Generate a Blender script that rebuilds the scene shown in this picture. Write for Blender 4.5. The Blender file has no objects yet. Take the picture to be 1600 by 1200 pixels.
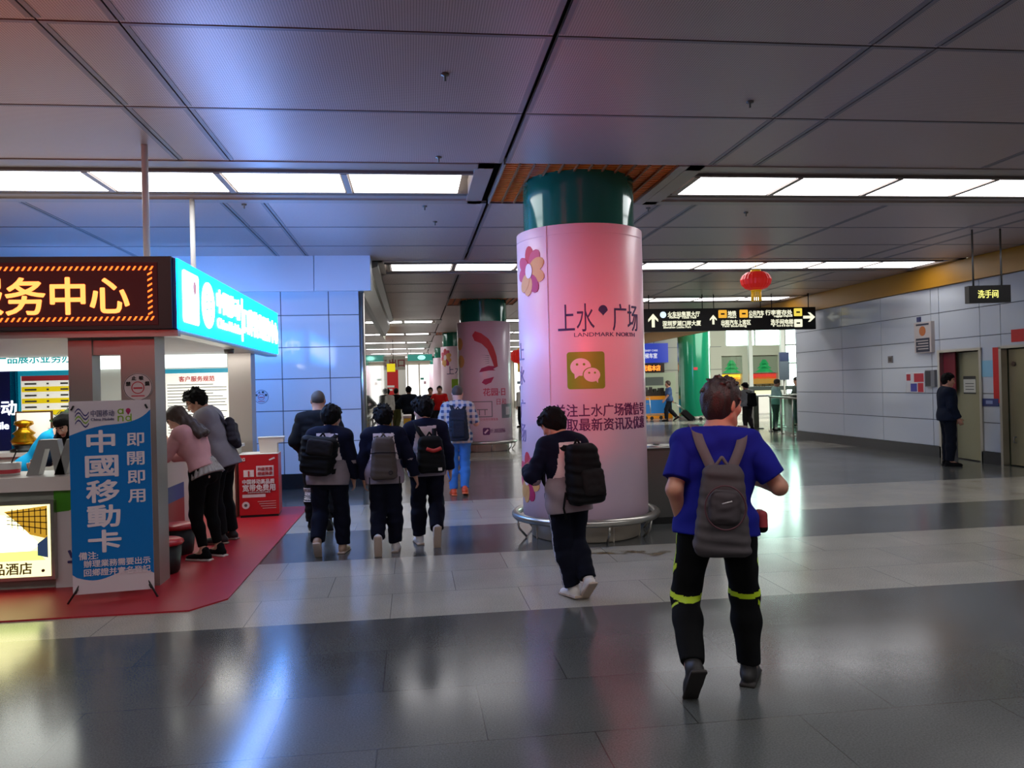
import bpy, bmesh, math, random
import numpy as np
from mathutils import Vector, Matrix
C = bpy.context.scene
COL = C.collection
PI = math.pi
rad = math.radians
random.seed(7)

# ------------------------------------------------------------------ camera, world, exposure, lights
cam_d = bpy.data.cameras.new('camera'); cam = bpy.data.objects.new('camera', cam_d); COL.objects.link(cam)
YAW, PITCH, ROLL, FPX = 0.1254, 0.00235, -0.0248, 1235.0
fw = Vector((math.sin(YAW) * math.cos(PITCH), math.cos(YAW) * math.cos(PITCH), math.sin(PITCH)))
rt0 = Vector((math.cos(YAW), -math.sin(YAW), 0)); up0 = rt0.cross(fw)
rt = rt0 * math.cos(ROLL) + up0 * math.sin(ROLL); up = up0 * math.cos(ROLL) - rt0 * math.sin(ROLL)
M = Matrix((rt, up, -fw)).transposed().to_4x4(); M.translation = (0, 0, 1.65)
cam.matrix_world = M
cam_d.sensor_width = 36; cam_d.lens = 36 * FPX / 1600; cam_d.clip_start = 0.05; cam_d.clip_end = 300
C.camera = cam
C.view_settings.view_transform = 'Standard'; C.view_settings.look = 'None'
C.view_settings.exposure = -0.5; C.view_settings.gamma = 1; C.view_settings.use_curve_mapping = False
C.cycles.use_denoising = True
C.cycles.max_bounces = 7; C.cycles.diffuse_bounces = 4; C.cycles.glossy_bounces = 4
C.cycles.sample_clamp_indirect = 4.0
w = bpy.data.worlds.new('world'); C.world = w; w.use_nodes = True
w.node_tree.nodes['Background'].inputs[0].default_value = (0.86, 1.0, 0.95, 1)
w.node_tree.nodes['Background'].inputs[1].default_value = 18.0

def lamp(name, kind, loc, target, energy, color, sx=1, sy=None, spread=None):
    d = bpy.data.lights.new(name, kind); o = bpy.data.objects.new(name, d); COL.objects.link(o)
    o.location = loc
    o.rotation_euler = (Vector(target) - Vector(loc)).to_track_quat('-Z', 'Y').to_euler()
    d.energy = energy; d.color = color
    if kind == 'AREA':
        d.shape = 'RECTANGLE'; d.size = sx; d.size_y = sy or sx
        if spread: d.spread = spread
    return o

# shop signs behind the photographer (red running-text board) and an unseen red lamp added for the glow on the near ceiling
lamp('red_board_light', 'AREA', (0.2, -5.2, 2.7), (1.9, 8, 2.2), 11, (1, 0.05, 0.04), 1.2, 0.5, rad(16))
lamp('unseen_red_light', 'AREA', (-4.5, 1.2, 2.7), (-2.9, 3.6, 4.4), 22, (1, 0.04, 0.03), 1.6, 0.4, rad(90))
# down-lights inside the booth
lamp('booth_light_a', 'AREA', (-3.9, 9.6, 2.17), (-3.9, 9.6, 0), 75, (0.95, 1, 0.93), 2.2, 2.2)
lamp('booth_light_b', 'AREA', (-2.6, 10.6, 2.17), (-2.6, 10.8, 0), 22, (1, 0.98, 0.9), 0.7, 0.7)
# unseen fill lamp added for the right concourse; lamp at the corridor end
lamp('hall_fill_light', 'AREA', (14.5, 29, 4.3), (14.5, 30.5, 0), 1100, (1, 1, 0.92), 6, 8)
lamp('corridor_end_light', 'AREA', (2.5, 54, 3.6), (2.5, 54, 0), 500, (1, 1, 0.95), 9, 6)

# ------------------------------------------------------------------ materials
def lin(c):
    if isinstance(c, str):
        c = c.lstrip('#'); c = tuple(int(c[i:i + 2], 16) / 255 for i in (0, 2, 4))
    return tuple(((x / 12.92) if x <= 0.04045 else ((x + 0.055) / 1.055) ** 2.4) for x in c) + (1,)
MATS = {}
def mat(name, color, rough=0.5, metal=0.0, emit=None, es=1.0, noise=0.0, nscale=20, bump=0.0, bscale=60, spec=0.5, coat=0.0, alpha=None):
    if name in MATS: return MATS[name]
    m = bpy.data.materials.new(name); m.use_nodes = True; nt = m.node_tree; b = nt.nodes['Principled BSDF']
    col = lin(color); b.inputs['Base Color'].default_value = col
    b.inputs['Roughness'].default_value = rough; b.inputs['Metallic'].default_value = metal
    b.inputs['Specular IOR Level'].default_value = spec
    if coat: b.inputs['Coat Weight'].default_value = coat; b.inputs['Coat Roughness'].default_value = 0.08
    if emit is not None:
        b.inputs['Emission Color'].default_value = emit if len(emit) == 4 else tuple(emit) + (1,)
        b.inputs['Emission Strength'].default_value = es
    if noise or bump:
        tc = nt.nodes.new('ShaderNodeTexCoord')
        n = nt.nodes.new('ShaderNodeTexNoise'); n.inputs['Scale'].default_value = nscale; n.inputs['Detail'].default_value = 4
        nt.links.new(tc.outputs['Object'], n.inputs['Vector'])
        if noise:
            mx = nt.nodes.new('ShaderNodeMixRGB'); mx.blend_type = 'MULTIPLY'; mx.inputs[0].default_value = 1
            mx.inputs[1].default_value = col
            r = nt.nodes.new('ShaderNodeMapRange'); r.inputs['To Min'].default_value = 1 - noise; r.inputs['To Max'].default_value = 1 + noise
            nt.links.new(n.outputs['Fac'], r.inputs['Value']); nt.links.new(r.outputs[0], mx.inputs[2])
            nt.links.new(mx.outputs[0], b.inputs['Base Color'])
        if bump:
            n2 = nt.nodes.new('ShaderNodeTexNoise'); n2.inputs['Scale'].default_value = bscale; n2.inputs['Detail'].default_value = 3
            nt.links.new(tc.outputs['Object'], n2.inputs['Vector'])
            bp = nt.nodes.new('ShaderNodeBump'); bp.inputs['Strength'].default_value = bump; bp.inputs['Distance'].default_value = 0.01
            nt.links.new(n2.outputs['Fac'], bp.inputs['Height']); nt.links.new(bp.outputs[0], b.inputs['Normal'])
    MATS[name] = m
    return m
def emis(name, color, s):
    return mat(name, (0.02, 0.02, 0.02), 0.6, emit=color, es=s)
def glassy(name, tint, gloss=0.1):
    if name in MATS: return MATS[name]
    m = bpy.data.materials.new(name); m.use_nodes = True; nt = m.node_tree
    for n in list(nt.nodes): nt.nodes.remove(n)
    o = nt.nodes.new('ShaderNodeOutputMaterial'); mx = nt.nodes.new('ShaderNodeMixShader')
    t = nt.nodes.new('ShaderNodeBsdfTransparent'); g = nt.nodes.new('ShaderNodeBsdfGlossy')
    t.inputs[0].default_value = tint + (1,); g.inputs['Roughness'].default_value = 0.03; mx.inputs[0].default_value = gloss
    nt.links.new(t.outputs[0], mx.inputs[1]); nt.links.new(g.outputs[0], mx.inputs[2]); nt.links.new(mx.outputs[0], o.inputs[0])
    MATS[name] = m
    return m

def granite(name, ca, cb, rough, mo):
    m = mat(name, ca, rough); nt = m.node_tree; b = nt.nodes['Principled BSDF']; L = nt.links.new
    tc = nt.nodes.new('ShaderNodeTexCoord')
    br = nt.nodes.new('ShaderNodeTexBrick'); br.inputs['Scale'].default_value = 1.0
    br.inputs['Brick Width'].default_value = 1.02; br.inputs['Row Height'].default_value = 0.69
    br.inputs['Mortar Size'].default_value = 0.0035; br.inputs['Mortar Smooth'].default_value = 0.3
    br.inputs['Color1'].default_value = lin(ca); br.inputs['Color2'].default_value = lin(cb); br.inputs['Mortar'].default_value = lin(mo)
    mp = nt.nodes.new('ShaderNodeMapping'); mp.inputs['Location'].default_value = (0.2, 0.46, 0)
    L(tc.outputs['Object'], mp.inputs[0]); L(mp.outputs[0], br.inputs['Vector'])
    n = nt.nodes.new('ShaderNodeTexNoise'); n.inputs['Scale'].default_value = 110; n.inputs['Detail'].default_value = 5
    L(tc.outputs['Object'], n.inputs['Vector'])
    n3 = nt.nodes.new('ShaderNodeTexNoise'); n3.inputs['Scale'].default_value = 1.3; n3.inputs['Detail'].default_value = 5
    L(tc.outputs['Object'], n3.inputs['Vector'])
    r = nt.nodes.new('ShaderNodeMapRange'); r.inputs['From Min'].default_value = 0.3; r.inputs['From Max'].default_value = 0.7
    r.inputs['To Min'].default_value = 0.72; r.inputs['To Max'].default_value = 1.22; L(n.outputs['Fac'], r.inputs['Value'])
    r3 = nt.nodes.new('ShaderNodeMapRange'); r3.inputs['To Min'].default_value = 0.75; r3.inputs['To Max'].default_value = 1.25; L(n3.outputs['Fac'], r3.inputs['Value'])
    m1 = nt.nodes.new('ShaderNodeMixRGB'); m1.blend_type = 'MULTIPLY'; m1.inputs[0].default_value = 1
    m2 = nt.nodes.new('ShaderNodeMixRGB'); m2.blend_type = 'MULTIPLY'; m2.inputs[0].default_value = 1
    L(br.outputs['Color'], m1.inputs[1]); L(r.outputs[0], m1.inputs[2]); L(m1.outputs[0], m2.inputs[1]); L(r3.outputs[0], m2.inputs[2])
    L(m2.outputs[0], b.inputs['Base Color'])
    rr = nt.nodes.new('ShaderNodeMapRange'); rr.inputs['To Min'].default_value = rough - 0.05; rr.inputs['To Max'].default_value = rough + 0.07
    L(n3.outputs['Fac'], rr.inputs['Value']); L(rr.outputs[0], b.inputs['Roughness'])
    return m

def perforated(name, base, hole):
    m = mat(name, base, 0.38, 0.25); nt = m.node_tree; b = nt.nodes['Principled BSDF']; L = nt.links.new
    tc = nt.nodes.new('ShaderNodeTexCoord'); sp = nt.nodes.new('ShaderNodeSeparateXYZ'); L(tc.outputs['Object'], sp.inputs[0])
    def mth(op, a, bb=None):
        n = nt.nodes.new('ShaderNodeMath'); n.operation = op
        for i, v in enumerate((a, bb)):
            if v is None: continue
            if isinstance(v, (int, float)): n.inputs[i].default_value = v
            else: L(v, n.inputs[i])
        return n.outputs[0]
    k = 2 * PI / 0.034
    u = mth('ADD', sp.outputs['X'], sp.outputs['Y']); v = mth('SUBTRACT', sp.outputs['X'], sp.outputs['Y'])
    a = mth('SINE', mth('MULTIPLY', u, k)); c = mth('SINE', mth('MULTIPLY', v, k))
    d = mth('MULTIPLY', a, c)
    f = nt.nodes.new('ShaderNodeMapRange'); f.inputs['From Min'].default_value = -0.1; f.inputs['From Max'].default_value = 0.5; L(d, f.inputs['Value'])
    mx = nt.nodes.new('ShaderNodeMixRGB'); L(f.outputs[0], mx.inputs[0]); mx.inputs[1].default_value = lin(base); mx.inputs[2].default_value = lin(hole)
    L(mx.outputs[0], b.inputs['Base Color'])
    return m

# ------------------------------------------------------------------ mesh helpers
def bm_box(bm, x0, x1, y0, y1, z0, z1, mi=0, R=None):
    vs = [bm.verts.new(Vector(p) if R is None else R @ Vector(p)) for p in
          ((x0, y0, z0), (x1, y0, z0), (x1, y1, z0), (x0, y1, z0), (x0, y0, z1), (x1, y0, z1), (x1, y1, z1), (x0, y1, z1))]
    for q in ((0, 3, 2, 1), (4, 5, 6, 7), (0, 1, 5, 4), (1, 2, 6, 5), (2, 3, 7, 6), (3, 0, 4, 7)):
        f = bm.faces.new([vs[i] for i in q]); f.material_index = mi
    return vs
def bm_lathe(bm, prof, n=48, cx=0, cy=0, a0=0.0, a1=2 * PI, mi=0, smooth=True):
    full = abs(a1 - a0 - 2 * PI) < 1e-6
    cnt = n if full else n + 1
    rings = []
    for r, z in prof:
        rings.append([bm.verts.new((cx + r * math.cos(a0 + (a1 - a0) * i / n), cy + r * math.sin(a0 + (a1 - a0) * i / n), z)) for i in range(cnt)])
    for a, b in zip(rings, rings[1:]):
        for i in range(n):
            j = (i + 1) % cnt
            try:
                f = bm.faces.new((a[i], a[j], b[j], b[i])); f.material_index = mi; f.smooth = smooth
            except ValueError: pass
    return rings
def bm_tube(bm, pts, r, n=10, closed=False, mi=0, caps=True):
    pts = [Vector(p) for p in pts]; N = len(pts); rings = []
    prev = None
    for i, p in enumerate(pts):
        if closed: t = (pts[(i + 1) % N] - pts[i - 1]).normalized()
        else: t = (pts[min(i + 1, N - 1)] - pts[max(i - 1, 0)]).normalized()
        ref = Vector((0, 0, 1)) if abs(t.z) < 0.9 else Vector((1, 0, 0))
        u = (prev - t * prev.dot(t)).normalized() if prev is not None and (prev - t * prev.dot(t)).length > 1e-4 else t.cross(ref).normalized()
        prev = u; v = t.cross(u); rr = r[i] if isinstance(r, (list, tuple)) else r
        rings.append([bm.verts.new(p + u * rr * math.cos(2 * PI * k / n) + v * rr * math.sin(2 * PI * k / n)) for k in range(n)])
    for i in range(N if closed else N - 1):
        a, b = rings[i], rings[(i + 1) % N]
        for k in range(n):
            f = bm.faces.new((a[k], a[(k + 1) % n], b[(k + 1) % n], b[k])); f.smooth = True; f.material_index = mi
    if caps and not closed:
        bm.faces.new(rings[0][::-1]).material_index = mi; bm.faces.new(rings[-1]).material_index = mi
def bm_prism(bm, outline, y0, y1, mi=0, axis='y'):
    def P(a, b, d): return (a, d, b) if axis == 'y' else ((d, a, b) if axis == 'x' else (a, b, d))
    A = [bm.verts.new(P(a, b, y0)) for a, b in outline]; B = [bm.verts.new(P(a, b, y1)) for a, b in outline]
    n = len(outline)
    bm.faces.new(A).material_index = mi; bm.faces.new(B[::-1]).material_index = mi
    for i in range(n):
        bm.faces.new((A[i], B[i], B[(i + 1) % n], A[(i + 1) % n])).material_index = mi
def bevel(bm, w=0.01, seg=2, ang=35):
    es = [e for e in bm.edges if len(e.link_faces) == 2 and e.calc_face_angle(0) > rad(ang)]
    bmesh.ops.bevel(bm, geom=es, offset=w, segments=seg, affect='EDGES', profile=0.5)
def obj(name, bm, m, parent=None, recalc=True):
    if recalc: bmesh.ops.recalc_face_normals(bm, faces=bm.faces)
    me = bpy.data.meshes.new(name); bm.to_mesh(me); bm.free()
    for x in (m if isinstance(m, (list, tuple)) else [m]): me.materials.append(x)
    o = bpy.data.objects.new(name, me); COL.objects.link(o)
    if parent: o.parent = parent
    return o
def nb(): return bmesh.new()
def tag(o, label=None, cat=None, group=None, kind=None):
    if label: o['label'] = label
    if cat: o['category'] = cat
    if group: o['group'] = group
    if kind: o['kind'] = kind
    return o
def thing(name, label, cat, loc=(0, 0, 0), rz=0.0, group=None):
    o = bpy.data.objects.new(name, None); COL.objects.link(o); o.location = loc; o.rotation_euler = (0, 0, rz)
    o.empty_display_size = 0.2
    return tag(o, label, cat, group)
def struct(name, bm, m, label=None, cat=None):
    o = obj(name, bm, m); o['kind'] = 'structure'
    if label: o['label'] = label
    if cat: o['category'] = cat
    return o
def box(name, m, x0, x1, y0, y1, z0, z1, parent=None, bev=0.0):
    bm = nb(); bm_box(bm, x0, x1, y0, y1, z0, z1)
    if bev: bevel(bm, bev)
    return obj(name, bm, m, parent)
def text_bm(s, size, bold=0.0, extrude=0.004, width=None, space=1.0):
    """lettering as a bmesh in the xz plane facing -y, centred on its own bounding box; size = height of a full-width character"""
    cu = bpy.data.curves.new('t', 'FONT'); cu.body = s; cu.size = size * 1.08; cu.extrude = extrude
    cu.space_character = space; cu.resolution_u = 3
    o = bpy.data.objects.new('t', cu); COL.objects.link(o)
    dg = bpy.context.evaluated_depsgraph_get(); dg.update()
    me = bpy.data.meshes.new_from_object(o.evaluated_get(dg))
    bm = nb(); bm.from_mesh(me); bpy.data.objects.remove(o); bpy.data.curves.remove(cu); bpy.data.meshes.remove(me)
    if not bm.verts: return bm
    xs = [v.co.x for v in bm.verts]; ys = [v.co.y for v in bm.verts]
    cx, cy = (min(xs) + max(xs)) / 2, (min(ys) + max(ys)) / 2
    k = (width / (max(xs) - min(xs))) if width else 1.0
    for v in bm.verts: v.co = Vector(((v.co.x - cx) * k, -v.co.z, v.co.y - cy))
    if bold:
        vs0, fs0 = [v.co.copy() for v in bm.verts], [[v.index for v in f.verts] for f in (bm.verts.index_update(), bm.faces)[1]]
        d = bold * size
        for i in range(8):
            a = PI / 4 * i; off = Vector((d * math.cos(a), -0.0002 * (i + 1), d * math.sin(a)))
            nv = [bm.verts.new(c + off) for c in vs0]
            for f in fs0: bm.faces.new([nv[j] for j in f])
    return bm
def text(name, s, size, loc, m, parent=None, rz=0.0, rx=0.0, **kw):
    bm = text_bm(s, size, **kw)
    R = Matrix.Translation(loc) @ Matrix.Rotation(rz, 4, 'Z') @ Matrix.Rotation(rx, 4, 'X')
    bmesh.ops.transform(bm, matrix=R, verts=bm.verts)
    return obj(name, bm, m, parent, recalc=False)
def wrap(bm, cx, cy, R, z, a_c, seg=0.035):
    """bend a flat lettering bmesh round a vertical cylinder; a_c = angle of its centre from -Y, positive towards +X"""
    xs = [v.co.x for v in bm.verts]
    x = math.floor(min(xs) / seg) * seg + seg
    while x < max(xs):
        bmesh.ops.bisect_plane(bm, geom=bm.verts[:] + bm.edges[:] + bm.faces[:], plane_co=(x, 0, 0), plane_no=(1, 0, 0)); x += seg
    for v in bm.verts:
        a = a_c + v.co.x / R; r = R - v.co.y
        v.co = Vector((cx + r * math.sin(a), cy - r * math.cos(a), z + v.co.z))
    return bm
def bm_disc(bm, cx, cz, rx, rz, y0, y1, n=28, mi=0):
    bm_prism(bm, [(cx + rx * math.cos(2 * PI * i / n), cz + rz * math.sin(2 * PI * i / n)) for i in range(n)], y0, y1, mi)
def rrect(x0, x1, z0, z1, r, n=5):
    out = []
    for (cx, cz, a) in ((x1 - r, z1 - r, 0), (x0 + r, z1 - r, 90), (x0 + r, z0 + r, 180), (x1 - r, z0 + r, 270)):
        for i in range(n + 1):
            t = rad(a + 90 * i / n); out.append((cx + r * math.cos(t), cz + r * math.sin(t)))
    return out

WHITE_LIGHT = emis('tube diffuser', (1.0, 0.98, 1.0), 7.5)
STEEL = mat('brushed steel', '#b9b6ae', 0.28, 0.95)
DSTEEL = mat('dull steel', '#77766f', 0.4, 0.85)
BLACK = mat('black', '#0b0b0c', 0.5)
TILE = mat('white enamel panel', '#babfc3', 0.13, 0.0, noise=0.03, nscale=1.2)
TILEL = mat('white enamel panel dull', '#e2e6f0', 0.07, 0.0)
JOINT = mat('panel joint', '#5f6166', 0.6)
SKIRT = mat('dark granite skirting', '#23262a', 0.25)
YELLOW = mat('ochre fascia', '#b07a10', 0.45, noise=0.08, nscale=3)
PLAINW = mat('plain white', '#d8d6d2', 0.5)

# ------------------------------------------------------------------ the setting
CZ = 3.85
bm = nb()
lights_b = [(5.75, 7.82), (9.43, 11.5)]
edges = [(-8.0, -0.4, 0)]
y = -0.4
segs = []
for k in range(0, 6):
    o = 11.9 * k
    segs += [(5.75 + o, 7.82 + o, 1), (7.82 + o, 9.43 + o, 0), (9.43 + o, 11.5 + o, 1), (11.5 + o, 17.65 + o, 0)]
segs = [(-8, 5.75, 0)] + [s for s in segs if s[0] < 66]
for y0, y1, mi in segs:
    vs = [bm.verts.new(p) for p in ((-10, y0, 0), (26, y0, 0), (26, y1, 0), (-10, y1, 0))]
    bm.faces.new(vs).material_index = mi
GD = granite('dark granite', '#4d504f', '#555755', 0.16, '#343635'); GL = granite('pale granite', '#9a978c', '#a39f93', 0.16, '#6f6d66')
struct('floor', bm, [GD, GL], 'polished granite floor in dark and pale bands', 'floor')

# ceiling: perforated metal trays with open joints, the light troughs and column grilles left out
XJ = [-9.6, -7.32, -6.86, -4.3, -2.12, -1.66, 0.95, 3.08, 3.55, 6.1, 8.28, 8.75, 10.5]
PERF = perforated('perforated metal ceiling tray', '#cfbdb9', '#95807a')
TRAYE = mat('tray edge', '#8c8588', 0.4, 0.2); VOID = mat('ceiling void', '#0c0d0f', 0.9)
TR = [8.59 + 5.95 * k for k in range(9)]; TRN = [2.64, -3.31]
YJ = [-8, -6.1, -4.15, -2.47, -1.04, 0.38, 1.8, 3.48, 4.9, 6.32]
for c in TR:
    a, b = c - 0.84, c + 0.84
    YJ += [a, b]
    n = 3
    YJ += [b + (4.27) * i / n for i in range(1, n)]
YJ = sorted(YJ)
bm = nb()
for (y0, y1) in zip(YJ, YJ[1:]):
    cy = (y0 + y1) / 2
    intrough = any(abs(cy - c) < 0.5 for c in TR + TRN)
    if intrough: continue
    for x0, x1 in zip(XJ, XJ[1:]):
        g = 0.018 if abs(x0 - 0.95) < 0.01 else 0.006
        g1 = 0.018 if abs(x1 - 0.95) < 0.01 else 0.006
        bm_box(bm, x0 + g, x1 - g1, y0 + 0.004, y1 - 0.004, CZ, CZ + 0.03, 0)
        if y1 < 22:   # folded tray rims along every edge
            r = 0.035
            bm_box(bm, x0 + g, x1 - g1, y0 + 0.004, y0 + r, CZ - 0.004, CZ + 0.01, 1)
            bm_box(bm, x0 + g, x0 + g + r, y0 + r, y1 - r, CZ - 0.004, CZ + 0.01, 1)
            bm_box(bm, x1 - g1 - r, x1 - g1, y0 + r, y1 - r, CZ - 0.004, CZ + 0.01, 1)
bm_box(bm, -10, 10.62, -8, 64, CZ + 0.32, CZ + 0.4, 2)
struct('ceiling', bm, [PERF, TRAYE, VOID], 'perforated metal tray ceiling', 'ceiling')

# small hooks on the ceiling
for i, (x, y) in enumerate([(0.28, 5.55), (0.3, 7.55), (0.2, 9.6), (2.7, 5.95), (0.35, 10.5), (-1.9, 9.55), (3.0, 9.65), (4.4, 9.9)]):
    bm = nb(); bm_lathe(bm, [(0.0, CZ), (0.03, CZ), (0.028, CZ - 0.012), (0.008, CZ - 0.016), (0.008, CZ - 0.05), (0.0, CZ - 0.05)], 12, x, y)
    o = obj('sprinkler_head', bm, DSTEEL)
    tag(o, 'small dark sprinkler head under the ceiling, ' + ['nearest one, left of the black joint', 'just before the left light trough', 'just past the left light trough', 'alone in the narrow strip before the right trough', 'second row past the left light trough', 'above the cyan sign past the trough', 'by the right edge of the green column top', 'past the right light trough'][i], 'sprinkler', 'sprinkler heads dotted over the ceiling')

# light troughs: stepped frame, deep reveal and a row of diffusers
FRAME = mat('trough frame', '#a59a92', 0.35, 0.2); FRAME_D = mat('trough reveal', '#6f655e', 0.45)
def trough(name, x0, x1, c, label, npan, lit=True, group=None):
    t = thing(name, label, 'ceiling light', (0, c, CZ), 0, group)
    bm = nb()
    for s in (-1, 1):
        for (a, b, z0, z1) in ((0.84, 0.70, -0.012, 0.02), (0.70, 0.57, 0.012, 0.04), (0.57, 0.44, 0.03, 0.06)):
            ya, yb = sorted((s * a, s * b)); bm_box(bm, x0, x1, ya, yb, z0, z1)
            yy = s * b; bm_box(bm, x0, x1, min(yy, yy - s * 0.01), max(yy, yy - s * 0.01), z0, z1 + 0.05)
    for xe, s in ((x0, 1), (x1, -1)):
        a, b = sorted((xe, xe + s * 0.16)); bm_box(bm, a, b, -0.84, 0.84, -0.012, 0.02)
        a, b = sorted((xe + s * 0.16, xe + s * 0.18)); bm_box(bm, a, b, -0.70, 0.70, -0.012, 0.16)
    obj('frame', bm, FRAME, t)
    bm = nb(); bm_box(bm, x0 + 0.01, x1 - 0.01, -0.72, 0.72, 0.19, 0.21); bm_box(bm, x0 + 0.17, x1 - 0.17, -0.44, -0.39, 0.0, 0.19); bm_box(bm, x0 + 0.17, x1 - 0.17, 0.39, 0.44, 0.0, 0.19)
    obj('reflector', bm, FRAME_D, t)
    L = (x1 - x0 - 0.5) / npan
    for i in range(npan):
        a = x0 + 0.25 + L * i
        bm = nb(); bm_box(bm, a + 0.05, a + L - 0.05, -0.385, 0.385, 0.004, 0.016)
        obj('diffuser', bm, WHITE_LIGHT, t)
        bm = nb(); bm_box(bm, a - 0.03, a + 0.03, -0.39, 0.39, -0.006, 0.02)
        obj('crossbar', bm, FRAME, t)
    return t
G1 = 'recessed light troughs across the ceiling'
trough('ceiling_light', -8.4, 10.42, TRN[0], 'wide light trough overhead, above the blue-shirted man', 14)
trough('ceiling_light', -8.4, 10.42, TRN[1], 'wide light trough behind the photographer', 14)
trough('ceiling_light', -8.4, 0.86, TR[0], 'wide recessed light trough over the booth, nearest on its side', 7, group=G1)
trough('ceiling_light', 2.86, 10.42, TR[0], 'wide recessed light trough right of the green column top, nearest one', 6, group=G1)
trough('ceiling_light', -0.62, 10.42, TR[1], 'unbroken bright light strip across the ceiling behind the pink column', 9, group=G1)
trough('ceiling_light', 3.6, 10.42, TR[2], 'light strip just behind the red lantern, above the black overhead sign', 5, group=G1)
for k in range(3, 9):
    trough('ceiling_light', -3.5, 1.0, TR[k], ['first', 'second', 'third', 'fourth', 'fifth', 'sixth'][k - 3] + ' short light strip down the corridor left of the columns', 4, group=G1)
    trough('ceiling_light', 2.8, 9.0, TR[k], ['first', 'second', 'third', 'fourth', 'fifth', 'sixth'][k - 3] + ' far light strip right of the row of columns', 5, group=G1)
# ceiling above the parts of the trough rows without lamps
bm = nb()
fills = [(-9.6, -8.41, 0), (-9.6, -0.63, 1), (-9.6, 0.94, 2), (2.86, 3.59, 2)]
for k in range(3, 9): fills += [(9.01, 10.5, k)] + ([(1.01, 2.79, k)] if k != 4 else [])
for x0, x1, k in fills: bm_box(bm, x0, x1, TR[k] - 0.835, TR[k] + 0.835, CZ, CZ + 0.03)
tag(obj('ceiling_infill', bm, PERF), 'plain ceiling trays closing the rows that have no lights', 'ceiling', kind='structure')

# orange slatted grilles round the column heads
ORANGE = mat('orange slat', '#e8731e', 0.5); GRID = mat('grille rail', '#8b5a30', 0.5)
def grille(c, label):
    t = thing('ceiling_grille', label, 'ceiling grille', (1.87, c, CZ), 0, 'orange ceiling grilles at the column heads')
    bm = nb()
    for i in range(22):
        yy = -0.8 + i * 0.076
        bm_box(bm, -0.9, 0.88, yy, yy + 0.05, 0.02, 0.05)
    obj('slat_panel', bm, ORANGE, t)
    bm = nb()
    for i in range(13):
        xx = -0.9 + i * 0.148
        bm_box(bm, xx - 0.008, xx + 0.008, -0.83, 0.83, -0.005, 0.02)
    obj('rail', bm, GRID, t)
    for x0, x1 in ((-0.92, -0.9), (0.88, 0.985)):
        bm = nb(); bm_box(bm, x0, x1, -0.84, 0.84, -0.012, 0.06); obj('frame_strip', bm, FRAME, t)
grille(8.59, 'orange slatted ceiling grille round the top of the nearest column')
grille(20.49, 'orange slatted ceiling grille above the second column')
grille(32.39, 'orange slatted ceiling grille above the third column')

# right wall: enamel panels on a backing, with a doorway for the service door
def panel_wall(name, mw, axis, at, s, spans, zs, gap=0.007, th=0.03, label=None):
    bm = nb()
    for a0, a1, z0, z1 in spans:
        if axis == 'x':
            x0, x1 = sorted((at, at + s * th)); bm_box(bm, x0, x1, a0 + gap, a1 - gap, z0 + gap, z1 - gap, 0)
        else:
            y0, y1 = sorted((at, at + s * th)); bm_box(bm, a0 + gap, a1 - gap, y0, y1, z0 + gap, z1 - gap, 0)
    return bm
ZS = [0.22, 0.755, 1.29, 1.83, 2.36, 2.9, 3.42]
yj = [20.6, 18.26, 16.62, 14.89, 14.64]
spans = []
for a, b in zip(yj[1:], yj):
    for z0, z1 in zip(ZS, ZS[1:]): spans.append((a, b, z0, z1))
for z0, z1 in zip(ZS, ZS[1:]):
    if z0 >= 2.0: spans.append((13.5, 14.64, max(z0, 2.12), z1))
    elif z1 > 2.12: spans.append((13.5, 14.64, 2.12, z1))
    spans.append((12.98, 13.5, z0, z1))
    if z1 > 2.12: spans.append((11.7, 12.98, max(z0, 2.12), z1))
for a, b in ((10.0, 11.7), (8.3, 10.0), (6.6, 8.3), (4.9, 6.6), (3.2, 4.9), (1.5, 3.2), (-0.2, 1.5), (-2.2, -0.2), (-5, -2.2), (-8, -5)):
    for z0, z1 in zip(ZS, ZS[1:]): spans.append((a, b, z0, z1))
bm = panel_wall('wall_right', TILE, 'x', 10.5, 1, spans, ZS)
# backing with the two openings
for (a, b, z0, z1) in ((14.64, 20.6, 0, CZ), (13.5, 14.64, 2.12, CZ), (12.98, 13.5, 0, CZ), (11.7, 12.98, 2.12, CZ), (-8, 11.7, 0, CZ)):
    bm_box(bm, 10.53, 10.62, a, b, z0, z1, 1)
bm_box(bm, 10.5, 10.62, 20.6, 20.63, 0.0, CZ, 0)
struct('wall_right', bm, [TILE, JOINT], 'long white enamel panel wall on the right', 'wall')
bm = nb()
for a, b in ((14.64, 20.63), (12.98, 13.5), (-8, 11.7)): bm_box(bm, 10.47, 10.56, a, b, 0, 0.22)
struct('baseboard_right', bm, SKIRT, 'dark skirting along the white right wall', 'baseboard')
bm = nb(); bm_box(bm, 10.42, 10.56, -8, 44, 3.42, CZ - 0.005)
struct('trim_1', bm, YELLOW, 'ochre yellow fascia along the top of the right wall', 'fascia')
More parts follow.
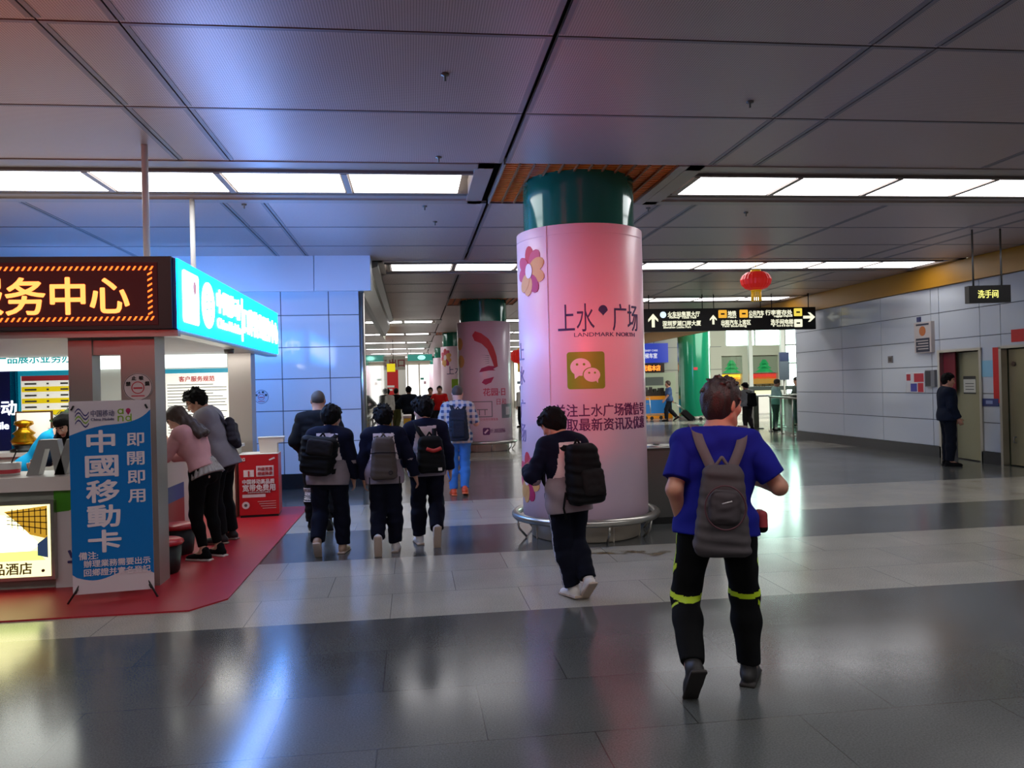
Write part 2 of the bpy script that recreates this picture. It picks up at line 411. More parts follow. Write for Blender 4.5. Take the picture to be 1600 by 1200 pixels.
# service doorway recess with steel door, second doorway lined in steel
KHAKI = mat('khaki steel door', '#8a8668', 0.42, 0.35, noise=0.06, nscale=2)
MARB = mat('polished green lining', '#6f7c68', 0.12, 0.3, noise=0.35, nscale=2.5)
bm = nb()
bm_box(bm, 10.6, 11.3, 14.64, 14.7, 0, 2.2); bm_box(bm, 10.6, 11.3, 13.44, 13.5, 0, 2.2); bm_box(bm, 11.3, 11.36, 13.44, 14.7, 0, 2.2); bm_box(bm, 10.6, 11.36, 13.44, 14.7, 2.12, 2.2)
tag(obj('wall_niche', bm, mat('niche plaster', '#9a938a', 0.6)), 'recess behind the khaki door', 'wall', kind='structure')
bm = nb()
bm_box(bm, 10.6, 12.2, 12.98, 13.02, 0, 2.2); bm_box(bm, 10.6, 12.2, 11.6, 11.7, 0, 2.2); bm_box(bm, 12.2, 12.26, 11.6, 13.02, 0, 2.2); bm_box(bm, 10.6, 12.26, 11.6, 13.02, 2.12, 2.2)
tag(obj('wall_passage', bm, MARB), 'polished lining of the second doorway', 'wall', kind='structure')
bm = nb(); bm_box(bm, 10.46, 10.56, 13.46, 14.68, 2.1, 2.15); bm_box(bm, 10.47, 10.56, 14.62, 14.68, 0, 2.12); bm_box(bm, 10.47, 10.56, 13.46, 13.52, 0, 2.12)
bm_box(bm, 10.46, 10.56, 11.66, 13.0, 2.1, 2.15); bm_box(bm, 10.46, 10.58, 12.94, 13.0, 0, 2.12)
struct('trim_2', bm, STEEL, 'steel door surrounds in the right wall', 'door frame')
d1 = thing('door_1', 'khaki steel service door behind the standing guard', 'door', (10.56, 13.53, 0.02)); d1['kind'] = 'structure'
bm = nb(); bm_box(bm, 0, 0.045, 0, 0.86, 0, 2.06); bevel(bm, 0.004, 1)
R = Matrix.Rotation(rad(-6), 4, 'Z'); bmesh.ops.transform(bm, matrix=R, verts=bm.verts); obj('door_leaf', bm, KHAKI, d1)
bm = nb(); bm_box(bm, -0.008, 0.0, 0.22, 0.6, 1.28, 1.58); bmesh.ops.transform(bm, matrix=R, verts=bm.verts); pp = obj('notice_plate', bm, mat('notice grey', '#b9b7a8', 0.5), d1)
bm = nb()
bm_box(bm, -0.012, -0.008, 0.22, 0.6, 1.54, 1.6); bm_box(bm, -0.012, -0.008, 0.22, 0.6, 1.26, 1.285)
for i in range(3): bm_box(bm, -0.012, -0.008, 0.27, 0.54, 1.34 + 0.055 * i, 1.352 + 0.055 * i)
bmesh.ops.transform(bm, matrix=R, verts=bm.verts); obj('notice_lines', bm, BLACK, d1)
d2 = thing('door_2', 'khaki steel double door closing the second doorway at the frame edge', 'door', (10.6, 12.93, 0.02)); d2['kind'] = 'structure'
KHG = mat('khaki polished steel', '#a39a78', 0.2, 0.6, noise=0.1, nscale=2)
for y0, y1 in ((-0.6, -0.0), (-1.21, -0.61)):
    bm = nb(); bm_box(bm, 0, 0.045, y0, y1, 0, 2.06); bevel(bm, 0.004, 1); lf = obj('door_leaf', bm, KHG, d2)
    yc = y0 + 0.47 if y0 > -0.7 else y0 + 0.13
    bm = nb(); bm_tube(bm, [(0, yc, 1.8), (-0.02, yc, 1.8)], 0.045, 16); obj('door_plate', bm, mat('brown plate', '#4a3626', 0.4), d2)
    bm = nb(); bm_tube(bm, [(0, yc, 0.4), (-0.04, yc, 0.4), (-0.04, yc, 0.5), (0, yc, 0.5)], 0.012, 8); obj('floor_bolt', bm, DSTEEL, d2)

# left wall block: facing wall with bulkhead, glossy side wall along the corridor
spans = []
xs = [-0.87, -1.38, -2.17, -3.7, -5.2, -6.7, -8.2, -10]
for b, a in zip(xs, xs[1:]):
    for z0, z1 in zip(ZS, ZS[1:]): spans.append((a, b, z0 + 0.03, z1 + 0.03))
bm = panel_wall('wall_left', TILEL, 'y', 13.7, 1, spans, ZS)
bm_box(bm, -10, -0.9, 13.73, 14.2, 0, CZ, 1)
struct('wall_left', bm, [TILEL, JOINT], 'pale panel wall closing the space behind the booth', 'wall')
bm = nb(); bm_box(bm, -10, -0.87, 13.67, 13.78, 0, 0.25)
struct('baseboard_left', bm, SKIRT, 'dark skirting under the pale left wall', 'baseboard')
bm = nb()
for a, b in ((-10, -6.2), (-6.19, -3.4), (-3.39, -1.55), (-1.54, -0.64)):
    bm_prism(bm, [(13.12, 3.27), (13.2, 3.27), (13.75, 3.34), (13.75, CZ), (13.16, CZ)], a, b, axis='x')
struct('trim_3', bm, mat('bulkhead enamel', '#dfe4f0', 0.3), 'pale bulkhead jutting out above the left wall', 'bulkhead')
GLOSS = mat('polished side wall', '#a4a398', 0.04, 0.35)
bm = nb()
for a, b in ((13.8, 16.2), (16.21, 19), (19.01, 22), (22.01, 25), (25.01, 28.0)): bm_box(bm, -1.0, -0.87, a, b, 0.2, 3.3)
struct('wall_side', bm, GLOSS, 'polished side wall reflecting the corridor', 'wall')
bm = nb(); bm_box(bm, -1.0, -0.85, 13.79, 28, 0, 0.2)
struct('baseboard_side', bm, SKIRT, 'dark skirting of the corridor side wall', 'baseboard')
bm = nb()
bm_prism(bm, [(-1.0, 3.3), (-0.8, 3.3), (-0.66, 3.55), (-0.66, CZ), (-1.0, CZ)], 13.76, 25.0, axis='y')
bm_prism(bm, [(-0.66, 3.72), (-0.54, 3.76), (-0.54, CZ), (-0.66, CZ)], 13.76, 25.0, axis='y')
struct('trim_4', bm, mat('duct casing', '#8d8a7f', 0.35, 0.2), 'stepped duct casing along the corridor ceiling', 'casing')
bm = nb(); bm_lathe(bm, [(0.0, 0), (0.05, 0), (0.05, 3.3), (0, 3.3)], 24, -0.83, 13.75)
tag(obj('steel_post', bm, STEEL), 'polished steel round post at the end of the left wall', 'post')

# shell that closes the space: behind the camera, far left, far ends
SHELL = mat('shell plaster', '#8b8a86', 0.6)
struct('wall_back', (lambda b: (bm_box(b, -10, 10.6, -8.1, -8, 0, 4.2), b)[-1])(nb()), SHELL, 'wall behind the photographer', 'wall')
struct('wall_far_left', (lambda b: (bm_box(b, -10.1, -10, -8, 14, 0, 4.2), b)[-1])(nb()), SHELL, 'wall beyond the booth', 'wall')
struct('wall_corridor', (lambda b: (bm_box(b, -4.1, -4, 28, 60, 0, 4.2), bm_box(b, -4, -0.9, 28.0, 28.1, 0, 4.2), b)[-1])(nb()), mat('cream plaster', '#cfcab8', 0.5), 'cream wall of the far corridor', 'wall')
# ------------------------------------------------------------------ columns
GREEN = mat('green enamel', '#0f6a58', 0.12, 0.1, coat=0.5); GREEN2 = mat('bright green enamel', '#0f7f5c', 0.15, 0.1, coat=0.5)
PINK = mat('pale pink print', '#e6cadb', 0.34, coat=0.06); PINK2 = mat('pale lilac print', '#dcc0d0', 0.3, coat=0.2)
PURPLE = mat('plum ink', '#5a1f5c', 0.5); NAVYINK = mat('blue violet ink', '#33306b', 0.5); MAGENTA = mat('magenta ink', '#b01f5a', 0.5)
ROSE = mat('rose ink', '#c74a68', 0.5); AMBER = mat('amber ink', '#d9a25e', 0.5); REDINK = mat('red ink', '#c4323e', 0.5); GREYINK = mat('grey ink', '#6d6a72', 0.5)
LOGOG = mat('logo green', '#7fa51e', 0.4); WHITEINK = mat('white ink', '#ecdfe4', 0.5)
COLX = 1.87
def column(cy, label, rows=True, det=True, mp=PINK):
    t = thing('clad_column', label, 'column', (COLX, cy, 0), 0, 'row of green columns wrapped in pink posters')
    n = 72 if cy < 15 else 40
    bm = nb(); bm_lathe(bm, [(0.61, 3.2), (0.61, 4.16)], n); obj('shaft', bm, GREEN, t)
    bm = nb(); bm_lathe(bm, [(0.55, 3.28), (0.685, 3.3), (0.69, 3.296), (0.69, 0.245), (0.68, 0.24), (0.55, 0.24)], n); obj('cladding', bm, mp, t)
    bm = nb(); bm_lathe(bm, [(0.6, 0.26), (0.6, 0.012), (0.57, 0.0)], n)
    for k in range(8):
        a = 2 * PI * k / 8 + 0.28
        bm_box(bm, -0.006, 0.006, -0.606, -0.59, 0.0, 0.25, 0, Matrix.Rotation(a, 4, 'Z'))
    obj('base_drum', bm, mat('drum steel', '#c9bca8', 0.35, 0.25), t)
    bm = nb(); bm_tube(bm, [(0.775 * math.cos(2 * PI * k / n), 0.775 * math.sin(2 * PI * k / n), 0.235) for k in range(n)], 0.042, 12, closed=True)
    obj('bumper_rail', bm, STEEL, t)
    for k in range(8):
        a = 2 * PI * k / 8 + 0.1
        bm = nb(); c, s = math.cos(a), math.sin(a)
        bm_tube(bm, [(0.775 * c, 0.775 * s, 0.21), (0.76 * c, 0.76 * s, 0.1), (0.68 * c, 0.68 * s, 0.01)], 0.013, 8); obj('rail_leg', bm, STEEL, t)
    return t
def wobj(name, bm, t, z, a_deg, m, R=0.692):
    return obj(name, wrap(bm, 0, 0, R, z, rad(a_deg)), m, t, recalc=False)
def wtext(name, s, size, z, a, m, t, **kw):
    kw.setdefault('extrude', 0.003)
    return wobj(name, text_bm(s, size, **kw), t, z, a, m)
A0 = -12.3        # angle of the side that faces the concourse
def flower(t, z, a, k=1.0):
    bm = nb()
    pet = [(90, 1), (50, 0), (20, 2), (-20, 2), (-60, 3), (-100, 2), (150, 0), (190, 0), (230, 2)]
    for i, (d, mi) in enumerate(pet):
        d = rad(d); cx, cz = 0.17 * k * math.cos(d), 0.22 * k * math.sin(d)
        pts = []
        for j in range(14):
            q = 2 * PI * j / 14; u, v = 0.15 * k * math.cos(q), 0.1 * k * math.sin(q)
            pts.append((cx + u * math.cos(d) - v * math.sin(d), cz + u * math.sin(d) + v * math.cos(d)))
        bm_prism(bm, pts, -0.002 - 0.0008 * i, 0.004, mi)
    bm_disc(bm, 0, 0, 0.08 * k, 0.11 * k, -0.012, 0.004, 16, 4)
    o = wobj('flower_print', bm, t, z, a, [ROSE, REDINK, AMBER, MAGENTA, WHITEINK]); return o

c1 = column(8.6, 'big green column wrapped in pink poster with green chat logo, nearest of the row')
bm = nb(); bm_box(bm, -0.004, 0.004, -0.004, 0.004, -1.52, 1.52); wobj('poster_seam', bm, c1, 1.77, A0 - 29, PINK2)
bm = nb(); bm_box(bm, -1.0, 1.0, -0.001, 0.001, -0.002, 0.002); wobj('poster_seam', bm, c1, 3.2, A0 - 10, PINK2)
flower(c1, 2.86, A0 - 50, 0.72); flower(c1, 0.66, A0 - 62, 0.75)
wtext('lettering', '上水', 0.29, 2.33, A0 - 4, NAVYINK, c1, width=0.38)
wtext('lettering', '广场', 0.28, 2.33, A0 + 44, NAVYINK, c1, width=0.38)
bm = nb()
bm_prism(bm, [(0.05 * math.sin(2 * PI * i / 20) * (1 if math.cos(2 * PI * i / 20) > 0 else 1 + math.cos(2 * PI * i / 20)), 0.055 * math.cos(2 * PI * i / 20)) for i in range(20)], -0.003, 0.003)
wobj('drop_mark', bm, c1, 2.4, A0 + 19.5, NAVYINK)
wtext('lettering', 'LANDMARK NORTH', 0.055, 2.155, A0 + 24, NAVYINK, c1, width=0.72)
bm = nb(); bm_prism(bm, rrect(-0.195, 0.195, -0.19, 0.19, 0.03), -0.003, 0.003); wobj('logo_square', bm, c1, 1.79, A0 + 3.5, LOGOG)
bm = nb(); bm_disc(bm, -0.055, 0.035, 0.105, 0.09, -0.007, 0.0, 30, 0)
bm_prism(bm, [(-0.12, -0.03), (-0.115, -0.085), (-0.06, -0.045)], -0.007, 0, 0)
bm_disc(bm, 0.055, -0.045, 0.092, 0.078, -0.0085, 0.0, 30, 1); bm_disc(bm, 0.058, -0.047, 0.084, 0.072, -0.0105, 0.0, 30, 0)
bm_prism(bm, [(0.09, -0.1), (0.118, -0.132), (0.122, -0.085)], -0.0105, 0, 0)
for x, z in ((-0.09, 0.062), (-0.02, 0.062)): bm_disc(bm, x, z, 0.013, 0.013, -0.0095, 0, 12, 1)
for x, z in ((0.03, -0.026), (0.088, -0.026)): bm_disc(bm, x, z, 0.011, 0.011, -0.0125, 0, 12, 1)
wobj('speech_bubbles', bm, c1, 1.79, A0 + 3.5, [WHITEINK, LOGOG])
wtext('lettering', '关注上水广场微信号', 0.128, 1.38, A0 + 22, PURPLE, c1, bold=0.012, width=1.12)
wtext('lettering', '获取最新资讯及优惠', 0.128, 1.235, A0 + 22, PURPLE, c1, bold=0.012, width=1.12)
for i, ch in enumerate('上水广场'):
    wtext('lettering', ch, 0.2, 2.02 - 0.26 * i - (0.1 if i > 1 else 0), A0 - 71, mat('faint violet ink', '#8a7aa6', 0.5), c1)

c2 = column(20.49, 'second green column, its poster showing a red feather-like design', mp=PINK2)
bm = nb()
bm_prism(bm, [(-0.32, 0.52), (-0.24, 0.62), (-0.08, 0.56), (0.1, 0.42), (0.22, 0.22), (0.3, -0.02), (0.33, -0.28), (0.24, -0.32), (0.16, -0.08), (0.06, 0.16), (-0.08, 0.3), (-0.26, 0.38)], -0.003, 0.003, 0)
bm_prism(bm, [(-0.16, -0.42), (-0.1, -0.32), (0.08, -0.26), (0.33, -0.28), (0.2, -0.34), (0.26, -0.38), (0.1, -0.38)], -0.003, 0.003, 1)
bm_prism(bm, [(-0.1, -0.68), (-0.04, -0.6), (0.22, -0.54), (0.14, -0.68), (0.0, -0.74)], -0.003, 0.003, 1)
for i in range(5): bm_prism(bm, [(-0.12 + 0.02 * i, 0.02 - 0.06 * i), (0.1, 0.0 - 0.045 * i), (0.1, -0.012 - 0.045 * i)], -0.003, 0.003, 2)
wobj('feather_print', bm, c2, 2.43, A0 + 9, [REDINK, MAGENTA, GREYINK])
wtext('lettering', '花园·日', 0.19, 1.51, A0 + 29, ROSE, c2, bold=0.02)
wtext('lettering', '日和', 0.16, 1.26, A0 + 44, ROSE, c2)
bm = nb()
for (x0, x1, z0, z1) in ((-0.28, 0.24, 0.18, 0.2), (-0.28, 0.24, -0.2, -0.18), (-0.28, -0.26, -0.2, 0.2), (0.22, 0.24, -0.2, 0.2), (-0.16, 0.12, -0.02, 0.0), (-0.1, -0.08, -0.15, 0.0), (0.04, 0.06, -0.15, 0.0)):
    bm_box(bm, x0, x1, -0.002, 0.003, z0, z1)
wobj('frame_print', bm, c2, 0.98 + 0.1, A0 + 2, GREYINK)
bm = nb(); bm_box(bm, -0.22, 0.22, -0.002, 0.003, -0.18, 0.18); bm_box(bm, -0.08, 0.1, -0.003, 0.003, -0.1, 0.1, 1); wobj('photo_print', bm, c2, 1.02, A0 + 62, [GREYINK, mat('pale ink', '#b9aeb4', 0.5)])
wtext('lettering', '自然之处在日常生活', 0.06, 0.82, A0 + 10, ROSE, c2)
bm = nb(); bm_prism(bm, rrect(-0.09, 0.09, -0.09, 0.09, 0.03), -0.003, 0.003); bm_prism(bm, [(-0.06, -0.03), (-0.03, -0.06), (0.06, 0.03), (0.03, 0.06)], -0.005, 0, 1); wobj('logo_square', bm, c2, 0.52, A0 + 8, [PURPLE, PINK2])
wtext('lettering', '新湖国际', 0.11, 0.53, A0 + 33, PURPLE, c2)
for i, z in enumerate((2.75, 2.3)):
    bm = nb(); bm_disc(bm, 0, 0, 0.14, 0.16, -0.003, 0.003); wobj('petal_print', bm, c2, z, A0 - 56 + 4 * i, AMBER)
c3 = column(32.39, 'third green column of the row, pink clad with an orange flower')
flower(c3, 2.85, A0 - 38)
bm = nb(); bm_prism(bm, rrect(-0.2, 0.2, -0.19, 0.19, 0.03), -0.003, 0.003); wobj('logo_square', bm, c3, 1.79, A0 + 3, LOGOG)
wtext('lettering', '上水', 0.34, 2.33, A0 - 2.5, NAVYINK, c3)
c4 = column(44.29, 'fourth green column, small pink clad one behind the third')
c5 = column(56.19, 'farthest pink clad column at the end of the row')

# steel litter bin behind the near column
t = thing('litter_bin', 'grey steel litter bin with two round openings beside the column', 'bin', (3.13, 9.2, 0), 0)
bm = nb(); bm_box(bm, -0.45, 0.45, -0.3, 0.3, 0.08, 0.86); bevel(bm, 0.012); obj('body', bm, mat('bin steel', '#6b6a66', 0.35, 0.7), t)
bm = nb(); bm_box(bm, -0.44, 0.44, -0.29, 0.29, 0.0, 0.08); obj('plinth', bm, BLACK, t)
bm = nb(); bm_box(bm, -0.46, 0.46, -0.31, 0.31, 0.855, 0.885); bevel(bm, 0.006); obj('top_plate', bm, mat('bin top', '#56554f', 0.3, 0.8), t)
for x in (-0.24, 0.2):
    bm = nb(); bm_lathe(bm, [(0.11, 0.885), (0.135, 0.9), (0.15, 0.892), (0.15, 0.885)], 28, x, 0.0); bm_lathe(bm, [(0, 0.887), (0.11, 0.887)], 28, x, 0.0, mi=1); obj('opening_ring', bm, [STEEL, mat('ash tray', '#e2e0da', 0.25, 0.6)], t)
# brown stain on the floor in front of the column
bm = nb()
for (cx, cy, rx, ry) in ((1.98, 7.52, 0.16, 0.1), (2.2, 7.42, 0.22, 0.13), (1.75, 7.55, 0.1, 0.06)):
    vs = [bm.verts.new((cx + rx * (1 + 0.2 * math.sin(3 * q + cx * 9)) * math.cos(q), cy + ry * (1 + 0.25 * math.sin(4 * q)) * math.sin(q), 0.0015)) for q in [2 * PI * i / 26 for i in range(26)]]
    bm.faces.new(vs)
ms = mat('rust stain', '#6b5428', 0.5); nt = ms.node_tree
b = nt.nodes['Principled BSDF']; tc = nt.nodes.new('ShaderNodeTexCoord'); nz = nt.nodes.new('ShaderNodeTexNoise'); nz.inputs['Scale'].default_value = 7
mr = nt.nodes.new('ShaderNodeMapRange'); mr.inputs['From Min'].default_value = 0.42; mr.inputs['From Max'].default_value = 0.68; mr.inputs['To Max'].default_value = 0.75
nt.links.new(tc.outputs['Object'], nz.inputs['Vector']); nt.links.new(nz.outputs['Fac'], mr.inputs['Value']); nt.links.new(mr.outputs[0], b.inputs['Alpha'])
tag(obj('floor_stain', bm, ms), 'brown rusty stain on the pale floor before the column', 'stain')

# ------------------------------------------------------------------ service booth
BX = -1.93; BY0, BY1 = 6.9, 11.87
POSTM = mat('booth post', '#9a918c', 0.3, 0.55); WARM = mat('booth white', '#d9d5cf', 0.35); BOOTHC = mat('booth ceiling', '#c9c7c2', 0.5)
bm = nb(); bm_box(bm, -9.5, -1.7, 6.26, 11.55, 0.0, 0.012)
for v in bm.verts:
    if v.co.x > -2 and v.co.y < 7: v.co.x = -1.72
cv = [v for v in bm.verts if v.co.x > -2]
bm.free(); bm = nb()
bm_prism(bm, [(-9.5, 6.26), (-1.72, 6.26), (-1.5, 6.55), (-1.5, 11.55), (-9.5, 11.55)], 0.0, 0.012, axis='z')
tag(obj('floor_mat', bm, mat('red carpet', '#a51626', 0.42, noise=0.08, nscale=6)), 'red floor covering with a cut corner under the service booth', 'floor mat')
booth = thing('service_booth', 'service booth with grey posts and white canopy on the red floor', 'booth', (-3.9, 9.4, 0))
def bp(name, m, x0, x1, y0, y1, z0, z1, bev=0.0):
    bm = nb(); bm_box(bm, x0 + 3.9, x1 + 3.9, y0 - 9.4, y1 - 9.4, z0, z1)
    if bev: bevel(bm, bev)
    return obj(name, bm, m, booth)
bp('canopy', BOOTHC, -6.4, BX - 0.1, BY0 + 0.1, BY1, 2.2, 2.78)
bp('canopy_edge', POSTM, -6.4, BX - 0.02, BY0 + 0.06, BY0 + 0.14, 2.14, 2.2); bp('canopy_edge', STEEL, BX - 0.16, BX - 0.02, BY0 + 0.14, BY1, 2.16, 2.2)
for (x0, x1, y0, y1) in ((-2.89, -2.70, 7.12, 7.3), (-2.47, -2.19, 7.12, 7.4), (-2.55, -2.24, 11.45, 11.75), (-6.2, -5.95, 7.12, 7.4)):
    bp('post', POSTM, x0, x1, y0, y1, 0.012, 2.2, 0.012)
bp('lintel', POSTM, -2.7, -2.47, 7.14, 7.28, 2.0, 2.2)
bp('back_wall', mat('booth back wall', '#b9bbb4', 0.5), -6.4, -2.55, 11.62, 11.72, 0.012, 2.2)
bp('light_band', emis('booth light band', (0.93, 1.0, 0.96), 2.6), -6.4, -2.6, 11.56, 11.62, 2.02, 2.2)
o = text('lettering', '产品展示业务办理', 0.13, (-1.15, 2.14, 2.185), mat('teal letters', '#18a5a5', 0.5, emit=(0.0, 0.55, 0.6), es=0.6), booth, bold=0.02)
for (x, y) in ((-2.29, 7.3), (-2.42, 9.3)):
    bm = nb(); bm_tube(bm, [(x + 3.9, y - 9.4, 2.78), (x + 3.9, y - 9.4, CZ)], 0.028, 14); obj('hanger_rod', bm, mat('rod white', '#ecece6', 0.35, 0.0), booth)
t = thing('spot_light', 'small round down-light under the canopy edge beside the cyan sign', 'light', (-2.12, 9.6, 2.16))
bm = nb(); bm_lathe(bm, [(0.055, 0.0), (0.06, -0.01), (0.05, -0.05), (0.042, -0.05)], 20); obj('housing', bm, DSTEEL, t)
bm = nb(); bm_lathe(bm, [(0.0, -0.045), (0.045, -0.045)], 20); obj('lens', bm, emis('lens', (1, 1, 1), 12), t)

# red running-text board on the front
t = thing('led_board', 'black running-text board with glowing red Chinese characters over the counter', 'sign', (-4.2, BY0, 2.2))
bm = nb(); bm_box(bm, -2.2, 2.23, -0.02, 0.1, 0, 0.6); bevel(bm, 0.008); obj('housing', bm, mat('board housing', '#120a0c', 0.4), t)
bm = nb(); bm_box(bm, -2.15, 2.12, -0.028, -0.02, 0.03, 0.55); obj('screen', bm, mat('dark led screen', '#0c0203', 0.6, emit=(0.9, 0.01, 0.02), es=0.045), t)
LEDM = emis('led glow', (1.0, 0.2, 0.045), 5.5)
for ch, px in (('服', -2.13 - 1.09 - 0.35 + 3.2 - 1.2), ):
    pass
for i, ch in enumerate('服务中心'):
    text('character', ch, 0.3, (0.77 + 0.325 * i, -0.032, 0.275), LEDM, t, bold=0.018)
bm = nb()
n = 60
for i in range(n):
    x = 2.06 - i * 0.045
    for z in (0.085, 0.5):
        bm_prism(bm, [(x, z - 0.016), (x + 0.014, z - 0.016), (x + 0.034, z + 0.016), (x + 0.02, z + 0.016)], -0.034, -0.03)
for i in range(8):
    z = 0.11 + i * 0.047
    bm_prism(bm, [(2.045, z), (2.045, z + 0.014), (2.08, z + 0.034), (2.08, z + 0.02)], -0.034, -0.03)
obj('border', bm, emis('led border', (1.0, 0.13, 0.015), 5), t)

# cyan light-box on the corridor side
t = thing('lightbox_sign', 'glowing cyan light-box sign with white lettering on the booth side', 'sign', (BX, (BY0 + BY1) / 2, 2.2))
HL = (BY1 - BY0) / 2
bm = nb(); bm_box(bm, -0.12, -0.012, -HL + 0.02, HL, 0, 0.59); bevel(bm, 0.006); obj('housing', bm, mat('sign case', '#2b4f9c', 0.35), t)
bm = nb(); bm_box(bm, -0.012, 0, -HL + 0.02, HL, 0.0, 0.59); obj('face', bm, emis('cyan face', (0.0, 0.31, 1.0), 20), t)
WGLOW = emis('white sign glow', (0.42, 0.48, 1.0), 28)
def side(fn): # build facing -Y then turn to face +X
    bm = nb(); fn(bm); bmesh.ops.transform(bm, matrix=Matrix.Rotation(PI / 2, 4, 'Z'), verts=bm.verts); return bm
o = obj('logo_square', side(lambda b: bm_prism(b, rrect(-2.33, -1.83, 0.07, 0.52, 0.04), -0.006, 0)), WGLOW, t)
obj('logo_drop', side(lambda b: bm_disc(b, -1.97, 0.4, 0.05, 0.06, -0.009, 0)), emis('pink glow', (1.0, 0.55, 0.75), 0.9), t)
obj('logo_disc', side(lambda b: bm_disc(b, -1.48, 0.295, 0.23, 0.22, -0.006, 0)), WGLOW, t)
obj('logo_wave', side(lambda b: [bm_prism(b, [(-1.6 + 0.26 * k / 10, 0.29 + dz + 0.03 * math.sin(k / 10 * 2 * PI)) for k in range(11)] + [(-1.6 + 0.26 * k / 10, 0.302 + dz + 0.03 * math.sin(k / 10 * 2 * PI)) for k in range(10, -1, -1)], -0.009, 0) for dz in (-0.07, 0.0, 0.07)]), emis('cyan wave', (0.0, 0.24, 1.0), 10), t)
text('lettering', '中国移动', 0.23, (0.006, -0.62, 0.38), WGLOW, t, rz=PI / 2, bold=0.02, width=1.05)
text('lettering', 'China', 0.13, (0.006, -0.92, 0.16), WGLOW, t, rz=PI / 2, bold=0.015, width=0.44); text('lettering', 'Mobile', 0.13, (0.006, -0.36, 0.16), WGLOW, t, rz=PI / 2, bold=0.015, width=0.54)
obj('divider', side(lambda b: bm_box(b, 0.02, 0.07, -0.006, 0, 0.04, 0.53)), WGLOW, t)
text('lettering', '口岸营业服务中心', 0.3, (0.006, 1.28, 0.29), WGLOW, t, rz=PI / 2, bold=0.025, width=2.3)

# the same light-box on the rear face, mirrored in the wall panels
t = thing('lightbox_sign', 'cyan light-box on the rear of the booth, facing the tiled wall', 'sign', (-4.1, BY1, 2.2), PI)
bm = nb(); bm_box(bm, -2.1, 2.3, 0.012, 0.1, 0, 0.59); bevel(bm, 0.006); obj('housing', bm, mat('sign case', '#2b4f9c', 0.35), t)
bm = nb(); bm_box(bm, -2.1, 2.3, 0, 0.012, 0, 0.59); obj('face', bm, MATS['cyan face'], t)
text('lettering', '中国移动', 0.3, (-1.35, -0.004, 0.3), WGLOW, t, bold=0.02)
text('lettering', '服务中心', 0.36, (1.1, -0.004, 0.3), WGLOW, t, bold=0.02)

# front counter with worktop, cabinet, hotel light-box
t = thing('counter', 'white service counter facing the concourse below the running-text board', 'counter', (-4.4, 7.6, 0))
bm = nb(); bm_box(bm, -1.9, 1.62, -0.4, 0.25, 0.85, 0.97); bevel(bm, 0.008); obj('worktop', bm, WARM, t)
bm = nb(); bm_box(bm, -1.9, 1.5, -0.33, 0.2, 0.012, 0.85); obj('cabinet', bm, mat('counter grey', '#8d8f85', 0.4), t)
bm = nb(); bm_box(bm, 1.32, 1.66, -0.36, -0.33, 0.012, 0.8); obj('front_panel', bm, mat('panel white', '#c9c5c6', 0.4), t)
bm = nb(); bm_prism(bm, [(1.32, 0.85), (1.66, 0.85), (1.66, 0.76), (1.56, 0.73), (1.44, 0.67), (1.32, 0.66)], -0.365, -0.36); obj('green_wave', bm, mat('wave green', '#3f8a12', 0.4), t)
bm = nb()
for k in range(3):
    bm_prism(bm, [(1.5 + 0.1 * j / 6 + 0.02 * k, 0.46 - 0.045 * k + 0.05 * math.sin(j / 6 * PI)) for j in range(7)] + [(1.5 + 0.1 * j / 6 + 0.02 * k, 0.475 - 0.045 * k + 0.05 * math.sin(j / 6 * PI)) for j in range(6, -1, -1)], -0.368, -0.36)
obj('wave_mark', bm, NAVYINK, t)
text('lettering', '业务', 0.15, (1.58, -0.366, 0.29), NAVYINK, t, bold=0.03)
t = thing('lightbox_poster', 'lit advertising panel with a hotel photograph on the counter front', 'light box', (-3.75, 7.25, 0.43))
bm = nb(); bm_box(bm, -0.7, 0.69, -0.07, 0.02, -0.33, 0.34); bevel(bm, 0.008); obj('frame', bm, STEEL, t)
bm = nb(); bm_box(bm, -0.67, 0.66, -0.075, -0.07, -0.3, 0.31); obj('panel', bm, emis('warm panel', (1.0, 0.9, 0.45), 2.4), t)
bm = nb(); bm_prism(bm, [(-0.67, 0.24), (0.3, 0.23), (0.42, 0.14), (0.5, 0.06), (0.58, -0.03), (0.5, -0.08), (-0.67, -0.09)], -0.08, -0.075); obj('bright_room', bm, emis('bright room', (1.0, 0.93, 0.45), 6), t)
bm = nb(); bm_prism(bm, [(0.3, 0.26), (0.64, 0.3), (0.64, 0.02), (0.5, 0.06), (0.42, 0.15)], -0.079, -0.075); obj('amber_shelves', bm, emis('amber shelves', (0.75, 0.4, 0.03), 1.1), t)
bm = nb()
for k in range(7): bm_prism(bm, [(0.36 + 0.045 * k, 0.28), (0.366 + 0.045 * k, 0.28), (0.366 + 0.045 * k, 0.12 - 0.012 * k), (0.36 + 0.045 * k, 0.12 - 0.012 * k)], -0.083, -0.079)
for k in range(4): bm_prism(bm, [(0.32, 0.25 - 0.03 * k), (0.64, 0.27 - 0.055 * k), (0.64, 0.262 - 0.055 * k), (0.32, 0.243 - 0.03 * k)], -0.083, -0.079)
obj('shelf_lines', bm, mat('shelf brown', '#4a2c08', 0.6), t)
bm = nb(); bm_prism(bm, [(0.56, -0.02), (0.64, 0.04), (0.64, -0.14), (0.56, -0.12)], -0.081, -0.075); obj('blue_chair', bm, emis('deep blue', (0.06, 0.13, 0.3), 0.5), t)
bm = nb(); bm_prism(bm, [(-0.67, -0.085), (0.55, -0.08), (0.62, -0.16), (-0.67, -0.16)], -0.0795, -0.075); obj('green_band', bm, emis('lime band', (0.6, 0.9, 0.15), 3), t)
text('lettering', '精品酒店', 0.1, (0.3, -0.08, -0.225), mat('gold brown letters', '#6b5a14', 0.5), t, bold=0.01)
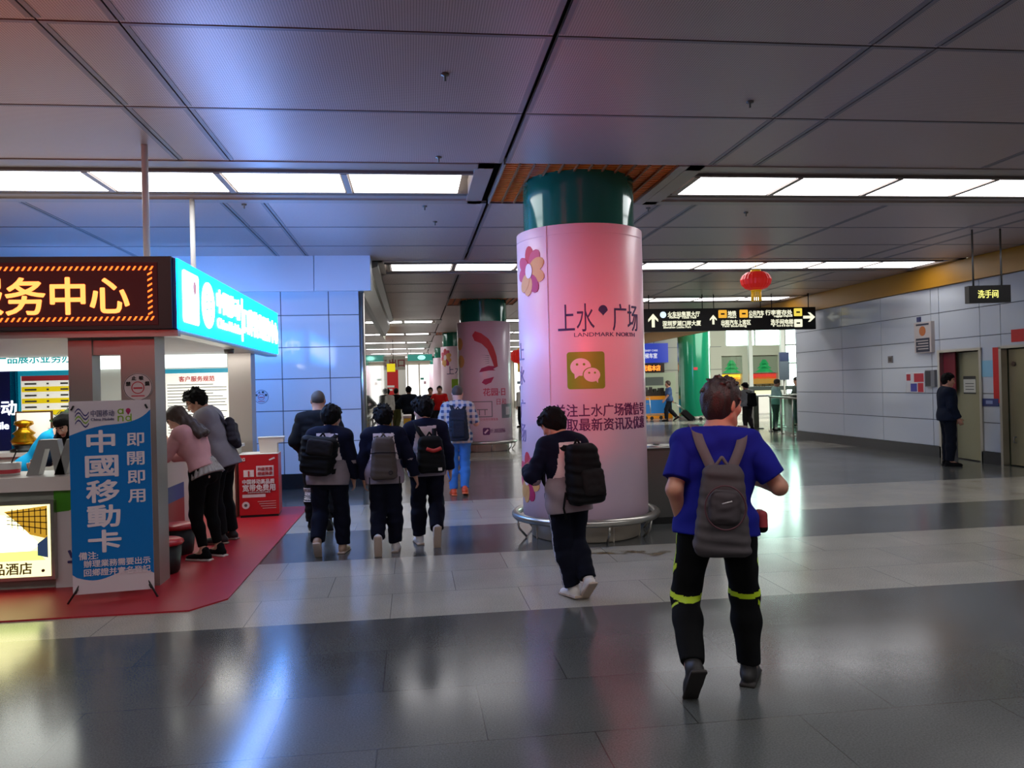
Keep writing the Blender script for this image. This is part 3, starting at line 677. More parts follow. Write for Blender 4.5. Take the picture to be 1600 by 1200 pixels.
bm = nb(); bm_tube(bm, [(0.6, -0.074, -0.25), (0.6, -0.084, -0.25)], 0.013, 12); obj('screw_cap', bm, mat('brown cap', '#5a3418', 0.4), t)

# things on the counter
t = thing('block_letter', 'big silver block letter M standing on the white counter', 'letter', (-3.1, 7.42, 0.97))
bm = nb()
for k in (0, 1):
    o_ = 0.23 * k
    bm_prism(bm, [(-0.26 + o_, 0), (-0.16 + o_, 0), (-0.1 + o_, 0.23), (-0.06 + o_, 0.23), (-0.02 + o_, 0.0), (0.06 + o_, 0.0), (-0.0 + o_, 0.31), (-0.15 + o_, 0.31)][:8], -0.05, 0.05)
obj('letter_body', bm, mat('silver letter', '#a9a9a6', 0.35, 0.5), t)
t = thing('tissue_tub', 'white round tub with a red band on the front counter', 'tub', (-3.56, 7.5, 0.97))
bm = nb(); bm_lathe(bm, [(0, 0), (0.085, 0), (0.1, 0.11), (0, 0.11)], 24); obj('tub', bm, WARM, t)
bm = nb(); bm_lathe(bm, [(0.088, 0.02), (0.094, 0.055), (0.0905, 0.055)], 24); obj('band', bm, REDINK, t)
bm = nb(); bm_tube(bm, [(0.02, 0, 0.1), (0.07, 0.0, 0.22)], 0.006, 8); tag(obj('spoon', bm, BLACK, t), 'dark handle')
t = thing('computer_monitor', 'dark computer screen at the frame edge on the counter', 'monitor', (-3.9, 7.5, 0.97))
bm = nb(); bm_box(bm, -0.26, 0.2, -0.02, 0.03, 0.06, 0.36); bevel(bm, 0.008); obj('screen', bm, BLACK, t)
bm = nb(); bm_box(bm, -0.1, 0.08, -0.06, 0.08, 0, 0.012); bm_box(bm, -0.03, 0.02, 0.02, 0.05, 0.01, 0.1); obj('stand', bm, BLACK, t)

# back of the booth: rear counter, boards, pictures
t = thing('rear_counter', 'white rear counter along the back wall of the booth', 'counter', (-4.6, 10.6, 0))
bm = nb(); bm_box(bm, -1.6, 0.75, -0.22, 0.22, 0.93, 0.98); bevel(bm, 0.006); obj('worktop', bm, WARM, t)
bm = nb(); bm_box(bm, -1.58, 0.72, -0.18, 0.2, 0.012, 0.93); obj('cabinet', bm, mat('pale cabinet', '#c6cbbf', 0.4), t)
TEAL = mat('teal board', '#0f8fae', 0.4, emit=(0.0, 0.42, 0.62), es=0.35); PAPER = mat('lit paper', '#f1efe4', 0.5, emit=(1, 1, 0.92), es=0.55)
INK = mat('dark ink', '#4a4a48', 0.6)
t = thing('price_board', 'teal price board with yellow striped rows on the booth back wall', 'notice board', (-4.95, 11.6, 1.4))
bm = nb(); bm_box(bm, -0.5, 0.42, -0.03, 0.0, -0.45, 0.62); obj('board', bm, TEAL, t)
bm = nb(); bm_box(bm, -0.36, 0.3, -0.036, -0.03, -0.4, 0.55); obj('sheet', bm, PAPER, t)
bm = nb()
for k in range(5): bm_box(bm, -0.35, 0.29, -0.04, -0.036, 0.33 - 0.16 * k, 0.4 - 0.16 * k)
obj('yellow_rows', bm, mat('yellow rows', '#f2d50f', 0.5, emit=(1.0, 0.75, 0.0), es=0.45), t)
bm = nb(); bm_box(bm, -0.35, 0.29, -0.04, -0.036, 0.48, 0.55); obj('red_heading', bm, REDINK, t)
bm = nb()
for k in range(9):
    z = 0.44 - 0.08 * k
    for x0, x1 in ((-0.31, -0.16), (-0.03, 0.0), (0.15, 0.25)): bm_box(bm, x0, x1, -0.043, -0.04, z - 0.012, z + 0.012)
obj('print_lines', bm, INK, t)
t = thing('wall_panel', 'dark blue panel with white glowing lettering inside the booth', 'sign', (-5.85, 11.6, 1.4))
bm = nb(); bm_box(bm, -0.55, 0.5, -0.03, 0, -0.5, 0.62); obj('panel', bm, mat('deep blue panel', '#141a5c', 0.3), t)
text('lettering', '中国移动', 0.2, (0.06, -0.035, 0.12), emis('white letters', (0.9, 0.95, 1), 3), t, bold=0.02)
text('lettering', 'China Mobile', 0.13, (0.0, -0.035, -0.12), emis('white letters', (0.9, 0.95, 1), 3), t, bold=0.02)
t = thing('notice_board', 'teal framed white notice with lines of print behind the grey-shirted man', 'notice board', (-3.0, 11.6, 1.47))
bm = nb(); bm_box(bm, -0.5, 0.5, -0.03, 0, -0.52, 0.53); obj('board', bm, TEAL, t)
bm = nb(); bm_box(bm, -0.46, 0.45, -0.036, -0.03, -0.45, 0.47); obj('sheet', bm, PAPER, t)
text('lettering', '客户服务规范', 0.075, (0.0, -0.038, 0.39), REDINK, t, bold=0.02)
bm = nb(); rr = random.Random(3)
for k in range(17):
    z = 0.31 - 0.042 * k; bm_box(bm, -0.4, -0.4 + rr.choice((0.35, 0.62, 0.75, 0.78, 0.8)), -0.038, -0.036, z - 0.005, z + 0.005)
obj('print_lines', bm, INK, t)
t = thing('festive_print', 'red square festive print with a gold figure between the booth posts', 'picture', (-3.76, 11.6, 1.78))
bm = nb(); bm_box(bm, -0.2, 0.2, -0.02, 0, -0.3, 0.26); obj('sheet', bm, mat('festive red', '#b8141e', 0.4), t)
bm = nb(); bm_disc(bm, 0.0, 0.0, 0.09, 0.12, -0.024, -0.02, 9); bm_disc(bm, 0.05, 0.11, 0.05, 0.05, -0.026, -0.02, 8); bm_prism(bm, [(-0.12, -0.16), (0.1, -0.19), (0.13, -0.1), (-0.02, -0.06)], -0.025, -0.02); obj('gold_motif', bm, mat('gold foil', '#b98534', 0.35, 0.4), t)
GOLD = mat('gold leaf', '#c08a12', 0.25, 0.8)
t = thing('wall_picture', 'framed white picture leaning behind the golden ornament', 'picture', (-4.78, 10.72, 0.98))
bm = nb(); bm_box(bm, -0.22, 0.22, 0, 0.03, 0, 0.5); obj('frame', bm, mat('picture frame brown', '#5d3a22', 0.4), t)
bm = nb(); bm_box(bm, -0.2, 0.2, -0.006, 0, 0.02, 0.48); obj('sheet', bm, PAPER, t)
t = thing('gold_ornament', 'golden lucky ornament on a dark stand on the rear counter', 'ornament', (-4.82, 10.55, 0.98))
bm = nb(); bm_lathe(bm, [(0, 0), (0.15, 0), (0.16, 0.03), (0.1, 0.05), (0.12, 0.08), (0, 0.08)], 16); obj('stand', bm, BLACK, t)
bm = nb(); bm_lathe(bm, [(0, 0.08), (0.13, 0.09), (0.15, 0.14), (0.1, 0.2), (0.13, 0.23), (0.07, 0.28), (0.06, 0.31), (0.11, 0.34), (0.1, 0.38), (0.0, 0.4)], 14); obj('gold_body', bm, GOLD, t)
t = thing('potted_plant', 'small dark-leaved plant beside the picture on the rear counter', 'plant', (-4.42, 10.6, 0.98))
bm = nb(); bm_lathe(bm, [(0, 0), (0.07, 0), (0.1, 0.18), (0.0, 0.17)], 18); obj('pot', bm, mat('red pot', '#9b2a24', 0.4), t)
bm = nb(); rr = random.Random(5)
for k in range(46):
    a, e, l = rr.uniform(0, 2 * PI), rr.uniform(0.3, 1.3), rr.uniform(0.08, 0.16)
    b0 = Vector((rr.uniform(-0.1, 0.16), rr.uniform(-0.05, 0.05), rr.uniform(0.2, 0.45)))
    d = Vector((math.cos(a) * math.cos(e), math.sin(a) * math.cos(e), math.sin(e))); s_ = d.cross(Vector((0, 0, 1))).normalized() * l * 0.22
    vs = [bm.verts.new(p) for p in (b0, b0 + d * l * 0.5 + s_, b0 + d * l, b0 + d * l * 0.5 - s_)]
    bm.faces.new(vs)
for x in (-0.06, 0.02, 0.1): bm_tube(bm, [(0, 0, 0.15), (x, 0, 0.42)], 0.008, 6)
tag(obj('foliage', bm, mat('leaf green', '#27401c', 0.5), t), kind='stuff')
t = thing('orange_box', 'small orange box on the rear counter near the blue panel', 'box', (-5.35, 10.5, 0.98))
bm = nb(); bm_box(bm, -0.2, 0.12, -0.08, 0.08, 0, 0.1); bevel(bm, 0.006); obj('carton', bm, mat('orange carton', '#d95a2a', 0.5), t)
bm = nb(); bm_lathe(bm, [(0, 0.1), (0.05, 0.1), (0.04, 0.2), (0, 0.22)], 12, -0.1, 0); obj('jar', bm, mat('jar green', '#8a9a80', 0.3), t)

# side counter on the corridor side
t = thing('side_counter', 'side counter with a red and blue printed front inside the booth posts', 'counter', (-3.02, 9.0, 0))
bm = nb(); bm_box(bm, -0.35, 0.33, -1.1, 1.5, 0.9, 0.96); bevel(bm, 0.006); obj('worktop', bm, WARM, t)
bm = nb(); bm_box(bm, -0.33, 0.27, -1.08, 1.45, 0.012, 0.9); obj('cabinet', bm, mat('counter white', '#cfccc6', 0.4), t)
bm = nb(); bm_box(bm, 0.27, 0.275, -1.1, 0.9, 0.12, 0.42); obj('red_print', bm, mat('print red', '#9c2430', 0.5), t)
bm = nb(); bm_box(bm, 0.27, 0.275, -1.1, 0.9, 0.42, 0.6); obj('blue_print', bm, mat('print blue', '#1d3f8c', 0.5), t)
t = thing('end_cabinet', 'cream cabinet end standing by the far booth post', 'cabinet', (-2.4, 10.95, 0))
bm = nb(); bm_box(bm, -0.2, 0.06, -0.2, 0.25, 0.012, 0.92); bevel(bm, 0.006); obj('body', bm, mat('cream lacquer', '#d6d3bd', 0.35), t)
bm = nb(); bm_box(bm, -0.22, 0.1, -0.22, 0.27, 0.92, 0.96); obj('top', bm, WARM, t)

# no-smoking roundels
def roundel(loc, r, m, label, rz=0):
    t = thing('no_smoking_sign', label, 'sign', loc, rz)
    bm = nb(); bm_disc(bm, 0, 0, r, r, -0.004, 0, 36); obj('disc', bm, m, t)
    bm = nb()
    for i in range(36):
        a, b = 2 * PI * i / 36, 2 * PI * (i + 1) / 36
        for r0, r1, mi in ((r * 0.93, r * 0.97, 0), (r * 0.38, r * 0.44, 1)):
            cz = -0.05 * r if mi else 0
            bm_prism(bm, [(r0 * math.cos(a), cz + r0 * math.sin(a)), (r1 * math.cos(a), cz + r1 * math.sin(a)), (r1 * math.cos(b), cz + r1 * math.sin(b)), (r0 * math.cos(b), cz + r0 * math.sin(b))], -0.006, -0.004, mi)
    bm_box(bm, -r * 0.3, r * 0.3, -0.007, -0.004, -r * 0.14, -r * 0.02, 1)
    obj('ring', bm, [INK, REDINK], t)
    for ch, a in zip('禁止吸烟', (160, 112, 68, 20)):
        text('character', ch, r * 0.3, (r * 0.68 * math.cos(rad(a)), -0.006, r * 0.68 * math.sin(rad(a))), BLACK, t, bold=0.03)
    bm = nb(); bm_box(bm, -r * 0.45, r * 0.45, -0.006, -0.004, -r * 0.68, -r * 0.6); obj('caption', bm, REDINK, t)
    return t
roundel((-2.33, 7.115, 1.72), 0.12, mat('roundel pink', '#cbb9b8', 0.4), 'round no-smoking sign on the booth post above the blue banner')
roundel((-2.52, 13.695, 1.57), 0.12, mat('roundel white', '#c9cfe0', 0.4), 'round no-smoking sign on the pale tiled wall behind the walkers')

# X-stand banner
t = thing('banner_stand', 'tall blue and white banner on a cross stand before the booth', 'banner', (-2.42, 6.72, 0.012), rad(7))
W2, H2 = 0.3, 1.6
bm = nb()
def bn(x, z): return (x, -0.0, z)
bm_box(bm, -W2, W2, -0.002, 0.002, 0.06, H2); obj('sheet', bm, mat('banner white', '#cfc3c8', 0.3), t)
blue = [(-W2, 0.22)]
for k in range(1, 21):
    x = -W2 + 2 * W2 * k / 20; q = k / 20
    blue.append((x, 0.2 - 0.035 * math.sin(q * 1.05 * 2 * PI - 0.2) if q < 0.98 else 0.19))
top = [(W2, 1.52)]
for k in range(1, 21):
    q = k / 20; x = W2 - 2 * W2 * q
    top.append((x, 1.52 - 0.12 * (1 - math.exp(-q * 6)) - 0.11 * max(0, q - 0.55) ** 1.5 * 2.2))
bm = nb(); bm_prism(bm, blue + top, -0.0035, -0.002); obj('blue_print', bm, mat('banner blue', '#0a6cb4', 0.25), t)
BW = mat('banner letter', '#dccdd2', 0.45)
for i, ch in enumerate('中國移動卡'): text('character', ch, 0.172, (-0.07 + 0.003 * i, -0.005, 1.275 - 0.2 * i), BW, t, bold=0.03, width=0.235 if i else 0.2)
for i, ch in enumerate('即開即用'): text('character', ch, 0.11, (0.185, -0.005, 1.28 - 0.152 * i), BW, t, bold=0.02, width=0.125)
text('lettering', '備注:', 0.06, (-0.18, -0.005, 0.365), BW, t, bold=0.015)
text('lettering', '辦理業務需要出示', 0.056, (0.03, -0.005, 0.3), BW, t, bold=0.012, width=0.49)
text('lettering', '回鄉證并實名登記', 0.056, (0.03, -0.005, 0.23), BW, t, bold=0.012, width=0.49)
GI = mat('grey violet ink', '#6a6384', 0.5)
text('lettering', '中国移动', 0.055, (-0.055, -0.005, 1.5), GI, t, width=0.17); text('lettering', 'China Mobile', 0.03, (-0.055, -0.005, 1.452), GI, t, width=0.17)
bm = nb()
for k in range(4):
    dz = 0.05 - 0.03 * k; mi = 1 if k == 2 else 0
    pts = [(-0.255 + 0.1 * j / 8, 1.475 + dz - 0.02 + 0.028 * math.sin(j / 8 * 2 * PI)) for j in range(9)]
    bm_prism(bm, pts + [(x, z + 0.012) for x, z in pts[::-1]], -0.005, -0.002, mi)
obj('wave_logo', bm, [NAVYINK, LOGOG], t)
bm = nb()
def ring(cx, cz, r, wd, mi, a0=0, a1=360):
    n = 20
    for i in range(n):
        a, b = rad(a0 + (a1 - a0) * i / n), rad(a0 + (a1 - a0) * (i + 1) / n)
        bm_prism(bm, [(cx + (r - wd) * math.cos(a), cz + (r - wd) * math.sin(a)), (cx + r * math.cos(a), cz + r * math.sin(a)), (cx + r * math.cos(b), cz + r * math.sin(b)), (cx + (r - wd) * math.cos(b), cz + (r - wd) * math.sin(b))], -0.005, -0.002, mi)
ring(0.078, 1.51, 0.022, 0.009, 0); bm_box(bm, 0.093, 0.101, -0.005, -0.002, 1.488, 1.532, 0)
bm_disc(bm, 0.135, 1.515, 0.018, 0.02, -0.005, -0.002, 16, 1); bm_prism(bm, [(0.119, 1.508), (0.151, 1.508), (0.135, 1.48)], -0.005, -0.002, 1)
ring(0.078, 1.455, 0.022, 0.009, 0, 0, 180); bm_box(bm, 0.056, 0.065, -0.005, -0.002, 1.43, 1.475, 0); bm_box(bm, 0.091, 0.1, -0.005, -0.002, 1.43, 1.457, 0)
ring(0.135, 1.452, 0.022, 0.009, 0); bm_box(bm, 0.151, 0.16, -0.005, -0.002, 1.43, 1.49, 0)
obj('word_logo', bm, [LOGOG, MAGENTA], t)
for s in (-1, 1):
    bm = nb(); bm_tube(bm, [(s * 0.33, -0.04, 0.0), (s * 0.27, 0.0, 0.1), (0, 0.12, 0.8)], 0.008, 8); obj('stand_leg', bm, BLACK, t)
    bm = nb(); bm_tube(bm, [(0, 0.12, 0.8), (s * 0.29, 0.004, 1.6)], 0.006, 8); obj('stand_arm', bm, BLACK, t)
    for z in (0.1, 1.56):
        bm = nb(); bm_tube(bm, [(s * 0.265, 0.0, z), (s * 0.265, -0.012, z), (s * 0.28, -0.014, z - 0.03)], 0.007, 8); obj('corner_hook', bm, BLACK, t)
bm = nb(); bm_tube(bm, [(0, 0.12, 0.8), (0, 0.38, 0.0)], 0.009, 8); obj('stand_leg', bm, BLACK, t)

# red promotion box, small white stand on it
t = thing('promotion_box', 'red printed promotion box on the floor beside the far booth post', 'display box', (-2.03, 10.72, 0.012), rad(4))
REDB = mat('promo red', '#b3161f', 0.4)
bm = nb(); bm_box(bm, -0.25, 0.25, 0, 0.42, 0.03, 0.82); bevel(bm, 0.006); obj('body', bm, REDB, t)
bm = nb(); bm_box(bm, -0.24, 0.24, 0.01, 0.41, 0.0, 0.03); obj('feet', bm, BLACK, t)
bm = nb(); bm_box(bm, -0.252, 0.252, -0.002, 0.422, 0.82, 0.828); obj('top', bm, PLAINW, t)
PW = mat('promo white', '#d2c3c4', 0.5); y_ = -0.004
bm = nb()
for (x0, x1, z0, z1) in ((-0.19, -0.06, 0.53, 0.62), (-0.03, 0.19, 0.53, 0.67), (-0.21, 0.08, 0.26, 0.3)): bm_box(bm, x0, x1, y_, 0, z0, z1)
obj('white_fields', bm, PW, t)
text('lettering', '1', 0.09, (-0.125, -0.008, 0.572), REDB, t, bold=0.04)
text('lettering', '升级宽惠', 0.045, (0.08, -0.008, 0.63), REDB, t); text('lettering', '提速降费', 0.045, (0.08, -0.008, 0.57), REDB, t)
text('lettering', '中国移动高品质', 0.062, (-0.005, -0.006, 0.465), PW, t, bold=0.03, width=0.4)
text('lettering', '宽带免费用', 0.085, (-0.0, -0.006, 0.385), PW, t, bold=0.03, width=0.41)
text('lettering', '高速宽带免费安装全城覆盖', 0.022, (0.0, -0.006, 0.325), PW, t); text('lettering', '4G', 0.05, (-0.2, -0.006, 0.76), PW, t, bold=0.04)
bm = nb(); bm_disc(bm, -0.17, 0.16, 0.047, 0.047, -0.006, 0, 28); obj('seal', bm, PW, t)
bm = nb(); bm_prism(bm, [(0.13, 0.75), (0.2, 0.78), (0.21, 0.76), (0.14, 0.735)], -0.006, 0); obj('corner_mark', bm, PW, t); bm = nb()
for k in range(4): bm_box(bm, -0.02 + 0.02 * k, 0.21, -0.005, 0, 0.2 - 0.03 * k, 0.204 - 0.03 * k)
obj('small_marks', bm, PW, t)
bm = nb(); bm_disc(bm, -0.17, 0.16, 0.02, 0.02, -0.008, -0.006, 16); obj('seal_core', bm, INK, t)
t = thing('card_stand', 'white stepped card stand on top of the red promotion box', 'stand', (-1.93, 10.9, 0.84), rad(4))
bm = nb(); bm_prism(bm, [(-0.1, 0), (0.12, 0), (0.12, 0.13), (0.2, 0.14), (0.2, 0.2), (-0.12, 0.2)], -0.08, 0.14); obj('body', bm, mat('stand beige', '#cdbfb4', 0.5), t)
bm = nb(); bm_box(bm, -0.13, 0.21, -0.09, 0.15, 0.2, 0.208); obj('top', bm, PLAINW, t)

# round stools
def stool(loc, label):
    t = thing('stool', label, 'stool', loc, 0, 'black drum stools with red tops')
    bm = nb(); bm_lathe(bm, [(0, 0), (0.125, 0), (0.14, 0.02), (0.165, 0.26), (0, 0.26)], 28); obj('drum', bm, BLACK, t)
    bm = nb(); bm_lathe(bm, [(0.0, 0.26), (0.17, 0.26), (0.182, 0.275), (0.178, 0.295), (0.15, 0.31), (0, 0.318)], 28); obj('seat', bm, mat('red vinyl', '#b8202c', 0.3), t)
stool((-2.31, 7.62, 0.012), 'black drum stool with red top right behind the blue banner')
stool((-2.42, 8.5, 0.012), 'black drum stool with red top by the pink-topped woman legs')

# ------------------------------------------------------------------ hanging signs, lanterns
GLOWC = emis('cream sign glow', (1.0, 0.98, 0.72), 1.5); GLOWO = emis('orange sign glow', (1.0, 0.5, 0.05), 1.3); GLOWY = emis('amber sign glow', (1.0, 0.78, 0.1), 1.3); GLOWB = emis('blue white glow', (0.75, 0.9, 1.0), 1.6)
t = thing('direction_sign', 'long black hanging direction sign with glowing arrows and white lettering', 'sign', (8.05, 19.3, 2.92))
bm = nb(); bm_box(bm, -2.3, 2.3, -0.08, 0.08, 0, 0.57); bevel(bm, 0.01); obj('housing', bm, mat('sign black', '#0d0c0a', 0.35), t)
def arrow(x, z, s, d, m):
    pts = [(0, 1), (0.75, 0.15), (0.75, -0.2), (0.22, 0.28), (0.22, -1), (-0.22, -1), (-0.22, 0.28), (-0.75, -0.2), (-0.75, 0.15)]
    if d == 'r': pts = [(b, -a) for a, b in pts]
    bm = nb(); bm_prism(bm, [(x + a * s, z + b * s) for a, b in pts], -0.09, -0.08); return obj('arrow', bm, m, t)
arrow(-2.02, 0.28, 0.17, 'u', GLOWC); arrow(-0.45, 0.28, 0.12, 'u', GLOWC); arrow(2.12, 0.31, 0.16, 'r', GLOWC)
bm = nb(); bm_disc(bm, -1.76, 0.42, 0.08, 0.08, -0.09, -0.08); obj('pictogram', bm, GLOWB, t)
for (x, z, m) in ((-0.2, 0.42, GLOWO), (0.36, 0.42, GLOWO), (1.82, 0.44, GLOWY), (1.82, 0.16, GLOWC)):
    bm = nb(); bm_prism(bm, rrect(x - 0.11, x + 0.11, z - 0.1, z + 0.1, 0.02), -0.09, -0.08); bm_box(bm, x - 0.05, x + 0.05, -0.094, -0.09, z - 0.02, z + 0.02, 1); obj('pictogram', bm, [m, BLACK], t)
for (s, x, z, wd, m) in (('火车站售票大厅', -1.22, 0.43, 0.84, GLOWC), ('Railway', -1.46, 0.345, 0.27, GLOWC), ('Ticket', -1.18, 0.345, 0.2, GLOWC), ('Hall', -0.97, 0.345, 0.14, GLOWC), ('深圳罗湖口岸大厦', -1.28, 0.2, 1.0, GLOWC), ('Shenzhen Luohu Port', -1.4, 0.105, 0.72, GLOWC),
                         ('地铁', 0.05, 0.43, 0.22, GLOWC), ('公共汽车', 0.7, 0.43, 0.4, GLOWC), ('Metro', 0.05, 0.34, 0.22, GLOWC), ('Bus Terminal', 0.68, 0.34, 0.34, GLOWC), ('出租汽车上客区', 0.15, 0.2, 0.78, GLOWC), ('Taxi Boarding', 0.1, 0.105, 0.66, GLOWC),
                         ('行李寄存处', 1.3, 0.44, 0.72, GLOWC), ('Luggage Deposit', 1.42, 0.345, 0.5, GLOWC), ('洗手间电梯', 1.38, 0.2, 0.6, GLOWC), ('Toilet', 1.38, 0.105, 0.6, GLOWC)):
    text('lettering', s, 0.13 if ord(s[0]) > 200 else 0.07, (x, -0.085, z), m, t, bold=0.02, width=wd)
for x in (-2.1, -0.7, -0.4, 0.85, 1.15, 2.15):
    bm = nb(); bm_tube(bm, [(x, 0, 0.57), (x, 0, CZ - 2.92)], 0.012, 8); obj('hanger_rod', bm, BLACK, t)
t = thing('hanging_sign', 'small black hanging sign with glowing yellow characters above the guard', 'sign', (8.7, 11.0, 2.73), rad(-9))
bm = nb(); bm_box(bm, -0.31, 0.31, -0.06, 0.06, 0, 0.26); bevel(bm, 0.008); obj('housing', bm, mat('sign black', '#0d0c0a', 0.35), t)
text('lettering', '洗手间', 0.12, (-0.03, -0.064, 0.13), emis('yellow green glow', (1.0, 0.95, 0.25), 1.6), t, bold=0.006, width=0.3)
for x in (-0.21, 0.21):
    bm = nb(); bm_tube(bm, [(x, 0, 0.26), (x, 0, CZ - 2.73)], 0.014, 8); obj('hanger_rod', bm, DSTEEL, t)
def lantern(loc, k, label):
    t = thing('lantern', label, 'lantern', loc, 0, 'red festive lanterns under the ceiling')
    bm = nb(); n = 48; prof = [(0.07, 0.17), (0.17, 0.155), (0.24, 0.1), (0.275, 0.02), (0.255, -0.07), (0.19, -0.14), (0.09, -0.175)]
    rings = []
    for r, z in prof: rings.append([bm.verts.new((k * r * (1 + (0.035 if i % 2 else 0)) * math.cos(2 * PI * i / n), k * r * (1 + (0.035 if i % 2 else 0)) * math.sin(2 * PI * i / n), k * z)) for i in range(n)])
    for a, b in zip(rings, rings[1:]):
        for i in range(n): bm.faces.new((a[i], a[(i + 1) % n], b[(i + 1) % n], b[i]))
    obj('globe', bm, mat('lantern red', '#c81414', 0.4, emit=(1.0, 0.03, 0.02), es=0.35), t)
    G = mat('lantern gold', '#d9a416', 0.35, 0.3, emit=(1.0, 0.6, 0.02), es=0.25)
    bm = nb(); bm_lathe(bm, [(0, k * 0.2), (k * 0.09, k * 0.2), (k * 0.1, k * 0.165), (0, k * 0.165)], 20); bm_tube(bm, [(0, 0, k * 0.2), (0, 0, CZ - loc[2] - 0.006)], 0.006, 6); obj('cap', bm, G, t)
    bm = nb(); bm_lathe(bm, [(0, k * -0.17), (k * 0.1, k * -0.17), (k * 0.1, k * -0.2), (0, k * -0.2)], 20)
    for i in range(14):
        a = 2 * PI * i / 14; bm_tube(bm, [(k * 0.08 * math.cos(a), k * 0.08 * math.sin(a), k * -0.2), (k * 0.085 * math.cos(a), k * 0.085 * math.sin(a), k * -0.38)], k * 0.012, 5)
    tag(obj('tassel', bm, G, t), kind='stuff')
lantern((6.38, 14.0, 3.49), 1.0, 'red lantern with gold tassel hanging above the black direction sign')
lantern((3.46, 24.9, 2.58), 1.3, 'red lantern seen through the gap between the two nearest columns')

# notices on the right wall
def flat(name, label, cat, y0, y1, z0, z1, m, parts=(), th=0.02, x=10.5):
    t = thing(name, label, cat, (x, (y0 + y1) / 2, (z0 + z1) / 2)); hy, hz = (y1 - y0) / 2, (z1 - z0) / 2
    bm = nb(); bm_box(bm, -th, 0, -hy, hy, -hz, hz); obj('panel', bm, m, t)
    for (nm, a, b, c, d, mm) in parts:
        bm = nb(); bm_box(bm, -th - 0.003, -th, -a * hy if False else a * hy, b * hy, c * hz, d * hz); obj(nm, bm, mm, t)
    return t
NAVY = mat('notice navy', '#1f2238', 0.4); BEIGE = mat('notice beige', '#b7aca4', 0.5); ORR = mat('notice orange', '#b0602a', 0.5)
t = flat('wall_notice', 'beige and navy notice board with an orange emblem, high on the right wall', 'notice', 14.78, 15.32, 2.12, 2.75, BEIGE, [('navy_field', -0.8, 0.8, -0.95, -0.05, NAVY), ('heading', -0.75, 0.75, 0.78, 0.9, NAVY)], 0.08)
bm = nb(); bm_tube(bm, [(-0.08, 0, 0.13), (-0.085, 0, 0.13)], 0.1, 20); obj('emblem', bm, ORR, t)
bm = nb()
for k in range(4): bm_box(bm, -0.086, -0.083, -0.18, 0.2 - 0.05 * (k % 2), -0.08 - 0.055 * k, -0.06 - 0.055 * k)
obj('print_lines', bm, BEIGE, t)
flat('wall_tag', 'tiny dark blue tag above the beige and navy notice', 'tag', 15.2, 15.32, 2.77, 2.87, mat('tag blue', '#20265a', 0.4))
t = flat('wall_poster', 'red white and blue patchwork poster at shoulder height on the right wall', 'poster', 15.12, 15.72, 1.3, 1.72, PLAINW, [('red_patch', -0.95, 0.1, 0.05, 0.9, REDINK), ('blue_patch', -0.2, 0.5, -0.9, -0.1, mat('patch blue', '#4a4a9a', 0.5)), ('red_patch', -0.9, -0.3, -0.95, -0.05, REDINK), ('red_patch', 0.5, 0.95, 0.2, 0.85, REDINK)])
t = flat('switch_box', 'dark grey box with lettering beside the patchwork poster', 'box', 14.74, 15.04, 1.42, 1.76, mat('box grey', '#6f7072', 0.4), [('dark_plate', -0.2, 0.9, -0.9, 0.9, mat('plate dark', '#2d2e33', 0.4))], 0.06)
flat('wall_plaque', 'small brown round plaque alone on the white panels', 'plaque', 16.2, 16.36, 1.95, 2.1, mat('plaque brown', '#7d7670', 0.4), [('emblem', -0.6, 0.6, -0.6, 0.6, mat('plaque dark', '#5d504a', 0.5))])
RB = mat('festive red paper', '#c11414', 0.5, noise=0.12, nscale=9)
t = flat('couplet_strip', 'tall red paper strip beside the second doorway', 'banner', 13.0, 13.18, 1.12, 2.13, RB, th=0.01)
tk = flat('couplet_strip', 'red paper strip above the second doorway, cut by the frame', 'banner', 11.9, 12.72, 2.2, 2.42, RB, th=0.01)
t = flat('blue_leaflet', 'pale blue leaflet on the wall between the two doorways', 'poster', 13.16, 13.46, 1.6, 1.9, mat('leaflet blue', '#7fb2c4', 0.4), th=0.008)
t = flat('blue_sign', 'dark blue plate low on the wall between the two doorways', 'sign', 13.06, 13.48, 1.06, 1.2, mat('plate navy', '#1a2a66', 0.35), [('lettering_patch', -0.3, 0.5, -0.4, 0.5, mat('plate pale', '#7f8ab0', 0.5))], 0.012)
bm = nb(); bm_box(bm, 10.8, 10.803, 13.6, 13.64, 1.4, 2.1); bm.free()
t = thing('door_banner', 'dark red vertical cloth hanging at the khaki door left edge', 'banner', (10.55, 14.44, 1.2))
bm = nb(); bm_box(bm, 0, 0.02, -0.17, 0.17, 0.1, 0.9); obj('cloth', bm, mat('dark red cloth', '#6b1420', 0.6), t)
# ------------------------------------------------------------------ concourse beyond the right wall
CREAM = mat('cream wall panel', '#d3d2c2', 0.3); SOFFIT = mat('hall soffit', '#6f6a62', 0.5)
bm = nb()
bm_box(bm, 10.4, 15.0, 37.0, 37.3, 0, 5.4, 0); bm_box(bm, 16.05, 16.5, 37.0, 37.3, 0, 3.35, 0); bm_box(bm, 17.9, 18.25, 37.0, 37.3, 0, 3.35, 0)
bm_box(bm, 15.0, 16.05, 37.0, 37.3, 2.85, 3.35, 0); bm_box(bm, 16.5, 17.9, 37.0, 37.3, 2.85, 3.35, 0); bm_box(bm, 15.0, 15.2, 37.0, 37.3, 3.35, 5.4, 0)
for z in (1.1, 2.2, 3.3): bm_box(bm, 10.4, 15.0, 36.99, 37.0, z, z + 0.02, 1)
for x in (11.6, 13.6): bm_box(bm, x, x + 0.02, 36.99, 37.0, 0, 4.4, 1)
struct('wall_back_right', bm, [CREAM, JOINT], 'cream shop wall at the far side of the right concourse', 'wall')
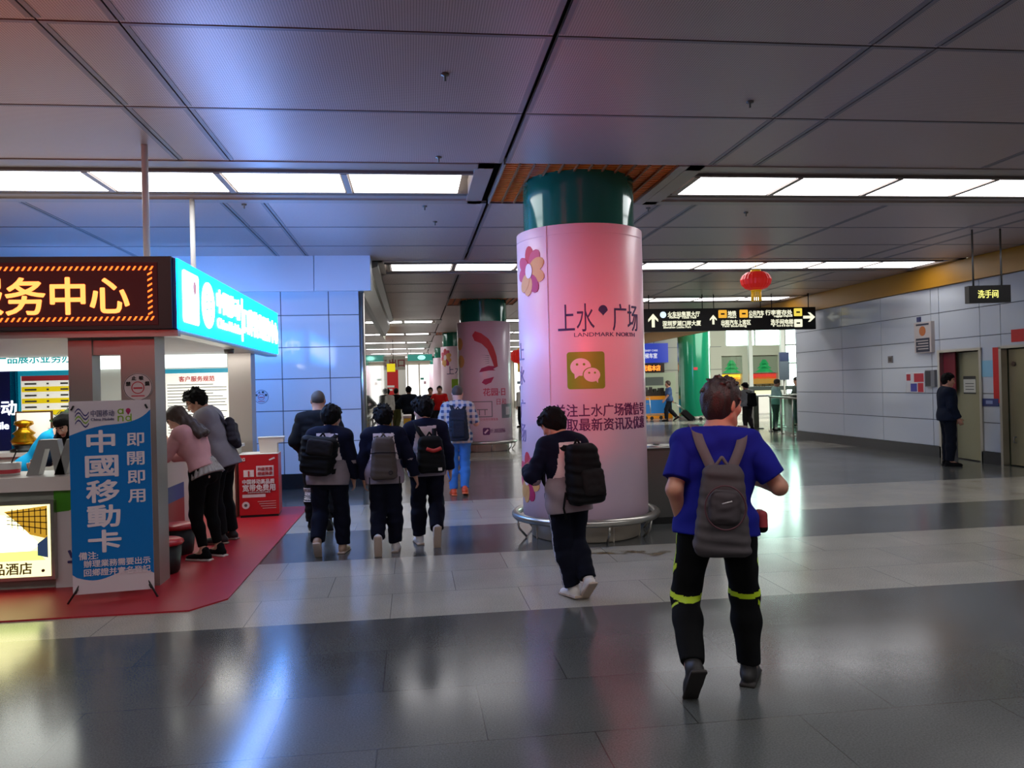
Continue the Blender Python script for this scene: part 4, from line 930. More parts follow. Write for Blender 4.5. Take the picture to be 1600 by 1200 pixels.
bm = nb(); bm_box(bm, 10.57, 25, 20.6, 37.3, 5.4, 5.5); bm_box(bm, 10.63, 25.0, 20.55, 20.6, 0, 5.5)
struct('ceiling_right', bm, SOFFIT, 'dark soffit over the right concourse', 'ceiling')
bm = nb(); bm_box(bm, 10.57, 10.6, 20.56, 37.3, CZ, 5.5)
struct('trim_5', bm, SOFFIT, 'step between the two ceilings', 'trim')
# daylit glazing: steel frame and panes, the bright outdoors beyond
w1 = thing('window_1', 'tall bright glazing at the end of the right concourse', 'window', (21.6, 37.1, 0)); w1['kind'] = 'structure'
bm = nb()
for x in (-3.3, -1.65, 0, 1.65, 3.3): bm_box(bm, x - 0.05, x + 0.05, -0.06, 0.06, 0, 5.4)
for z in (0.0, 2.4, 3.3): bm_box(bm, -3.3, 3.3, -0.05, 0.05, z, z + 0.08)
obj('frame', bm, mat('window frame white', '#d6dcd8', 0.4), w1)
bm = nb(); bm_box(bm, -3.3, 3.3, -0.006, 0.006, 0.05, 5.4); obj('pane', bm, glassy('clear pane', (0.9, 1.0, 0.96), 0.06), w1)
w2 = thing('window_2', 'bright strip of glazing above the two shop windows', 'window', (16.75, 37.1, 3.35)); w2['kind'] = 'structure'
bm = nb()
for x in (-1.5, 0, 1.5): bm_box(bm, x - 0.04, x + 0.04, -0.06, 0.06, 0, 2.05)
obj('frame', bm, mat('window frame white', '#d6dcd8', 0.4), w2)
bm = nb(); bm_box(bm, -1.55, 1.55, -0.006, 0.006, 0, 2.05); obj('pane', bm, glassy('clear pane', (0.9, 1.0, 0.96), 0.06), w2)
bm = nb(); bm_box(bm, 24.9, 25.0, 20.6, 37.3, 0, 5.5)
struct('wall_east', bm, CREAM, 'end wall of the right concourse', 'wall')
# outdoors paving seen through the glazing
bm = nb(); bm_box(bm, 14, 40, 37.31, 60, -0.05, -0.02); tag(obj('paving', bm, mat('pale paving', '#d8dbd6', 0.7)), 'pale paving outside the glazing', 'paving', kind='structure')
# shop windows with lit displays
def shop(x0, x1, label, warm):
    t = thing('shop_window', label, 'shop window', ((x0 + x1) / 2, 37.0, 0)); h = (x1 - x0) / 2
    bm = nb(); bm_box(bm, -h, h, 1.0, 1.1, 0, 2.85); bm_box(bm, -h, -h + 0.02, 0.3, 1.1, 0, 2.85); bm_box(bm, h - 0.02, h, 0.3, 1.1, 0, 2.85); bm_box(bm, -h, h, 0.3, 1.1, 2.8, 2.85); bm_box(bm, -h, h, 0.3, 1.1, -0.0, 0.02)
    obj('recess', bm, mat('recess grey', '#8b8a7e', 0.6), t)
    bm = nb(); bm_box(bm, -h, h, 0.02, 0.1, 0, 0.95); obj('sill_panel', bm, mat('sill panel', '#c9c6b6', 0.4, emit=(1, 0.97, 0.85), es=0.9), t)
    for z, c, e in ((0.95, '#f0e2b8', 1.5), (1.45, '#b8813a', 0.7), (1.7, '#efc02a' if warm else '#d5352f', 1.6 if warm else 1.0)):
        bm = nb(); bm_box(bm, -h + 0.03, h - 0.03, 0.2, 0.6, z, z + (0.34 if z < 1.6 else 0.25))
        r = lin(c); obj('display_shelf', bm, mat('display ' + c, c, 0.5, emit=r[:3], es=e), t)
    bm = nb(); rr = random.Random(int(x0 * 10))
    for k in range(14):
        x = -h + 0.1 + (2 * h - 0.2) * k / 13; bm_box(bm, x - 0.03, x + 0.03, 0.15, 0.2, 1.3, 1.3 + rr.uniform(0.06, 0.13))
    tag(obj('goods', bm, mat('goods brown', '#5a4630', 0.5), t), kind='stuff')
    bm = nb(); bm_box(bm, -h, h, 0.06, 0.08, 1.98, 2.8); obj('poster_field', bm, mat('poster olive', '#8a8876', 0.5, emit=(0.4, 0.4, 0.33), es=0.3), t)
    bm = nb()
    for k, (w_, z) in enumerate(((0.48, 2.02), (0.38, 2.2), (0.26, 2.38))): bm_prism(bm, [(-w_, z), (w_, z), (0.08, z + 0.26), (-0.08, z + 0.26)], 0.04, 0.06)
    obj('tree_print', bm, mat('print green', '#1d9a52', 0.5, emit=(0.02, 0.45, 0.16), es=0.35), t)
    bm = nb(); bm_box(bm, -h, h, -0.004, 0.004, 0.95, 2.85); obj('pane', bm, glassy('shop pane', (0.95, 1.0, 0.97), 0.05), t)
shop(15.0, 16.05, 'shop window with green tree print over yellow lit shelves', True)
shop(16.5, 17.9, 'shop window with green tree print over a red display', False)
for (x, y) in ((16.02, 36.0), (16.95, 34.6)):
    bm = nb(); bm_box(bm, x - 0.09, x + 0.09, y - 0.09, y + 0.09, 0, 5.4); bevel(bm, 0.01)
    tag(obj('white_post', bm, mat('post white', '#e2e4de', 0.3)), ['slim white post before the shop windows, left one', 'slim white post near the dark hanging panel, right one'][x > 17], 'post', 'slim white posts in the right concourse')
t = thing('green_column', 'plain bright green column by the blue shop sign across the concourse', 'column', (12.35, 33.6, 0))
bm = nb(); bm_lathe(bm, [(0.7, 0.0), (0.7, 5.4)], 44); obj('shaft', bm, GREEN2, t)
bm = nb(); bm_lathe(bm, [(0.72, 0.0), (0.72, 0.12), (0.7, 0.13)], 44); obj('base_ring', bm, DSTEEL, t)
bm = nb(); bm_lathe(bm, [(0.703, 2.14), (0.703, 2.26)], 8, 0, 0, rad(-112), rad(-98)); obj('sticker', bm, REDINK, t)
# ticket shop with blue sign
t = thing('shop_sign', 'blue shop sign with white emblem and lettering left of the green column', 'sign', (11.3, 36.9, 2.6))
bm = nb(); bm_box(bm, -0.9, 0.95, -0.1, 0.08, 0, 0.92); obj('face', bm, mat('sign blue', '#1c2aa0', 0.35, emit=(0.03, 0.06, 0.55), es=0.8), t)
bm = nb(); bm_prism(bm, rrect(-0.75, -0.3, 0.22, 0.66, 0.05), -0.11, -0.1); obj('emblem', bm, emis('emblem white', (0.9, 0.9, 1), 1.2), t)
text('lettering', 'BABY CARE', 0.12, (0.12, -0.105, 0.58), emis('emblem white', (0.9, 0.9, 1), 1.2), t, width=0.62); text('lettering', '候车室', 0.24, (0.1, -0.105, 0.33), emis('emblem white', (0.9, 0.9, 1), 1.2), t, bold=0.02, width=0.6)
t = thing('ticker_board', 'orange glowing text board under the blue shop sign', 'sign', (11.2, 36.9, 2.12))
bm = nb(); bm_box(bm, -0.75, 0.85, -0.08, 0.08, 0, 0.44); obj('housing', bm, mat('ticker housing', '#3a1008', 0.4), t)
text('lettering', '欢迎光临本店', 0.27, (0.0, -0.085, 0.22), emis('ticker glow', (1.0, 0.28, 0.03), 2.5), t, bold=0.03, width=1.3)
t = thing('shop_counter', 'blue and orange kiosk counter beside the luggage trolley', 'counter', (11.1, 35.4, 0))
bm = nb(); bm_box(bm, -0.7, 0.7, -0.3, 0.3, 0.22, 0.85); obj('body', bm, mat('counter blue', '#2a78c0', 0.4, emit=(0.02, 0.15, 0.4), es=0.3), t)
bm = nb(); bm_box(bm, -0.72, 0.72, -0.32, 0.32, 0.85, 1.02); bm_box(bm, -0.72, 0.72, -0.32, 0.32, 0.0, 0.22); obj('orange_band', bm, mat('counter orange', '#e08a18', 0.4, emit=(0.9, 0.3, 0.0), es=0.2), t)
bm = nb(); rr = random.Random(9)
for k in range(18): bm_box(bm, -0.65 + 0.07 * k, -0.6 + 0.07 * k, -0.2, 0.2, 1.02, 1.02 + rr.uniform(0.15, 0.45))
tag(obj('goods', bm, mat('dark goods', '#3a2f2a', 0.5), t), kind='stuff')
t = thing('back_panel', 'pale green lit shop interior panel behind the kiosk counter', 'panel', (11.4, 36.9, 0))
bm = nb(); bm_box(bm, -0.9, 1.2, -0.03, 0.06, 0.0, 2.1); obj('panel', bm, mat('shop interior', '#a6b094', 0.5, emit=(0.75, 0.85, 0.6), es=0.25), t)
bm = nb(); bm_box(bm, -0.5, 0.6, -0.05, -0.03, 1.5, 1.9); obj('grey_shutter', bm, mat('shutter grey', '#7f8782', 0.5), t)
# luggage trolley
def trolley(loc, rz, label):
    t = thing('luggage_trolley', label, 'trolley', loc, rz)
    bm = nb()
    for y in (-0.25, 0.25): bm_tube(bm, [(-0.35, y, 1.0), (-0.3, y, 0.25), (0.4, y, 0.18)], 0.018, 8)
    bm_tube(bm, [(-0.35, -0.25, 1.0), (-0.35, 0.25, 1.0)], 0.02, 8)
    for x in (-0.25, 0.0, 0.2, 0.4): bm_tube(bm, [(x, -0.25, 0.2), (x, 0.25, 0.2)], 0.012, 8)
    bm_tube(bm, [(-0.3, -0.25, 0.7), (-0.3, 0.25, 0.7)], 0.012, 8)
    obj('frame', bm, STEEL, t)
    for x, y in ((-0.25, -0.25), (-0.25, 0.25), (0.38, 0.0)):
        bm = nb(); bm_tube(bm, [(x, y - 0.02, 0.08), (x, y + 0.02, 0.08)], 0.08, 16); obj('wheel', bm, BLACK, t)
trolley((10.55, 33.9, 0), rad(15), 'steel luggage trolley by the blue and orange kiosk counter')
trolley((12.25, 31.6, 0), rad(170), 'low steel luggage trolley in front of the green column')
# glass screen with tall tables, dark hanging panel
t = thing('glass_barrier', 'clear glass barrier with steel posts in front of the bright glazing', 'barrier', (10.9, 21.6, 0), rad(81))
bm = nb(); bm_box(bm, -1.0, 2.4, -0.01, 0.01, 0.1, 1.05); obj('pane', bm, glassy('green pane', (0.72, 0.95, 0.86), 0.1), t)
for x in (-1.0, 0.1, 1.2, 2.3):
    bm = nb(); bm_tube(bm, [(x, 0, 0), (x, 0, 1.1)], 0.03, 10); bm_box(bm, x - 0.1, x + 0.1, -0.05, 0.05, 0, 0.03); obj('post', bm, STEEL, t)
bm = nb(); bm_tube(bm, [(-1.05, 0, 1.1), (2.4, 0, 1.1)], 0.03, 10); obj('hand_rail', bm, STEEL, t)
t = thing('high_table', 'white topped high table with dark legs behind the glass barrier', 'table', (12.1, 25.5, 0))
bm = nb(); bm_box(bm, -0.9, 0.9, -0.3, 0.3, 1.08, 1.13); bevel(bm, 0.006); obj('table_top', bm, PLAINW, t)
for x in (-0.62, 0.6):
    bm = nb(); bm_box(bm, x - 0.09, x + 0.09, -0.09, 0.09, 0.03, 1.08); bm_box(bm, x - 0.2, x + 0.2, -0.2, 0.2, 0, 0.03); obj('leg', bm, DSTEEL, t)
t = thing('counter_rail', 'dark rail counter between the two people at the glazing', 'counter', (13.4, 28.0, 0))
bm = nb(); bm_box(bm, -1.1, 1.0, -0.15, 0.15, 1.25, 1.4); obj('top', bm, mat('rail grey', '#4a524f', 0.4), t)
for x in (-0.9, 0.8):
    bm = nb(); bm_box(bm, x - 0.06, x + 0.06, -0.1, 0.1, 0, 1.25); obj('leg', bm, DSTEEL, t)
t = thing('info_panel', 'tall dark information panel on a post before the glazing', 'sign', (13.28, 27.0, 0))
bm = nb(); bm_box(bm, -0.17, 0.19, -0.04, 0.04, 1.62, 2.62); bevel(bm, 0.01); obj('panel', bm, mat('panel dark grey', '#55606a', 0.35), t)
bm = nb(); bm_box(bm, -0.17, 0.17, -0.045, -0.04, 2.3, 2.6); obj('blue_heading', bm, mat('panel navy', '#2b3552', 0.35), t)
bm = nb(); bm_tube(bm, [(0, 0, 0), (0, 0, 1.62)], 0.03, 10); bm_box(bm, -0.2, 0.2, -0.2, 0.2, 0, 0.02); obj('post', bm, DSTEEL, t)

# ------------------------------------------------------------------ corridor end
STORE = emis('store light', (1.0, 1.0, 0.95), 2.4)
bm = nb(); bm_box(bm, -4.1, 10.6, 60.0, 60.2, 0, 4.2); struct('wall_end', bm, mat('end wall', '#cfcabb', 0.5), 'bright shop wall at the end of the corridor', 'wall')
bm = nb(); bm_box(bm, 10.5, 10.6, 37.3, 60, 0, 4.4); struct('wall_right_far', bm, mat('end wall', '#cfcabb', 0.5), 'right wall beyond the concourse opening', 'wall')
for i, (x0, x1) in enumerate(((-3.6, -1.6), (-1.2, 1.4), (1.8, 4.6), (5.0, 7.4), (7.7, 10.2))):
    t = thing('lit_shop', ['bright shop front at the far left end of the corridor', 'bright white shop front at the corridor end beside the red wall', 'bright shop front hidden mostly by the row of columns', 'bright shop front in the gap between near columns', 'bright shop front at the far right end of the corridor'][i], 'shop front', ((x0 + x1) / 2, 59.95, 0), 0, 'lit shop fronts at the end of the corridor')
    h = (x1 - x0) / 2
    bm = nb(); bm_box(bm, -h, h, -0.03, 0.04, 0.5, 3.4); obj('lit_window', bm, STORE, t)
    bm = nb()
    for x in (-h, -h / 3, h / 3, h): bm_box(bm, x - 0.05, x + 0.05, -0.08, -0.03, 0, 3.5)
    bm_box(bm, -h, h, -0.08, -0.03, 0.0, 0.5); obj('frame', bm, mat('shop frame', '#b7b2a4', 0.4), t)
    rr = random.Random(i + 20)
    for k in range(7):
        bm = nb(); x = rr.uniform(-h + 0.2, h - 0.2); z = rr.uniform(0.9, 2.6); bm_box(bm, x - rr.uniform(0.06, 0.2), x + rr.uniform(0.06, 0.2), -0.07, -0.035, z, z + rr.uniform(0.1, 0.35))
        obj('display', bm, mat('display tint %d' % (k % 5), ['#c23a30', '#2b8a7a', '#d08a3a', '#6a7a8a', '#b58a9a'][k % 5], 0.5), t)
# side shop lit, on the left of the far corridor
t = thing('lit_side_shop', 'white lit shop front on the left side of the far corridor', 'shop front', (-3.95, 42, 0))
bm = nb(); bm_box(bm, 0, 0.05, -7, 10, 0.3, 3.2); obj('lit_window', bm, STORE, t)
bm = nb()
for y in (-7, -2.8, 1.4, 5.6, 10): bm_box(bm, 0, 0.12, y - 0.06, y + 0.06, 0, 3.4)
obj('frame', bm, mat('shop frame', '#b7b2a4', 0.4), t)
t = thing('portal', 'grey portal block carrying a large red poster in the far corridor', 'portal', (-1.0, 40.3, 0))
bm = nb(); bm_box(bm, -0.75, 0.68, 0, 0.4, 2.6, 3.3); obj('header', bm, mat('portal grey', '#8f8a7c', 0.5), t)
bm = nb(); bm_box(bm, 0.3, 0.68, 0, 0.4, 0, 2.6); obj('side_panel', bm, mat('portal white', '#d6d4ca', 0.4), t)
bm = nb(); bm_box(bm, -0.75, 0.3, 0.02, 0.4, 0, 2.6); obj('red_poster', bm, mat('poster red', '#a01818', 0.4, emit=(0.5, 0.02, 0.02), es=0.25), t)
bm = nb()
for z, w_ in ((1.72, 0.7), (1.55, 0.6)): bm_box(bm, -0.6, -0.6 + w_, 0.0, 0.02, z, z + 0.1)
obj('white_lines', bm, PLAINW, t)
text('lettering', '出口', 0.4, (0.25, -0.005, 2.95), mat('maroon letters', '#6a1a20', 0.5), t, bold=0.03)
t = thing('yellow_sign', 'small plain yellow hanging sign in the far corridor', 'sign', (-1.08, 36.0, 2.42))
bm = nb(); bm_box(bm, -0.34, 0.33, -0.05, 0.05, 0, 0.36); obj('face', bm, emis('yellow face', (1.0, 0.8, 0.02), 1.1), t)
for x in (-0.25, 0.25):
    bm = nb(); bm_tube(bm, [(x, 0, 0.36), (x, 0, CZ - 2.42)], 0.012, 6); obj('hanger_rod', bm, BLACK, t)
t = thing('green_sign', 'glowing green light-box sign high in the far corridor', 'sign', (0.45, 45.0, 3.2))
bm = nb(); bm_box(bm, -0.68, 0.7, -0.06, 0.06, 0, 0.36); obj('face', bm, emis('green face', (0.02, 0.38, 0.3), 0.8), t)
bm = nb(); bm_disc(bm, 0.1, 0.18, 0.22, 0.13, -0.07, -0.06, 20); obj('bright_mark', bm, emis('green mark', (0.4, 1.0, 0.85), 2), t)
for x in (-0.5, 0.5):
    bm = nb(); bm_tube(bm, [(x, 0, 0.36), (x, 0, CZ - 3.2)], 0.012, 6); obj('hanger_rod', bm, BLACK, t)
def gate(loc, label):
    t = thing('barrier_gate', label, 'barrier', loc, 0, 'steel barrier gates in the corridor')
    bm = nb(); bm_box(bm, -0.09, 0.09, -0.6, 0.6, 0, 0.95); bevel(bm, 0.02); obj('cabinet', bm, mat('gate steel', '#8a897c', 0.3, 0.7), t)
    bm = nb(); bm_box(bm, -0.1, 0.1, -0.62, 0.62, 0.95, 1.0); bevel(bm, 0.015); obj('top', bm, STEEL, t)
    bm = nb(); bm_box(bm, -0.08, 0.08, -0.625, -0.6, 0.7, 0.94); obj('yellow_panel', bm, mat('gate yellow', '#d9a514', 0.4), t)
for i, x in enumerate((-0.62, -0.16)): gate((x + 0.02, 19.5, 0), ['steel barrier gate nearest the left side wall', 'steel barrier gate with yellow panel next to the corridor middle'][i])
t = thing('corridor_rail', 'steel handrail running along the left corridor wall', 'rail', (-0.78, 20, 0))
bm = nb(); bm_tube(bm, [(0, -4.5, 0.95), (0, 6, 0.95)], 0.025, 8); obj('rail', bm, STEEL, t)
for y in (-4.4, -0.8, 2.8, 6):
    bm = nb(); bm_tube(bm, [(0, y, 0), (0, y, 0.95)], 0.02, 8); obj('post', bm, STEEL, t)
# ------------------------------------------------------------------ bodies: distance fields meshed as one smooth surface
def nrm(v):
    v = np.asarray(v, float); return v / np.linalg.norm(v)
class Field:
    def __init__(s): s.ops = []; s.lo = np.full(3, 1e9); s.hi = np.full(3, -1e9)
    def _bb(s, lo, hi, k): s.lo = np.minimum(s.lo, lo); s.hi = np.maximum(s.hi, hi); return lo - k, hi + k
    def cone(s, a, b, ra, rb, k=0.03, flat=False, sq=None, op='u'):
        a = np.asarray(a, float); b = np.asarray(b, float); r = max(ra, rb)
        lo, hi = np.minimum(a, b) - r, np.maximum(a, b) + r
        if op == 'u': s._bb(lo, hi, 0)
        ba = b - a; L2 = max(ba @ ba, 1e-9); ax = ba / math.sqrt(L2)
        if sq is not None: f, fac = np.asarray(sq[0], float), sq[1]; mid = (a + b) / 2
        def fn(p):
            q = p
            if sq is not None:
                d = (p - mid) @ f; q = p + d[..., None] * f * (fac - 1)
            pa = q - a; t = np.clip((pa @ ba) / L2, 0, 1)
            d = np.linalg.norm(pa - t[..., None] * ba, axis=-1) - (ra + t * (rb - ra))
            if sq is not None: d = d * (0.8 if fac > 1 else 1)
            if flat: d = np.maximum(d, (q - b) @ ax)
            return d
        s.ops.append((fn, lo - k - 0.02, hi + k + 0.02, k, op))
    def ell(s, c, r, k=0.02, R=None, op='u', fn2=None):
        c = np.asarray(c, float); r = np.asarray(r, float); m = max(r)
        if op == 'u': s._bb(c - m, c + m, 0)
        def fn(p):
            q = p - c
            if R is not None: q = q @ R
            k0 = np.linalg.norm(q / r, axis=-1); k1 = np.linalg.norm(q / (r * r), axis=-1) + 1e-9
            d = k0 * (k0 - 1) / k1
            if fn2 is not None: d = np.maximum(d, fn2(q))
            return d
        s.ops.append((fn, c - m - k - 0.02, c + m + k + 0.02, k, op))
    def rbox(s, c, half, rnd, k=0.02, R=None, op='u', taper=None):
        c = np.asarray(c, float); h = np.asarray(half, float) - rnd; m = np.linalg.norm(half)
        if op == 'u':
            ext = (np.abs(R) @ np.asarray(half, float)) if R is not None else np.asarray(half, float)
            s._bb(c - ext, c + ext, 0)
        def fn(p):
            q = p - c
            if R is not None: q = q @ R
            if taper is not None:
                q = q.copy(); sc = 1 + taper * (q[..., 2] / half[2]); q[..., 0] /= sc; q[..., 1] /= (1 + 0.6 * taper * (q[..., 2] / half[2]))
            e = np.abs(q) - h
            return np.linalg.norm(np.maximum(e, 0), axis=-1) + np.minimum(e.max(-1), 0) - rnd
        s.ops.append((fn, c - m - k - 0.02, c + m + k + 0.02, k, op))
    def cut(s, fn, k=0.0): s.ops.append((fn, None, None, k, 'c'))
    def disp(s, fn): s.ops.append((fn, None, None, 0, 'd'))
    def sub(s, F): s.ops.append((F, F.lo, F.hi, 0.012, 'f')); s.lo = np.minimum(s.lo, F.lo); s.hi = np.maximum(s.hi, F.hi)
    def eval(s, P, lo, h):
        D = np.full(P.shape[:3], 0.3, np.float32)
        n = np.array(P.shape[:3])
        for fn, a, b, k, op in s.ops:
            if op == 'f':
                d = fn.eval(P, lo, h); D = np.minimum(D, d); continue
            if a is None: sl = (slice(None),) * 3
            else:
                i0 = np.clip(np.floor((a - lo) / h).astype(int), 0, n); i1 = np.clip(np.ceil((b - lo) / h).astype(int) + 1, 0, n)
                if np.any(i1 <= i0): continue
                sl = tuple(slice(x, y_) for x, y_ in zip(i0, i1))
            p = P[sl]; cur = D[sl]
            if op == 'd': D[sl] = cur + fn(p); continue
            d = fn(p).astype(np.float32)
            if op == 'u':
                if k > 0:
                    hh = np.maximum(k - np.abs(cur - d), 0) / k; D[sl] = np.minimum(cur, d) - hh * hh * k * 0.25
                else: D[sl] = np.minimum(cur, d)
            elif op == 's':
                hh = np.maximum(k - np.abs(cur + d), 0) / max(k, 1e-6); D[sl] = np.maximum(cur, -d) + hh * hh * k * 0.25
            elif op == 'c': D[sl] = np.maximum(cur, d)
        return D
    def mesh(s, h):
        lo = s.lo - 3 * h; n = np.ceil((s.hi - lo) / h).astype(int) + 4
        g = [lo[i] + h * np.arange(n[i]) for i in range(3)]
        P = np.stack(np.meshgrid(*g, indexing='ij'), -1)
        D = s.eval(P, lo, h); del P
        D[0] = D[-1] = 0.3; D[:, 0] = D[:, -1] = 0.3; D[:, :, 0] = D[:, :, -1] = 0.3
        return snet(D, lo, h)
def snet(D, lo, h):
    S = (D < 0); c = np.zeros(np.array(D.shape) - 1, np.uint8)
    offs = [(i, j, k) for i in (0, 1) for j in (0, 1) for k in (0, 1)]
    X, Y, Z = c.shape
    for i, j, k in offs: c += S[i:i + X, j:j + Y, k:k + Z]
    act = np.argwhere((c > 0) & (c < 8))
    idx = np.full(c.shape, -1, np.int64); idx[tuple(act.T)] = np.arange(len(act))
    vals = {o: D[act[:, 0] + o[0], act[:, 1] + o[1], act[:, 2] + o[2]].astype(float) for o in offs}
    acc = np.zeros((len(act), 3)); cnt = np.zeros(len(act))
    for a in offs:
        for ax in range(3):
            if a[ax]: continue
            b = list(a); b[ax] = 1; b = tuple(b); va, vb = vals[a], vals[b]
            m = (va < 0) != (vb < 0); t = np.where(m, va / np.where(m, va - vb, 1), 0)
            p = np.tile(np.array(a, float), (len(act), 1)); p[:, ax] = t
            acc[m] += p[m]; cnt[m] += 1
    V = lo + h * (act + acc / cnt[:, None])
    Q = []
    for ax in range(3):
        u, v = (ax + 1) % 3, (ax + 2) % 3
        sl0 = [slice(None)] * 3; sl1 = [slice(None)] * 3; sl0[ax] = slice(0, -1); sl1[ax] = slice(1, None)
        a, b = S[tuple(sl0)], S[tuple(sl1)]
        e = np.argwhere(a != b); ins = a[tuple(e.T)]
        def cell(du, dv):
            q = e.copy(); q[:, u] -= du; q[:, v] -= dv; return idx[tuple(q.T)]
        q = np.stack([cell(1, 1), cell(0, 1), cell(0, 0), cell(1, 0)], 1)
        q[~ins] = q[~ins][:, ::-1]; Q.append(q)
    Q = np.concatenate(Q); Q = Q[(Q >= 0).all(1)]
    return V, Q
def np_mesh(name, V, Q, mats, parent=None, mi=None):
    me = bpy.data.meshes.new(name)
    me.vertices.add(len(V)); me.vertices.foreach_set('co', np.ascontiguousarray(V, np.float32).ravel())
    me.loops.add(len(Q) * 4); me.loops.foreach_set('vertex_index', np.ascontiguousarray(Q, np.int32).ravel())
    me.polygons.add(len(Q)); me.polygons.foreach_set('loop_start', np.arange(0, len(Q) * 4, 4, dtype=np.int32))
    if mi is not None: me.polygons.foreach_set('material_index', np.ascontiguousarray(mi, np.int32))
    me.polygons.foreach_set('use_smooth', np.ones(len(Q), bool))
    me.update(calc_edges=True); me.validate()
    for m in (mats if isinstance(mats, (list, tuple)) else [mats]): me.materials.append(m)
    o = bpy.data.objects.new(name, me); COL.objects.link(o)
    if parent: o.parent = parent
    return o
def rotm(axis, deg):
    return np.array(Matrix.Rotation(rad(deg), 3, axis))
def wrinkle(amp, f, seed):
    r = np.random.RandomState(seed); ks = r.normal(size=(5, 3)) * f; ks[:, 2] *= 1.6; ph = r.uniform(0, 6.28, 5)
    def fn(p):
        o = 0
        for k, q in zip(ks, ph): o = o + np.sin(p @ k + q)
        return o * amp / 2.2
    return fn

SKIN = mat('skin', '#b4826a', 0.5, noise=0.06, nscale=14); SKINP = mat('skin fair', '#cba08a', 0.5, noise=0.05, nscale=14)
LIPM = mat('lips', '#9a5a50', 0.5); EYEW = mat('eye white', '#d8d4cc', 0.25); EYEB = mat('eye dark', '#140d0a', 0.2)
HAIRM = mat('black hair', '#080606', 0.7, spec=0.15, bump=0.5, bscale=140); HAIRB = mat('brown hair', '#3a241a', 0.42, bump=0.5, bscale=140)
HAIRS = mat('cropped hair', '#4a4038', 0.7, bump=0.3, bscale=260)

